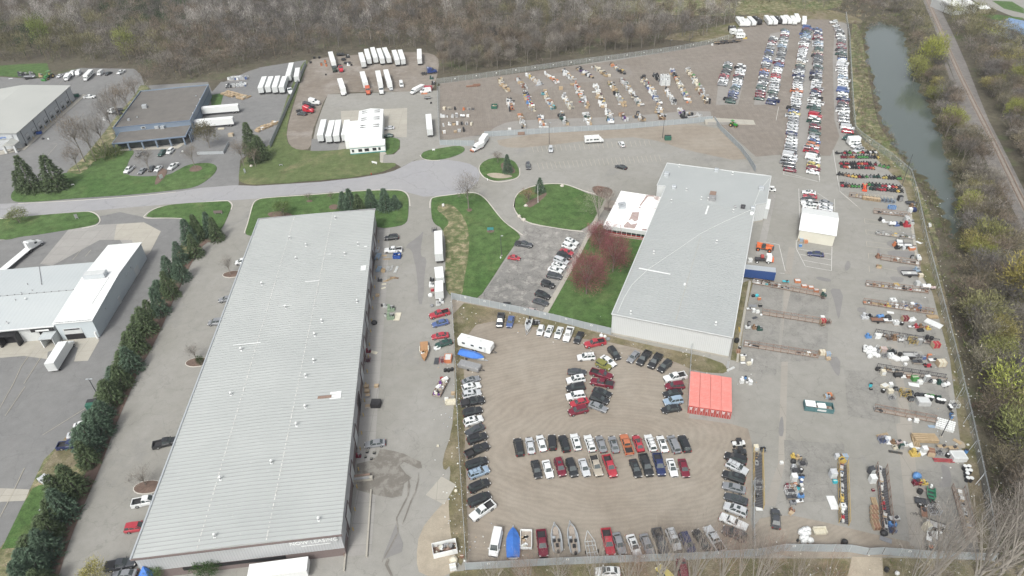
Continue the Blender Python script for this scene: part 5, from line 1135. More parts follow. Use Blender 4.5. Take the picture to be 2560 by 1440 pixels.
mat('green_hull',(.03,.16,.09),.45)
boat('E',625,505,632,660,'green open rowing boat with three benches on the asphalt',1.7,None,'green_hull','dark_metal',False,.5,False)
c,a,l=ends('t22',105,1235,107,1100,.8);e=empty('utility_boat',(c.x,c.y,0),a,'square white edged work boat full of clutter by the bottom fence','boat')
mb=MB();mb.box((0,0,.62),(l,2.3,.12),'wood_grey');[mb.box((0,s_*1.12,.95),(l,.12,.6),'white_paint')for s_ in(-1,1)];[mb.box((s_*l/2,0,.95),(.12,2.36,.6),'white_paint')for s_ in(-1,1)];mb.build('hull',e)
for i in range(9):mb=MB();mb.box((R_.uniform(-l*.4,l*.4),R_.uniform(-.8,.8),.85),(R_.uniform(.3,.8),R_.uniform(.3,.7),.35),R_.choice(['white_paint','wood','black_plastic','tent_cream']),R_.uniform(0,3));mb.build('bag',e)
c,a,l=ends('t22',612,1320,565,1100,.4);e=empty('boat_trailer',(c.x,c.y,0),a,'empty galvanised boat trailer beside the red pickup by the bottom fence','trailer')
mb=MB();[mb.bar((-l/2,s_*1.05,.45),(l*.12,s_*1.0,.45),.12,.12,'door_light')for s_ in(-1,1)];[mb.bar((l*.12,s_*1.0,.45),(l/2,0,.45),.12,.12,'door_light')for s_ in(-1,1)];[mb.box((x,0,.45),(.1,2.0,.1),'door_light')for x in(-l*.48,-l*.25,-l*.02,l*.12)];[mb.bar((-l*.45,s_*.45,.6),(l*.15,s_*.4,.6),.1,.1,'galv')for s_ in(-1,1)];mb.build('frame',e)
for s_ in(-1,1):mb=MB();mb.tube((-l*.22,s_*1.15,.33),(-l*.22,s_*1.35,.33),.33,.33,'tyre',10);mb.build('wheel',e)
c,a,l=ends('N',650,520,960,600,1.0);e=empty('folding_camper',(c.x,c.y,0),a,'low grey folded camping trailer under the blue covered boat','trailer')
mb=MB();mb.box((0,0,.8),(l,2.2,.9),'steel');mb.box((0,0,1.35),(l*.99,2.1,.25),'steel',0,(.97,.9));mb.build('body',e);mb=MB();mb.bar((l/2,-.5,.5),(l/2+1.3,0,.5),.1,.1,'dark_metal');mb.bar((l/2,.5,.5),(l/2+1.3,0,.5),.1,.1,'dark_metal');mb.build('hitch',e)
for s_ in(-1,1):mb=MB();mb.tube((0,s_*1.0,.33),(0,s_*1.2,.33),.33,.33,'tyre',10);mb.build('wheel',e)
mat('skip_green',(.02,.09,.06),.6,c2=(.03,.12,.085),scale=1);mat('skip_teal',(.06,.13,.14),.6,c2=(.08,.17,.18),scale=1);mat('skip_blue',(.02,.07,.28),.6)
def skip(k,x0,y0,x1,y1,w_,h_,m_,label,fill=None,lid=False,text_=None):
 c,a,l=ends(k,x0,y0,x1,y1,h_*.5);e=empty('skip' if not lid else 'dumpster',(c.x,c.y,0),a,label,'skip' if not lid else 'dumpster')
 mb=MB()
 for s_ in(-1,1):mb.box((0,s_*(w_/2-.05),h_/2+.1),(l,.1,h_),m_);mb.box((s_*(l/2-.05),0,h_/2+.1),(.1,w_-.2,h_),m_)
 mb.box((0,0,.15),(l-.2,w_-.2,.1),'rust');mb.build('body',e)
 mb=MB();[mb.box((-l/2+.3+i*.9,s_*(w_/2+.04),h_/2+.1),(.1,.08,h_-.1),m_)for i in range(int(l/.9))for s_ in(-1,1)];mb.build('ribs',e)['kind']='stuff'
 if lid:mb=MB();mb.box((0,w_*.25,h_+.2),(l*1.01,w_*.52,.12),'trim');mb.box((0,-w_*.26,h_+.12),(l*1.01,w_*.50,.12),m_);mb.build('lid',e)
 if fill:
  for i in range(fill):mb=MB();s_=R_.uniform(.4,.9);mb.box((R_.uniform(-l*.42,l*.42),R_.uniform(-w_*.33,w_*.33),h_*R_.uniform(.5,.85)),(s_,s_*R_.uniform(.5,1),s_*.5),R_.choice(['white_paint','black_plastic','wood','steel','tent_cream','rust','dark_metal','wood_grey']),R_.uniform(0,3),(R_.uniform(.4,1),R_.uniform(.4,1)));mb.build('rubbish',e)
 if text_:text(text_,.75,'black_plastic',e,Matrix.Translation((0,-w_/2-.1,h_/2+.1))@Matrix(((1,0,0,0),(0,0,-1,0),(0,1,0,0),(0,0,0,1))))
 return e
skip('t12',1325,1255,1505,1215,2.5,1.5,'white_paint','white open skip full of rubbish beside the fence at the bottom',26)
skip('t32',270,160,488,185,2.4,1.3,'skip_teal','long teal open skip with a white sheet standing in the yard',12)
_sk=[o for o in bpy.data.objects if o.get('label','').startswith('long teal open skip')][0]
mb=MB();mb.box((-1.9,.1,1.42),(2.3,2.0,.06),'white_paint');mb.build('sheet',_sk);mb=MB();mb.box((.6,0,1.2),(1.9,1.5,.3),'white_paint',.1);mb.build('crate',_sk);mb=MB();mb.box((.5,-1.27,.85),(2.0,.05,.55),'door_light');mb.build('sign',_sk)
skip('t11',1030,480,1086,480,1.9,1.2,'skip_blue','small blue skip below the white pickup near the long warehouse',3)
skip('t12',865,150,935,150,1.9,1.2,'black_plastic','black box dumpster among pallets by the long warehouse',None,True)
skip('t02',655,160,725,150,2.2,1.4,'skip_green','green dumpster with a black lid in the spruce hedge',None,True)
skip('t20',1145,1035,1193,1035,2.0,1.5,'skip_green','green dumpster beside the lamp post in the gravel car park',None,True)
skip('K',108,1230,215,1235,1.8,1.2,'skip_green','low green dumpster behind the slat fence',None,True)
skip('f',1345,1205,1452,1205,1.9,1.2,'rust','rusty skip outside the slat fence',None,True)
skip('t00',555,720,592,715,1.8,1.2,'skip_green','green dumpster at the corner of the dock door building',None,True)
skip('t00',272,1000,312,995,1.6,1.1,'skip_blue','small blue skip beside the dock doors',None,True)
skip('f',930,790,1020,790,3.2,1.3,'skip_green','green skip filled with timber alone on the brown dirt',12)
def machine(k,rx,ry,fx,fy,label,name,body,parts,cat):
 c,a,l=ends(k,rx,ry,fx,fy,.9);e=empty(name,(c.x,c.y,0),a,label,cat)
 return e,l
mat('orange_paint',(.62,.16,.06),.5,c2=(.55,.13,.05),scale=1)
e,l=machine('Q',380,975,620,1010,'orange telescopic handler beside the grey building','telehandler',None,None,'handler')
mb=MB();mb.box((0,0,1.15),(l*.9,1.3,.7),'orange_paint',0,(.95,.8));mb.build('chassis',e);mb=MB();mb.bar((-l*.45,.15,2.3),(l*.5,.15,1.9),.5,.5,'orange_paint');mb.build('boom',e);mb=MB();mb.box((-.2,-.7,2.0),(1.3,.8,1.4),'glass_car',0,(.8,.8));mb.build('cab',e);mb=MB();mb.box((l*.52,.15,1.2),(.3,1.2,1.3),'dark_metal');mb.build('fork_carriage',e);mb=MB();mb.box((-l*.3,-.1,1.9),(1.3,1.0,.7),'orange_paint');mb.build('engine_cover',e)
for x in(-l*.33,l*.33):
 for y in(-1.05,1.05):mb=MB();mb.tube((x,y-.25,.62),(x,y+.25,.62),.62,.62,'tyre',14);mb.tube((x,y-.27,.62),(x,y+.27,.62),.3,.3,'orange_paint',10);mb.build('wheel',e)
e,l=machine('Q',380,1150,590,1160,'white cabbed truck chassis with a red reel beside the orange handler','truck_chassis',None,None,'truck')
mb=MB();mb.box((-.5,0,.95),(l*.85,.95,.3),'dark_metal');mb.box((-1.2,0,1.15),(2.4,1.5,.25),'dark_metal');mb.build('chassis',e);mb=MB();mb.box((l*.36,0,1.75),(1.7,2.1,1.9),'white_paint',0,(.85,.9));mb.build('cab',e);mb=MB();mb.box((l*.36+.8,0,2.1),(.08,1.7,.8),'glass_car');mb.build('windshield',e);mb=MB();mb.tube((-.8,.2,1.9),(.1,.2,1.9),.65,.65,'container_end',14);mb.build('reel',e)
mb=MB();mb.box((l*.62,.2,1.0),(.6,1.6,1.2),'orange_paint');mb.build('front_tank',e)
for x in(-l*.4,l*.34):
 for y in(-1.0,1.0):mb=MB();mb.tube((x,y-.15,.48),(x,y+.15,.48),.48,.48,'tyre',12);mb.tube((x,y-.17,.48),(x,y+.17,.48),.27,.27,'white_paint',10);mb.build('wheel',e)
def tractor(k,rx,ry,fx,fy,label,col,s=1.0,wheelm='bollard',roof=True,loader=False):
 c,a,l=ends(k,rx,ry,fx,fy,.9);e=empty('tractor',(c.x,c.y,0),a,label,'tractor');e.scale=(s,s,s)
 mb=MB();mb.box((.9,0,1.25),(1.9,.75,.75),'paint',0,(.92,.8));mb.box((-.4,0,1.0),(1.2,.7,.5),'trim');mb.build('bonnet',e,col)
 for y in(-.85,.85):
  mb=MB();mb.tube((-.8,y-.22,.8),(-.8,y+.22,.8),.8,.8,'tyre',16);mb.tube((-.8,y-.24,.8),(-.8,y+.24,.8),.42,.42,wheelm,12);mb.build('wheel',e)
  mb=MB();mb.tube((1.5,y*.9-.15,.48),(1.5,y*.9+.15,.48),.48,.48,'tyre',14);mb.tube((1.5,y*.9-.16,.48),(1.5,y*.9+.16,.48),.25,.25,wheelm,10);mb.build('wheel',e)
  mb=MB();mb.box((-.8,y*.82,1.7),(1.1,.45,.12),'paint');mb.build('fender',e,col)
  mb=MB();mb.tube((-1.1,y*.6,1.5),(-1.0,y*.55,2.6),.05,.05,'trim');mb.build('roof_post',e)
 mb=MB();mb.box((-.7,0,1.5),(.5,.5,.5),'bollard');mb.build('seat',e)
 if roof:mb=MB();mb.box((-.7,0,2.65),(1.4,1.3,.12),'paint');mb.build('canopy',e,col)
 if loader:
  for y in(-.5,.5):mb=MB();mb.bar((-.1,y,1.5),(2.5,y,.6),.16,.16,'paint');mb.build('loader_arm',e,col)
  mb=MB();mb.box((2.75,0,.45),(.6,1.9,.7),'paint');mb.build('bucket',e,col)
 return e
tractor('t20',1628,925,1695,945,'green tractor with yellow wheels beside the concrete ramp',(.03,.22,.03))
tractor('t00',395,565,340,590,'green loader tractor at the far left wood edge',(.05,.2,.05),1.5,loader=True)
tractor('J',820,800,830,920,'orange red loader tractor in the lowest mower row',(.6,.08,.03),.85,'trim',False,True)
e,l=machine('Q',575,175,655,180,'white roofed golf cart behind the corner of the grey building','golf_cart',None,None,'golf cart')
l=2.4;mb=MB();mb.box((0,0,.45),(l,1.1,.4),'white_paint');mb.box((l*.4,0,.7),(.5,1.0,.3),'white_paint');mb.build('body',e);mb=MB();mb.box((-.2,0,1.75),(1.5,1.15,.08),'white_paint');mb.build('roof',e);mb=MB();[mb.tube((x,y,.6),(x,y,1.75),.03,.03,'trim',4)for x in(-.8,.5)for y in(-.5,.5)];mb.build('roof_post',e);mb=MB();mb.box((-.25,0,.8),(.5,1.0,.3),'trim');mb.build('seat',e)
for x in(-.8,.8):
 for y in(-.5,.5):mb=MB();mb.tube((x,y-.1,.25),(x,y+.1,.25),.25,.25,'tyre',10);mb.build('wheel',e)
for(a_,lb,cl)in(((1655,440,1745,435),'white and black side-by-side buggy at the top of the rack row',WH),((1665,500,1755,500),'dark grey side-by-side buggy above a row of black cars',(.05,.055,.06))):
 e,l=machine('t22',*a_,lb,'buggy',None,None,'buggy');l=3.0
 mb=MB();mb.box((0,0,.6),(l*.9,1.1,.35),'paint',0,(.9,.85));mb.box((l*.32,0,.85),(.8,1.0,.25),'paint');mb.build('body',e,cl);mb=MB();[mb.tube((x,y,.7),(x*.7,y*.8,1.8),.04,.04,'trim',5)for x in(-.7,.6)for y in(-.6,.6)];mb.build('roll_cage',e);mb=MB();mb.box((-.05,0,1.82),(1.1,1.1,.06),'trim');mb.build('roof',e);mb=MB();mb.box((-.2,0,.95),(.5,1.1,.45),'trim');mb.build('seat',e)
 for x in(-1.1,1.1):
  for y in(-.68,.68):mb=MB();mb.tube((x,y-.14,.34),(x,y+.14,.34),.34,.34,'tyre',12);mb.build('wheel',e)
c,a,l=ends('N',120,210,125,470,1.0);e=empty('wood_boat_trailer',(c.x,c.y,0),a,'brown wooden hull shaped trailer full of gear on the drive','trailer')
mat('oak',(.38,.22,.11),.7,c2=(.30,.17,.085),scale=2)
mb=MB();mb.loft([[(x,-w_,.5),(x,-w_*1.05,1.2),(x,w_*1.05,1.2),(x,w_,.5)]for x,w_ in((-l/2,1.0),(l*.1,1.0),(l*.35,.6),(l/2,.1))],'oak');mb.build('hull',e)
for i in range(7):mb=MB();mb.box((R_.uniform(0,l*.35),R_.uniform(-.6,.6),1.35),(.5,.5,.4),R_.choice(['bollard','oak','white_paint']),R_.uniform(0,3));mb.build('gear',e)
for s_ in(-1,1):mb=MB();mb.box((-l*.1,s_*1.15,1.0),(1.6,.2,.9),'tent_cream');mb.build('side_board',e)
c,a,l=ends('N',300,1010,440,730,1.0);e=empty('junk_trailer',(c.x,c.y,0),a,'flat trailer piled with boxes and a purple chair beside the chain link fence','trailer')
mb=MB();mb.box((0,0,.65),(l,2.1,.15),'wood_grey');[mb.box((0,s_*1.05,.85),(l,.08,.35),'rust')for s_ in(-1,1)];mb.build('deck',e)
mat('purple',(.10,.03,.18),.8)
for i in range(34):mb=MB();s_=R_.uniform(.35,.95);mb.box((R_.uniform(-l*.46,l*.46),R_.uniform(-.8,.8),R_.uniform(.9,1.5)),(s_,s_*R_.uniform(.5,1),s_*.6),R_.choice(['white_paint','white_paint','wood','tent_cream','dark_metal','purple','container_end','wood_grey']),R_.uniform(0,3),(R_.uniform(.5,1),R_.uniform(.5,1)));mb.build('box',e)
def slat_fence(line,label,h=2.35,step=3.0,name='slat_fence',m='slat_fence',wire=True,marks=0):
 P_=[G(*p)for p in line];o_=P_[0].copy();e=empty(name,tuple(o_),0,label,'fence');Q=[p-o_ for p in P_]
 pm=MB();n=0
 for a,b_ in zip(Q,Q[1:]):
  L=(b_-a).length;d=(b_-a).normalized();k=max(1,round(L/step))
  for i in range(k):
   p,q=a.lerp(b_,i/k),a.lerp(b_,(i+1)/k);mb=MB();mid=(p+q)/2;mb.box((mid.x,mid.y,h/2+.03),((q-p).length-.02,.05,h-.06),m,math.atan2(d.y,d.x));mb.build('panel',e)
   mb=MB();mb.tube((p.x,p.y,0),(p.x,p.y,h+.1),.05,.05,'galv',6);mb.build('post',e)
   if marks and n%marks==1:
    nn=Vector((-d.y,d.x,0));nn=nn if nn.y<0 else-nn;c=mid+nn*.05;mb=MB();mb.box((c.x,c.y,h*.78),(.55,.03,.5),'white_paint',math.atan2(d.y,d.x));pl=mb.build('number_plate',e);c=mid+nn*.07;mb=MB();mb.box((c.x,c.y,h*.78),(.22,.02,.22),'dark_metal',math.atan2(d.y,d.x));mb.build('figure',pl)
   n+=1
 mb=MB()
 for a,b_ in zip(Q,Q[1:]):mb.bar(a+Vector((0,0,h+.04)),b_+Vector((0,0,h+.04)),.06,.05,'galv')
 mb.build('top_rail',e);return e
slat_fence([(1129,748),(1200,763),(1300,783),(1400,806),(1462,822),(1527,837)],'grey slatted privacy fence running to the corner of the grey metal building',marks=2)
slat_fence([(1164,1425),(1400,1412),(1700,1401),(1890,1390),(1960,1378),(2122,1380)],'long grey slatted privacy fence along the bottom behind bare twigs',marks=5)
slat_fence([(2122,1380),(2166,1388)],'left leaf of the grey slatted gate in the bottom fence',h=2.3,step=2.5,name='gate')
slat_fence([(2168,1388),(2204,1386)],'right leaf of the grey slatted gate in the bottom fence',h=2.3,step=2.5,name='gate')
slat_fence([(2206,1387),(2330,1396),(2485,1402)],'grey slatted privacy fence at the bottom right behind bare branches',marks=5)
slat_fence([(1100,363),(1187,365)],'short grey slatted fence behind the grass verge',h=2.4)
slat_fence([(1212,342),(1270,339),(1400,331),(1560,323),(1700,311),(1781,303)],'long grey slatted fence between the car park and the goods rows',h=2.4,marks=0)
slat_fence([(1785,303),(1800,325),(1850,375),(1872,405),(1888,430)],'grey slatted fence slanting from the ramp to the metal building',h=2.2)
slat_fence([(766,162),(740,222),(712,288),(676,370)],'grey slatted fence between the blue building yard and the trucking yard',h=2.2)
slat_fence([(494,387),(560,385),(573,360)],'low pale green fence around the planted bed beside the blue building',h=1.3,m='galv')
def link_fence(line,label,h=2.4,step=3.2,plates=0,arms=False):
 P_=[G(*p)for p in line];o_=P_[0].copy();e=empty('chain_link_fence',tuple(o_),0,label,'fence');Q=[p-o_ for p in P_];n=0
 pn=MB()
 for a,b_ in zip(Q,Q[1:]):pn.add([(a.x,a.y,.03),(b_.x,b_.y,.03),(b_.x,b_.y,h),(a.x,a.y,h)],[(0,1,2,3)],'chainlink')
 pn.build('mesh_panel',e)
 tot=sum((b_-a).length for a,b_ in zip(Q,Q[1:]));step=max(step,tot/95)
 for a,b_ in zip(Q,Q[1:]):
  L=(b_-a).length;d=(b_-a).normalized();k=max(1,round(L/step));nn=Vector((-d.y,d.x,0))
  for i in range(k):
   p=a.lerp(b_,i/k);mb=MB();mb.tube((p.x,p.y,0),(p.x,p.y,h+.1),.045,.045,'galv',5);mb.tube((p.x,p.y,h+.1),(p.x+nn.x*.3,p.y+nn.y*.3,h+.45),.03,.03,'galv',4);mb.build('post',e)
   if plates and n%plates==2:q=a.lerp(b_,(i+.5)/k);mb=MB();mb.box((q.x,q.y,h*.7),(.5,.06,.5),'white_paint',math.atan2(d.y,d.x));mb.build('number_plate',e)
   n+=1
 for zz in(h,h+.2,h+.4):
  mb=MB()
  for a,b_ in zip(Q,Q[1:]):mb.bar(a+Vector((0,0,zz)),b_+Vector((0,0,zz)),.05,.04,'galv')
  mb.build('top_rail' if zz==h else 'wire',e)
 return e
link_fence([(1130,752),(1136,850),(1141,950),(1147,1100),(1158,1280),(1168,1428)],'green grey chain link fence left of the dirt lot',plates=0)
link_fence([(1727,878),(1722,960),(1718,1035)],'short chain link fence left of the red containers',step=5)
link_fence([(1882,1215),(1880,1300),(1882,1385)],'short chain link fence beside the right hand car column',step=3)
link_fence([(1093,212),(1095,260),(1097,320),(1100,362)],'chain link fence between the trucking yard and the goods rows')
link_fence([(1093,210),(1200,196),(1330,177),(1450,160),(1560,146),(1700,126),(1790,108),(1830,96)],'far chain link fence with white plates along the wood edge',plates=3,step=3.5)
link_fence([(2113,40),(2122,100),(2126,180),(2130,260),(2136,330),(2150,345),(2225,398),(2274,440),(2288,490),(2310,600),(2340,720),(2380,880),(2420,1050),(2460,1240),(2484,1395)],'long chain link fence with angled braces down the right side',plates=5,step=3.5)
def pole(base,top,label,arm=False,r=.11,m='dark_metal',floods=1,name='light_pole',hh=None):
 p=G(*base);best=hh
 if best is None:
  best,bd=8,1e9
  for i in range(20,140):
   z_=i/10;v=Vector((p.x,p.y,z_-HC));py=720-FPX*v.dot(CU)/v.dot(_f)
   if abs(py-top[1])<bd:bd=abs(py-top[1]);best=z_
 e=empty(name,(p.x,p.y,0),0,label,'light pole' if name=='light_pole' else 'pole','lamp posts' if name=='light_pole' else None)
 mb=MB();mb.tube((0,0,0),(0,0,best),r,r*.7,m,8);mb.build('post',e)
 if floods:
  for i in range(floods):mb=MB();s_=-1 if i else 1;mb.box((s_*.45,0,best+.05),(.7,.3,.16),'galv');mb.build('lamp_head',e)
  mb=MB();mb.box((0,0,best-.02),(1.0 if floods>1 else.5,.07,.07),m);mb.build('arm',e)
 mb=MB();mb.tube((0,0,0),(0,0,.35),.3,.3,'concrete',10);mb.build('footing',e);return e
for b_,t_,lb,f_ in(((1373,363),(1371,307),'dark lamp post in the striped car park near the silver car',1),((1656,347),(1662,287),'dark lamp post beside the green dumpster on gravel',1),((1254,640),(1252,590),'lamp post on the lawn beside the red small car',1),((243,985),(222,948),'lamp post rising from the hedge near the green dumpster',2),((117,1302),(97,1275),'lamp post on the grass in front of the lower spruces',1),((2253,470),(2290,385),'leaning dark pole by the mower rows and the pond',0),((2140,290),(2137,238),'pole by the right fence beside the far car column',0),((2352,1092),(2400,1040),'dark pole beside the blue drum at the right fence',1),((1674,128),(1673,100),'lamp post at the far fence before the wood',1),((1841,90),(1843,70),'lamp post beside the far campers',1)):
 pole(b_,t_,lb,floods=f_)
for b_,t_,lb in(((1345,507),(1343,462),'left white flagpole on the entrance lawn mulch bed'),((1355,482),(1353,448),'right white flagpole beside the blue spruce')):
 e=pole(b_,t_,lb,m='white_paint',r=.08,floods=0,name='flagpole')
 if 'left' not in lb:mb=MB();mb.add([(0,0,3.4),(.9,.25,2.2),(.3,.15,.8),(0,0,1.6)],[(0,1,2,3)],'white_paint');mb.add([(0,0,1.6),(.3,.15,.8),(.2,.1,.3),(0,0,.6)],[(0,1,2,3)],'container_end');mb.build('flag',e)
for i,(x0,y0,x1,y1)in enumerate(((1412,115,1442,70),(1462,300,1510,240),(1505,500,1548,462),(1555,755,1600,715),(1600,1040,1648,980))):
 p,q=GP('t32',x0,y0),GP('t32',x1,y1);e=MB();e.tube((0,0,0),((q-p).x,(q-p).y,2.0),.05,.05,'galv',5);o=e.build('fence_brace',loc=tuple(p));tag(o,'%s diagonal brace from the bottom end of the right chain link fence'%ORD[4-i],'brace','diagonal fence braces')
def sign(k,x,y,w_,h_,m_,label,txt=None,rz=0.,post='galv'):
 p=GP(k,x,y);e=empty('sign',tuple(p),rz,label,'sign');mb=MB();mb.box((0,0,h_/2+.5),(w_,.15,h_),m_);mb.build('board',e)
 for s_ in(-1,1):mb=MB();mb.box((s_*w_*.38,.02,.3),(.12,.1,.65),post);mb.build('post',e)
 return e
sign('L',578,1188,2.2,1.0,'teal','small blue green sign on the lawn mulch circle')
sign('t01',1640,168,3.2,1.1,'brick_dark','low grey stone sign behind the blue spruces');sign('t10',890,1232,2.6,.7,'white_paint','white slanted sign on the lawn below the small shop',rz=-.5)
sign('t01',580,205,1.0,1.6,'steel','small grey sign on the left roadside lawn',rz=.4);sign('t00',1840,1300,.7,1.5,'galv','small pale sign beside the driveway into the blue building',rz=.6)
sign('t00',1215,1345,1.3,1.6,'galv','grey blue sculpture like sign on the mulch bed',rz=.8);sign('t10',188,1245,1.4,.3,'steel','low grey marker on the large trucking lawn');sign('t10',1333,1135,1.2,.6,'white_paint','white utility box on the small grass verge')
sign('t00',550,1395,1.1,.4,'door_light','small pale marker near the three dark spruces',rz=.2);sign('t11',1405,115,.8,1.0,'white_paint','small white sign on the grass by the drive',rz=.3)
def lump(k,x,y,r,m_,name,label,cat,sq=.7,group=None):
 p=GP(k,x,y);mb=MB();rr=random.Random(int(x*7+y));rings=[]
 for j,(zz,q)in enumerate(((0,.85),(.35,1.0),(.7,.8),(1.0,.35))):rings.append([(math.cos(6.283*i/8)*r*q*rr.uniform(.85,1.1),math.sin(6.283*i/8)*r*q*rr.uniform(.85,1.1),zz*r*sq*2*.7)for i in range(8)])
 mb.loft(rings,m_);o=mb.build(name,loc=tuple(p));return tag(o,label,cat,group)
lump('L',1005,970,.75,'stone','boulder','pale boulder left of another on the entrance lawn edge','boulder');lump('L',1075,1025,.85,'stone','boulder','larger pale boulder right of another on the entrance lawn edge','boulder');lump('L',1650,515,.8,'stone','boulder','pale boulder at the top of the entrance lawn','boulder')
lump('L',1108,815,.8,'stone','boulder','grey boulder at the tip of the entrance mulch bed','boulder');lump('t00',1885,1248,.7,'stone','boulder','pale boulder below the bare bush by the driveway','boulder')
def hyd(k,x,y,label,m_='bollard'):
 p=GP(k,x,y);mb=MB();mb.tube((0,0,0),(0,0,.7),.16,.14,m_,8);mb.tube((0,0,.7),(0,0,.85),.14,.04,m_,8);mb.tube((-.25,0,.5),(.25,0,.5),.07,.07,m_,6);tag(mb.build('hydrant',loc=tuple(p)),label,'hydrant')
hyd('t10',865,1310,'hydrant on the roadside lawn below the shop','lamp_red');hyd('t11',1835,500,'white topped post at the lawn edge near the red small car','white_paint');hyd('L',533,425,'white post at the edge of the round grass island','white_paint')
for k,x,y,lb in(('t01',1745,618,'uppermost'),('t01',1480,1278,'middle'),('t02',1110,775,'lowest')):
 p=GP(k,x,y);mb=MB();mb.prism([(math.cos(6.283*i/18)*3.2,math.sin(6.283*i/18)*1.9)for i in range(18)],0,.14,'kerb');mb.prism([(math.cos(6.283*i/18)*3.0,math.sin(6.283*i/18)*1.7)for i in range(18)],.13,.2,'mulch');o=mb.build('planting_island',loc=tuple(p));tag(o,kind='structure')
p=G(1825,306);rp=empty('loading_ramp',tuple(p),-.12,'pale concrete loading ramp beside the green tractor','ramp')
mb=MB();mb.add([(-11,-2.6,0),(11,-2.6,0),(11,2.6,0),(-11,2.6,0),(-11,-2.6,1.1),(-7,-2.6,1.1),(-7,2.6,1.1),(-11,2.6,1.1)],[(4,5,6,7),(5,1,2,6),(0,1,5,4),(3,7,6,2),(0,4,7,3)],'concrete');mb.build('slope',rp);mb=MB();mb.box((-4,-2.7,.6),(12,.2,1.2),'concrete_grey');mb.build('side_wall',rp)
GC=dict(CC);GC.update({'i':('pale green',(.20,.27,.19)),'c':('cream',(.55,.52,.42)),'q':('light grey',(.42,.43,.43)),'B':('bright blue',(.09,.22,.46)),'T':('turquoise',(.05,.40,.48)),'G':('bright green',(.06,.22,.06)),'W':('white',(.64,.66,.66)),'u':('brown',(.20,.13,.08)),'O':('orange',(.46,.17,.08)),'Y':('yellow',(.50,.37,.10)),'P':('purple',(.09,.04,.16)),'h':('wooden',(.38,.29,.18)),'x':('rusty',(.22,.12,.08))})
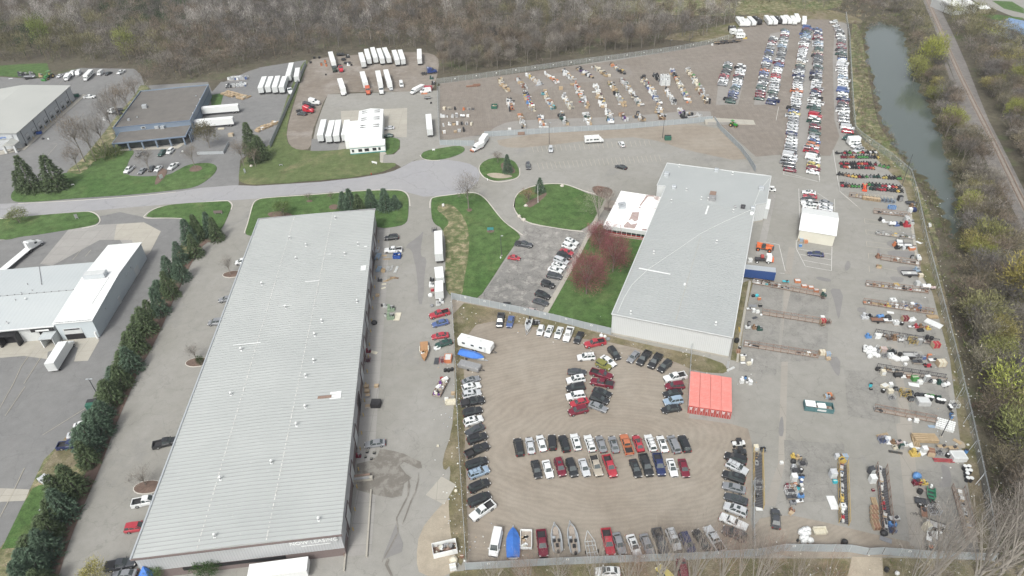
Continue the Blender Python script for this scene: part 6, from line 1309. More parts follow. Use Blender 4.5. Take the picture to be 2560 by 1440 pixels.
def gm(kind):
 mb=MB();B=mb.box;T=mb.tube;p='paint_dull'
 if kind=='crate':
  B((0,0,.1),(1.2,1.0,.12),'wood_grey');B((0,0,.62),(1.12,.94,.9),p);[B((x,0,.62),(.07,1.0,.94),'wood')for x in(-.58,0,.58)]
 elif kind=='pallet_stack':
  for i in range(5):B((0,0,.08+i*.15),(1.2,1.0,.03),'wood');[B((0,y,.02+i*.15),(1.2,.1,.09),p)for y in(-.45,0,.45)]
 elif kind=='drum':T((0,0,0),(0,0,.88),.3,.3,p,12);T((0,0,.88),(0,0,.9),.31,.31,'trim',12);T((0,0,.3),(0,0,.34),.315,.315,p,12)
 elif kind=='white_lid_drum':T((0,0,0),(0,0,.85),.3,.3,p,12);T((0,0,.85),(0,0,.93),.32,.30,'white_paint',12)
 elif kind=='liquid_tote':
  B((0,0,.08),(1.2,1.0,.14),'wood_grey');B((0,0,.65),(1.05,.9,.95),p,0,(.96,.96));[T((x,y,.1),(x,y,1.2),.025,.025,'galv',4)for x in(-.58,0,.58)for y in(-.48,.48)];[B((0,y,z_),(1.2,.03,.03),'galv')for y in(-.48,.48)for z_ in(.5,.85,1.18)];T((0,0,1.12),(0,0,1.2),.15,.15,'trim',8)
 elif kind=='appliance':B((0,0,.6),(.9,.8,1.2),p);B((0,-.41,.7),(.8,.04,.85),'door_light');B((0,.3,1.25),(.9,.15,.14),p)
 elif kind=='cabinet':B((0,0,.9),(1.1,.7,1.8),p);B((-.27,-.36,.9),(.5,.03,1.6),'steel');B((.27,-.36,.9),(.5,.03,1.6),'steel')
 elif kind=='machine':
  B((0,0,.3),(1.5,1.0,.6),p);B((-.35,0,1.0),(.5,.6,.9),p);T((-.1,0,1.2),(.6,0,1.2),.16,.16,'steel',8);B((.5,.2,.75),(.4,.4,.3),'dark_metal');T((.2,-.4,.6),(.2,-.4,1.4),.05,.05,'galv',5)
 elif kind=='lathe':B((0,0,.4),(2.4,.7,.8),p);B((-.8,0,1.05),(.7,.6,.5),p);T((-.4,0,1.05),(.9,0,1.05),.08,.08,'rim',8);B((.9,0,.95),(.3,.4,.3),'steel')
 elif kind=='cart':
  B((0,0,.35),(1.3,.8,.08),p);B((0,0,.8),(1.3,.8,.06),p);[T((x,y,.12),(x,y,1.0),.03,.03,'steel',4)for x in(-.6,.6)for y in(-.35,.35)];[T((x,y-.04,.1),(x,y+.04,.1),.1,.1,'tyre',8)for x in(-.55,.55)for y in(-.33,.33)];B((.1,.05,1.0),(.6,.4,.3),'dark_metal',.3)
 elif kind=='cage':B((0,0,.12),(1.2,1.0,.08),'steel');[T((x,y,0),(x,y,1.0),.03,.03,p,4)for x in(-.6,0,.6)for y in(-.5,.5)];[B((0,y,z_),(1.2,.03,.03),p)for y in(-.5,.5)for z_ in(.4,.7,1.0)];[B((x,0,z_),(.03,1.0,.03),p)for x in(-.6,.6)for z_ in(.4,.7,1.0)];B((.05,0,.35),(.8,.7,.35),'dark_metal',.2)
 elif kind=='table':B((0,0,.75),(1.8,.8,.06),p);[T((x,y,0),(x,y,.74),.03,.03,'steel',4)for x in(-.8,.8)for y in(-.33,.33)];B((.3,0,.92),(.6,.4,.28),'dark_metal',.4);B((0,0,.25),(1.6,.6,.04),'wood_grey')
 elif kind=='bag':mb.loft([[(math.cos(6.283*i/9)*.5*q*(1+.12*math.sin(i*2.7)),math.sin(6.283*i/9)*.45*q*(1+.12*math.cos(i*3.1)),z_)for i in range(9)]for z_,q in((0,.85),(.25,1.05),(.55,.95),(.78,.45),(.85,.15))],p)
 elif kind=='tyre_stack':
  for i in range(3):T((.03*i,.02*i,.02+i*.27),(.03*i,.02*i,.27+i*.27),.5,.5,'tyre',14);T((.03*i,.02*i,.27+i*.27),(.03*i,.02*i,.275+i*.27),.27,.27,p,10)
 elif kind=='cable_reel':T((0,-.35,.6),(0,-.28,.6),.6,.6,p,14);T((0,.28,.6),(0,.35,.6),.6,.6,p,14);T((0,-.28,.6),(0,.28,.6),.32,.32,'dark_metal',12)
 elif kind=='pipe_bundle':[T((-1.6,-.3+.15*i,.15+(i%2)*.13),(1.6,-.3+.15*i+.05,.15+(i%2)*.13),.07,.07,p,5)for i in range(5)];B((-.8,0,.05),(.1,.9,.1),'wood');B((.8,0,.05),(.1,.9,.1),'wood')
 elif kind=='lumber_stack':[B((R_.uniform(-.04,.04),y,.15+z_),(2.6,.22,.08),p)for y in(-.45,-.15,.15,.45)for z_ in(0,.12,.24,.36)];[B((x,0,.06),(.1,1.1,.1),'wood_grey')for x in(-.9,.9)]
 elif kind=='tank':T((-.8,0,.75),(.8,0,.75),.5,.5,p,14);[B((x,0,.2),(.12,.9,.4),'dark_metal')for x in(-.5,.5)];T((0,0,1.2),(0,0,1.35),.15,.15,'dark_metal',8)
 elif kind=='box':B((0,0,.35),(.8,.6,.7),p);B((0,0,.71),(.8,.12,.02),'tent_cream')
 elif kind=='sofa':B((0,0,.3),(1.8,.85,.35),p);B((0,.35,.6),(1.8,.25,.5),p);B((-.85,0,.45),(.2,.85,.4),p);B((.85,0,.45),(.2,.85,.4),p)
 elif kind=='shelf_unit':[T((x,y,0),(x,y,1.7),.035,.035,p,4)for x in(-.7,.7)for y in(-.3,.3)];[B((0,0,z_),(1.45,.65,.04),p)for z_ in(.2,.8,1.4)];B((.2,0,.95),(.7,.45,.28),'wood');B((-.3,0,1.5),(.5,.4,.2),'white_paint')
 elif kind=='riding_mower':
  B((.35,0,.45),(.9,.45,.4),p,0,(.9,.8));B((-.25,0,.32),(.7,.5,.2),p);B((-.35,0,.6),(.35,.4,.12),'trim');B((-.52,0,.78),(.1,.4,.35),'trim');B((.05,0,.2),(.8,.95,.14),p);T((.1,0,.6),(-.05,0,.85),.02,.02,'trim',4)
  [T((x,y-.09,r_),(x,y+.09,r_),r_,r_,'tyre',10)for x,r_ in((-.5,.26),(.7,.18))for y in(-.4,.4)]
 elif kind=='push_mower':B((0,0,.25),(.7,.5,.2),p);T((0,0,.3),(0,0,.5),.15,.12,'trim',8);mb.bar((-.3,-.2,.3),(-1.0,-.2,.9),.04,.04,'trim');mb.bar((-.3,.2,.3),(-1.0,.2,.9),.04,.04,'trim');[T((x,y-.04,.1),(x,y+.04,.1),.1,.1,'tyre',8)for x in(-.3,.3)for y in(-.27,.27)]
 elif kind=='panel':B((0,0,.1),(2.2,1.1,.1),p,0);B((0,0,.03),(1.8,.8,.06),'wood_grey')
 elif kind=='hot_tub':B((0,0,.45),(2.1,1.6,.9),p);B((0,0,.91),(1.7,1.2,.03),'door_light')
 elif kind=='forklift':
  B((-.2,0,.7),(1.6,1.0,.8),p);B((-.3,0,2.1),(1.2,.95,.08),'trim');[T((x,y,1),(x,y,2.1),.04,.04,'trim',4)for x in(-.85,.3)for y in(-.42,.42)];[B((.85,y,1.1),(.12,.1,2.2),'trim')for y in(-.3,.3)];B((1.4,-.25,.08),(1.1,.12,.05),'steel');B((1.4,.25,.08),(1.1,.12,.05),'steel');[T((x,y-.12,.28),(x,y+.12,.28),.28,.28,'tyre',10)for x in(-.7,.5)for y in(-.45,.45)]
 elif kind=='trailer_frame':B((0,0,.5),(3.0,1.5,.08),p);[B((0,s_*.75,.65),(3.0,.05,.3),'dark_metal')for s_ in(-1,1)];mb.bar((1.5,0,.45),(2.5,0,.45),.1,.1,'dark_metal');[T((-.2,s_*.85-.1,.3),(-.2,s_*.85+.1,.3),.3,.3,'tyre',10)for s_ in(-1,1)]
 elif kind=='bicycle':
  for x in(-.5,.5):
   for i in range(12):a,b_=6.283*i/12,6.283*(i+1)/12;mb.bar((x+.32*math.cos(a),0,.33+.32*math.sin(a)+.001*i),(x+.32*math.cos(b_),0,.33+.32*math.sin(b_)+.001),.03,.03,'tyre')
  mb.bar((-.5,0,.33),(0,0,.7),.035,.03,p);mb.bar((0,0,.35),(.4,0,.75),.035,.03,p);mb.bar((0,0,.72),(.4,0,.76),.035,.03,p);mb.bar((.5,0,.33),(.38,0,.9),.035,.03,p);mb.bar((.38,-.25,.9),(.38,.25,.901),.03,.03,'trim');B((-.08,0,.85),(.22,.1,.05),'trim')
 return mb
GP_={}
WORDS={'crate':'slatted crate','pallet_stack':'pallet stack','drum':'drum','white_lid_drum':'white-lidded drum','liquid_tote':'liquid tote','appliance':'appliance','cabinet':'steel cabinet','machine':'workshop machine','lathe':'long lathe','cart':'wheeled cart','cage':'wire cage','table':'work table','bag':'wrapped bundle','tyre_stack':'tyre stack','cable_reel':'cable reel','pipe_bundle':'pipe bundle','lumber_stack':'timber stack','tank':'tank','box':'carton','sofa':'sofa','shelf_unit':'shelf unit','riding_mower':'riding mower','push_mower':'push mower','panel':'flat panel','hot_tub':'open tub','forklift':'forklift','trailer_frame':'small trailer','bicycle':'bicycle'}
def item(kind,col,loc,rz,label,group=None,s=(1,1,1)):
 if kind not in GP_:GP_[kind]=gm(kind).mesh(kind)
 o=bpy.data.objects.new(kind,GP_[kind]);COL.objects.link(o);o.color=c4(GC[col][1]);o.location=loc;o.rotation_euler=(0,0,rz);o.scale=s if isinstance(s,tuple)else(s,s,s)
 return tag(o,label.replace('$',GC[col][0]+' '+WORDS[kind]),WORDS[kind]if WORDS[kind].endswith(('stack','bundle'))else WORDS[kind].split()[-1],group)
PAL='wqwcqskwchqWkgwcxqwdbqchWkq'
KIN=['crate','machine','appliance','cabinet','box','liquid_tote','crate','table','cart','machine','pallet_stack','drum','tank','bag','lathe','cage','appliance','crate','shelf_unit','lumber_stack','pipe_bundle']
def goods_row(k,x0,y0,x1,y1,where,seed,cols=None,kinds=None,width=2.4,gap=1.3,lanes=2):
 a,b_=GP(k,x0,y0),GP(k,x1,y1);d=b_-a;L=d.length;d.normalize();n=Vector((-d.y,d.x,0));rr=random.Random(seed);C_=cols or PAL;K=kinds or KIN;az=math.atan2(d.y,d.x);its=[]
 s_=0
 while s_<L:
  for q in range(lanes):
   if rr.random()<.13:continue
   off_=(q-(lanes-1)/2)*width/lanes+rr.uniform(-.15,.15);p=a+d*(s_+rr.uniform(-.25,.25))+n*off_;its.append((s_,p))
  s_+=gap*rr.uniform(.8,1.25)
 for i,(s_,p)in enumerate(its):
  f_=s_/L;c=C_[min(int(f_*len(C_)),len(C_)-1)]if rr.random()<.6 and cols else rr.choice(C_);kd=rr.choice(K)
  if kd in('pallet_stack','lumber_stack')and rr.random()<.7:c='h'
  item(kd,c,tuple(p),az+rr.choice([0,math.pi/2])+rr.uniform(-.2,.2),'$, %s up %s'%(ORD[len(its)-1-i],where),'goods in '+where,tuple(rr.uniform(.95,1.4)for _ in range(3)))
for i,(a_,c_)in enumerate((((1065,385,1190,565),'hcqhcqh'),((1340,375,1480,530),'xqhqxq'),((1500,310,1700,465),'wYqwhqs'),((1790,285,1970,435),'wWsOqOw'))):
 goods_row('f',*a_,'the %s goods row along the far fence'%ORD[i],20+i,c_)
for i,(a_,c_)in enumerate((((60,250,215,400),'kwrwWq'),((290,210,510,360),'kkPWWWW'),((520,190,750,330),'dcccchq'),((800,140,1000,290),'kOgwYkkk'))):
 goods_row('h',*a_,'the %s goods row along the far fence'%ORD[4+i],24+i,c_)
for i,(k_,a_,c_)in enumerate((('f',(1205,680,1235,875),'kkwwmwWO'),('f',(1460,600,1580,870),'kqcBYBnrwYh'),('f',(1760,610,1910,855),'hgcwwxeBTe'),('f',(2060,640,2180,835),'rwwcwsqwcWc'),('h',(235,450,440,820),'OrwWwwqsgwqh'),('h',(560,490,690,810),'WWwWmYcudwqW'),('h',(775,430,1010,800),'evWchkkwYYqhh'),('h',(975,405,1260,790),'mqqqsqWcwqdqqe'),('h',(1290,345,1560,770),'kccccdqbrwWwqbwqh'),('h',(1640,520,1790,765),'qwsqWWqkkq'),('h',(1750,240,2020,745),'wbqkkOqwqWWcwqkGGqxwq'),('h',(1990,215,2310,750),'qqkcGGWWcccchqqsxqwhck'),('h',(1490,320,1570,400),'kkk'))):
 goods_row(k_,*a_,'the %s long goods row on the brown dirt'%ORD[i],40+i,c_)
for i in range(4):p=GP('h',1600+(i%2)*75,400+(i//2)*70);item('liquid_tote','W',tuple(p),.2,'$ %s of four tall wrapped stacks in the goods yard'%('top left','top right','bottom left','bottom right')[i],'tall white wrapped stacks',(2.0,2.2,3.0))
for i,(k_,a_,c_)in enumerate((('f',(1385,950,1440,1140),'Ouqqqk'),('f',(1695,960,1730,1125),'kksnWOW'),('f',(2010,930,2110,1095),'mwkekqqq'),('h',(400,920,460,1080),'wqeewW'),('h',(750,880,790,1065),'WwqwqeBW'),('h',(960,935,1050,1040),'xqwPkq'),('h',(1200,940,1300,1025),'kdwqh'),('h',(1530,825,1600,1000),'hWsqku'),('h',(1860,845,1930,985),'WWwPWkk'),('h',(2010,920,2070,960),'kkq'),('h',(2180,950,2220,955),'q'))):
 goods_row(k_,*a_,'the %s short goods row before the slat fence'%ORD[i],60+i,c_)
for i,a_ in enumerate(((190,840,690,842),(170,960,625,955),(180,1085,690,1070),(200,1215,515,1180))):
 goods_row('f',*a_,'the %s cross row by the far chain link corner'%ORD[i],80+i,('cckqxOdqk','wqqcqwWW','wqkWekwcw','wcccqk')[i],lanes=1,gap=2.2)
goods_row('t00',1700,655,1850,640,'the dark drum stacks by the blue building',90,'kkqqWsb',['white_lid_drum','white_lid_drum','liquid_tote'],4,1.0,3)
goods_row('t00',1720,600,1870,590,'the pale stacks by the blue building',91,'WqWsWb',['liquid_tote','cage'],3.5,1.3,3)
goods_row('t00',1690,700,1850,740,'the pallet stacks by the blue building',92,'hhhuhc',['pallet_stack','lumber_stack','pallet_stack'],5,1.4,3)
goods_row('t10',10,985,165,920,'the pallet stacks along the slat fence',93,'hhhhWh',['pallet_stack','crate'],3.0,1.3,2)
MC='kkrrmrGrrGgdkekYkrkkr'
def mowers(k,x0,y0,x1,y1,n,where,seed,cols,kinds=('riding_mower',)):
 rr=random.Random(seed);a,b_=GP(k,x0,y0),GP(k,x1,y1);az=math.atan2((b_-a).y,(b_-a).x)
 for i in range(n):
  p=a.lerp(b_,i/(n-1));item(rr.choice(kinds),cols[i%len(cols)],(p.x+rr.uniform(-.15,.15),p.y+rr.uniform(-.2,.2),0),az-math.pi/2+rr.uniform(-.2,.2),'$, %s along %s'%(ORD[i],where),'mowers in '+where,rr.uniform(1.0,1.3))
mowers('J',195,130,1060,110,16,'the back line of the top mower row',1,'kkdrkGrrGYrkkwkw',('riding_mower','push_mower','riding_mower'))
mowers('J',320,215,1110,225,14,'the front line of the top mower row',2,'mmurOdGGGGddkY')
mowers('J',285,365,960,375,14,'the back line of the second mower row',3,'rerrkkkrrOrrkk')
mowers('J',310,440,1010,465,14,'the front line of the second mower row',4,'erOwkkkrkermrO')
mowers('J',1060,390,1350,450,4,'the right part of the second mower row',5,'mGGG')
mowers('J',235,600,620,660,6,'the left part of the third mower row',6,'kkuOYY')
mowers('J',690,660,1130,655,6,'the middle part of the third mower row',7,'mkGgee')
mowers('J',1250,680,1620,700,7,'the right part of the third mower row',8,'YykkkGG')
mowers('J',285,790,460,800,4,'the back line of the lowest mower row',9,'kkgq',('push_mower',))
mowers('J',320,860,680,880,6,'the front line of the lowest mower row',10,'rkxGGG')
mowers('J',920,840,1600,900,10,'the right back line of the lowest mower row',11,'GekerrwrOk')
mowers('J',960,930,1650,990,10,'the right front line of the lowest mower row',12,'ekmrrkdkYk')
def rack(k,x0,y0,x1,y1,label,depth=1.3,h=1.5,bays=8,m='rust',levels=2,side=1,deck='wood_grey',grid=True):
 a,b_=GP(k,x0,y0),GP(k,x1,y1);d=b_-a;L=d.length;az=math.atan2(d.y,d.x);e=empty('storage_rack',tuple(a),az,label,'rack');Yd=depth*side
 for i in range(bays+1):
  for y in(0,Yd):mb=MB();mb.box((L*i/bays,y,h/2),(.09,.09,h),m);mb.build('upright',e)
 for lv in range(levels):
  zz=.35+lv*(h-.5)/max(1,levels-1)
  for y in(0,Yd):mb=MB();mb.box((L/2,y,zz),(L,.07,.11),m);mb.build('beam',e)
  if lv==0:mb=MB();mb.box((L/2,Yd/2,zz-.02),(L-.1,depth-.1,.03),deck);mb.build('deck',e)
 if grid:
  mb=MB();x=0
  while x<L:mb.box((x,Yd*.98,(h+.35)/2),(.035,.035,h-.3),m);mb.box((x,Yd/2,.36),(.03,depth,.03),'steel');x+=.42
  mb.build('wire_back',e)['kind']='stuff'
 return a,d.normalized(),L,az,e
def on_rack(r,seed,cols,where,n,f0=0,f1=1,depth=1.3,side=1,z=.36,kinds=None,s=.85):
 a,d,L,az,e=r;rr=random.Random(seed);nn=Vector((-d.y,d.x,0))
 for i in range(n):
  f_=f0+(f1-f0)*(i+.5)/n;p=a+d*(L*f_)+nn*(depth/2*side)+d*rr.uniform(-.2,.2)
  item(rr.choice(kinds or['crate','machine','box','appliance','table','cart','bag','drum','cage','box']),cols[i%len(cols)],(p.x,p.y,z),az+rr.uniform(-.2,.2),'$, %s along %s'%(ORD[i],where),'goods on '+where,(s*rr.uniform(.75,1.05),s*rr.uniform(.7,.95),s*rr.uniform(.5,.9)))
r=rack('R',375,185,1375,375,'long rusty rack with orange skips behind it, topmost right of the grey building',bays=10);on_rack(r,1,'qwkqTuqxqkqs','the topmost rack right of the grey building',12,0,.55)
r=rack('R',510,650,1370,785,'long empty rusty rack, second right of the grey building',bays=8)
r=rack('R',235,1125,1345,1300,'long rusty rack, third right of the grey building',bays=10);on_rack(r,2,'qkwkkk','the third rack right of the grey building',6,0,.22);on_rack(r,3,'xqhx','the right end of the third rack',4,.72,.98)
r=rack('S',742,205,1280,265,'rack with a blue wrapped pair behind it near the right fence',bays=4);on_rack(r,4,'kwqwqq','the rack by the blue wrapped pair',6,.1,1)
r=rack('S',778,530,1345,600,'crowded grey rack near the pond corner of the right fence',bays=5,m='steel');on_rack(r,5,'WqqwqhYqkwe','the crowded grey rack near the pond corner',13)
r=rack('S',850,905,1430,995,'half tan half green rack under the dark asphalt patch',bays=4,m='rust');on_rack(r,6,'xcwqkW','the half tan half green rack',6,.3,1)
r=rack('S',630,1300,1560,1410,'long crowded rack ending at a pink tank',bays=8);on_rack(r,7,'WqxuqYqkqqwqkqrqW','the long crowded rack ending at the pink tank',20)
r=rack('V',590,250,1640,410,'longest crowded rack with orange bins at its left end',bays=9);on_rack(r,8,'OkxhhYhrYhqwqwqchx','the longest crowded rack with orange bins',24)
r=rack('V',770,720,1720,875,'crowded rack behind the yellow frame and grey panel',bays=8,m='dark_metal');on_rack(r,9,'WWwqqxqqhqwuqx','the crowded rack behind the yellow frame',16)
r=rack('V',800,1245,1825,1410,'long dark rack with thin bars above white bins',bays=8,m='dark_metal');on_rack(r,10,'kqhuqe','the left part of the long dark rack',6,0,.3)
r=rack('Y',760,540,1680,715,'long rusty rack ending at a pallet of white jugs',bays=6);on_rack(r,11,'qk','the left end of the rack with white jugs',2,0,.1)
r=rack('Z',400,1000,395,350,'tall yellow sided rack beside the right column of cars',bays=5,m='bollard',side=-1,depth=1.9,h=2.1,deck='dark_metal');on_rack(r,12,'Wqhhc','the yellow sided rack beside the cars',4,.75,1.0,side=-1)
r=rack('Z',1425,1190,1410,480,'crowded yellow sided rack with a blue and yellow spool',bays=6,m='bollard',side=-1,depth=1.8,h=2.0,deck='dark_metal');on_rack(r,13,'qrWWkYYwqqqqWB','the crowded yellow sided rack',16,side=-1)
r=rack('a',640,1080,560,250,'longest rusty sided rack with many brown window frames',bays=8,m='rust',side=-1,depth=1.9,h=2.0,deck='dark_metal');on_rack(r,14,'qqqqqqrxruqcqWWq','the longest rusty sided rack',20,side=-1)
r=rack('a',1880,1230,1685,540,'tall rusty rack beside the right fence behind branches',bays=7,m='rust',side=1,depth=2.2);on_rack(r,15,'qhhWqqWqw','the tall rusty rack beside the right fence',9,.2,.95,depth=2.2)
r=rack('J',470,1105,790,1150,'short rack beside the long stack of wire crates',bays=2);on_rack(r,16,'kYq','the short rack beside the wire crates',3)
for i in range(9):p=GP('J',800+i*82,1150+i*11);item('pallet_stack' if i<5 else 'cage','h' if i<5 else 'l',tuple(p),1.4,'$ %s from the left in the stacked crate row below the mowers'%ORD[i],'stacked crate row below the mowers',(1.25,1.1,1.5));item('cage','c',(p.x,p.y+1.6,0),1.4,'$ %s from the left in the back crate row below the mowers'%ORD[i],'back crate row below the mowers',(1.25,1.0,1.3))
item('cabinet','k',tuple(GP('J',1610,1180)),.1,'$ at the right end of the stacked crate row',s=(1.3,1.8,1))
def things(k,s):
 for ln in s.strip().split('\n'):
  q=[x.strip()for x in ln.split('|')];v=q[0].split();x,y=float(v[0]),float(v[1]);kd,c=v[2],v[3];s_=float(v[4])if len(v)>4 else 1;rz=float(v[5])if len(v)>5 else 0
  p=GP(k,x,y);item(kd,c,tuple(p),rz,q[1],None,s_*.88)
things('R','''
375 370 bag k 1.2|$ by the concrete kerb under the topmost rack
430 365 bag T 1.2|$ beside a black bundle by the kerb
465 415 box O 1.2|$ beside the turquoise bundle
370 510 panel g 1.1 -.1|$ above the two light cabinets
480 520 box k 1.3|$ right of the grey flat panel
315 575 table W 1|$ left of a white appliance on the slabs
380 600 appliance W 1|$ with a round opening on the slabs
440 610 box W 1.3|$ beside the second rack's left end
495 650 bag w .8|$ touching the second rack's left end
400 690 panel d .8 .4|$ tilted on the slabs under the second rack
310 790 cabinet k .7|$ standing above the crowded low trolley
290 850 cart W 1.2|$ left of a brown machine on the slabs
400 850 machine u 1.1|$ between a white trolley and a green machine
470 870 machine e 1.1|$ right end of the low trolley row
175 870 pipe_bundle Y .8 1.4|$ in the weeds beside the building
125 1050 tyre_stack k 1.4|$ at the building corner
172 1150 tyre_stack w .9|$ below the big tyres at the building corner
145 1210 crate x 1|$ brown open one by the building corner
225 1275 table W 1|$ top of the white cluster below the racks
215 1320 box c 1.5|$ in the middle of the white cluster below the racks
225 1365 panel W .6|$ low in the white cluster below the racks
310 1390 box c 1.4 .3|$ right in the white cluster below the racks
350 1370 cabinet W .8 1.2|$ standing right in the white cluster
1430 300 box c 1.4|$ on top at the topmost rack's right end
1430 360 machine e 1.1|$ below the cream carton at the topmost rack's end
1415 400 cage x 1|$ lowest at the topmost rack's right end
1040 150 hot_tub O .9 -.15|$ big open one behind the topmost rack
1140 225 hot_tub O .8 -.15|$ second open one behind the topmost rack
1240 245 hot_tub O .8 -.15|$ third open one behind the topmost rack
1320 290 hot_tub O .75 -.15|$ smallest open one behind the topmost rack
860 170 table T 1.2 -.15|$ long one behind the topmost rack
1410 700 box w 1.5|$ above red goods at the second rack's end
1420 760 crate r 1.3|$ at the second rack's right end
1405 810 cage h 1.2|$ lowest at the second rack's right end
1490 770 cage x 1.3|$ spiky one right of the second rack
1205 1240 crate W .9|$ standing on the third rack
1405 1240 crate c 1.4|$ with a cream lid at the third rack's end
1490 1260 crate l 1.3|$ with a blue lid right of the third rack
1500 1310 pallet_stack h 1.0|$ right of the third rack's end''')
things('t21','''
1725 1405 white_lid_drum k 1|$ left in the drum cluster by the red containers
1750 1400 drum B 1.1|$ in the drum cluster by the red containers
1775 1415 white_lid_drum q 1|$ right in the drum cluster by the red containers
1720 1425 drum W 1|$ front left in the drum cluster by the red containers
1760 1430 drum W 1|$ front middle in the drum cluster by the red containers
1620 1300 pipe_bundle q 1 1.2|$ lying before the grey building corner
1640 1330 pipe_bundle W .9 .5|$ crossing another bundle before the grey building corner''')
things('t22','''
1720 -10 appliance W 1.1 .1|$ with two dials beside the red containers, left
1785 0 appliance W 1.1 .1|$ with two dials beside the red containers, right
1825 495 appliance c 1.3|$ on top of the yellow sided rack's head
1880 505 liquid_tote k 1.1|$ beside the head of the yellow sided rack
1845 910 panel W 1.4 1.5|$ wide double one beside the car column
1845 780 cage q 1.8|$ grey one below the yellow sided rack
1830 845 machine k .8|$ between the grey cage and the white panel''')
things('Z','''
735 475 box W 1|$ alone on the asphalt between racks
885 400 machine Y 1|$ at the top of the mixed heap column
940 415 machine h 1|$ right of a yellow one in the mixed heap column
875 460 bag k 1.4|$ upper left in the mixed heap column
985 485 cage d 1.4|$ upper right in the mixed heap column
880 520 bag s 1.3|$ left middle of the mixed heap column
900 580 cage d 1.6|$ wide one in the mixed heap column
965 570 tyre_stack W 1.1|$ round pale centred one in the mixed heap column
880 670 appliance W 1.5|$ large one in the mixed heap column
950 650 drum B 1.2|$ left of two in the mixed heap column
990 650 drum B 1.2|$ right of two in the mixed heap column
972 700 white_lid_drum b 1.2|$ under the two blue drums
900 735 box O 1|$ beside the lidded drum
975 740 box W .9|$ under the lidded drum
815 770 machine m 1.1|$ left in the brown group of the heap column
865 780 machine u 1.2|$ right in the brown group of the heap column
935 780 drum T 1.3|$ beside the brown machines
985 805 white_lid_drum W 1|$ right of the turquoise drum
840 840 cage W 2.0|$ wide white slotted one in the heap column
960 880 cart B 1.2|$ right below the white slotted cage
850 900 table d 1.3|$ below the white slotted cage
945 945 table W 1 .1|$ right of the dark tables
870 960 cart g 1.1|$ low in the heap column
860 1040 machine x .8|$ above the grey pallet at the column foot
850 1080 pallet_stack q .9 .6|$ at the foot of the heap column
1005 1290 bag W 1.6|$ topmost in the white sack pile
1045 1280 bag W 1.5|$ upper right in the white sack pile
970 1310 bag W 1.6|$ upper left in the white sack pile
1010 1340 bag W 1.7|$ centre of the white sack pile
1050 1320 bag W 1.4|$ right of the white sack pile
985 1380 bag W 1.5|$ lower left in the white sack pile
1030 1390 bag W 1.6|$ lower centre in the white sack pile
1080 1410 bag W 1.5|$ lower right in the white sack pile
1000 1420 bag W 1.4|$ lowest in the white sack pile
1190 1305 sofa c 1.6|$ lying on the dirt near the bottom fence
930 1405 tyre_stack k .6|$ left of the white sack pile
1345 630 appliance s 1.7|$ big one left of the crowded yellow sided rack
1375 705 box T 1.2|$ left of the crowded yellow sided rack
1350 950 panel W 1.7 1.5|$ long bright one left of the crowded yellow sided rack
1460 460 cable_reel Y 1.4|$ with pale sides at the crowded rack's head
1395 410 appliance s 1.1|$ left above the yellow cable reel
1490 415 crate l 1.2|$ right above the yellow cable reel
1465 1015 liquid_tote W 1.2|$ white hooded one on the crowded rack''')
things('a','''
495 320 appliance d 1.5 .3|$ tilted beside the head of the longest rack
510 430 appliance W 1.6|$ with a round door left of the longest rack
525 550 box m .8|$ small one left of the longest rack
540 710 lumber_stack h 1 1.4|$ leaning left of the longest rack
530 800 crate x 1.2|$ first brown frame left of the longest rack
532 860 crate u 1.2|$ second brown frame left of the longest rack
535 920 crate x 1.2|$ third brown frame left of the longest rack
540 980 crate u 1.2|$ fourth brown frame left of the longest rack
560 1035 crate x 1.2|$ fifth brown frame left of the longest rack
790 930 table q 1.3|$ with a black top beside the longest rack's foot
765 1000 cart B 1.3|$ below the black topped table
765 1070 cage b 1.2|$ lowest of the blue trolleys
660 1110 bag k 1.6|$ at the foot of the longest rack
690 1180 panel g 1.1 -.5|$ lying at the foot of the longest rack
150 1235 tyre_stack k 1.3|$ lying by the gate in the bottom fence
1080 380 bag B 2.0|$ crumpled on the asphalt strip
1080 470 cart m 1.5|$ below the crumpled blue bundle
1135 460 machine Y 1|$ left of two yellow ones by the rowing boat
1178 460 machine Y 1|$ right of two yellow ones by the rowing boat
1180 540 pipe_bundle p .7 -.8|$ near the rowing boat
1120 575 tyre_stack k 1.2|$ left of the green rowing boat
1135 650 pipe_bundle W .5 -.9|$ short white one below the tyres
1155 710 trailer_frame d 1.1 -.3|$ dark one with two tyres in front
1120 750 tyre_stack q 1|$ left tyres in front of the dark trailer
1190 780 tyre_stack q 1|$ right tyres in front of the dark trailer
1290 740 tyre_stack k 1.2|$ below the bow of the green rowing boat
1295 830 cage s 1.9|$ large pale frame below the rowing boat
1165 860 table x 1.5 1.2|$ dark topped in the scattered group
1065 870 bicycle k 1.3 -.4|$ lying on the concrete strip
1205 1045 appliance c 1.6 .3|$ cream one in the bottom group behind branches
1340 1080 panel W 1.3 .8|$ tilted in the bottom group behind branches
1345 1140 appliance W 1.4 .5|$ bright one in the bottom group behind branches
1400 1075 tyre_stack k 1.1|$ right in the bottom group behind branches
1235 1170 table W 1.4 1.0|$ left in the bottom group behind branches
1330 1020 trailer_frame q 1.3 -.5|$ bare frame in the bottom group
1225 1290 push_mower k 1.2|$ by the bottom right fence
1265 1280 push_mower O 1.2|$ beside a black one by the bottom right fence
900 1315 bag W .7|$ tiny white one at the bottom fence''')
for i,(x,y)in enumerate(((1690,275),(1740,275),(1715,328),(1758,328),(1718,368),(1725,425),(1772,430))):item('white_lid_drum','k',tuple(GP('a',x,y)),0,'$ %s of seven from the top near the right fence'%ORD[i],'seven lidded drums near the right fence',1.35)
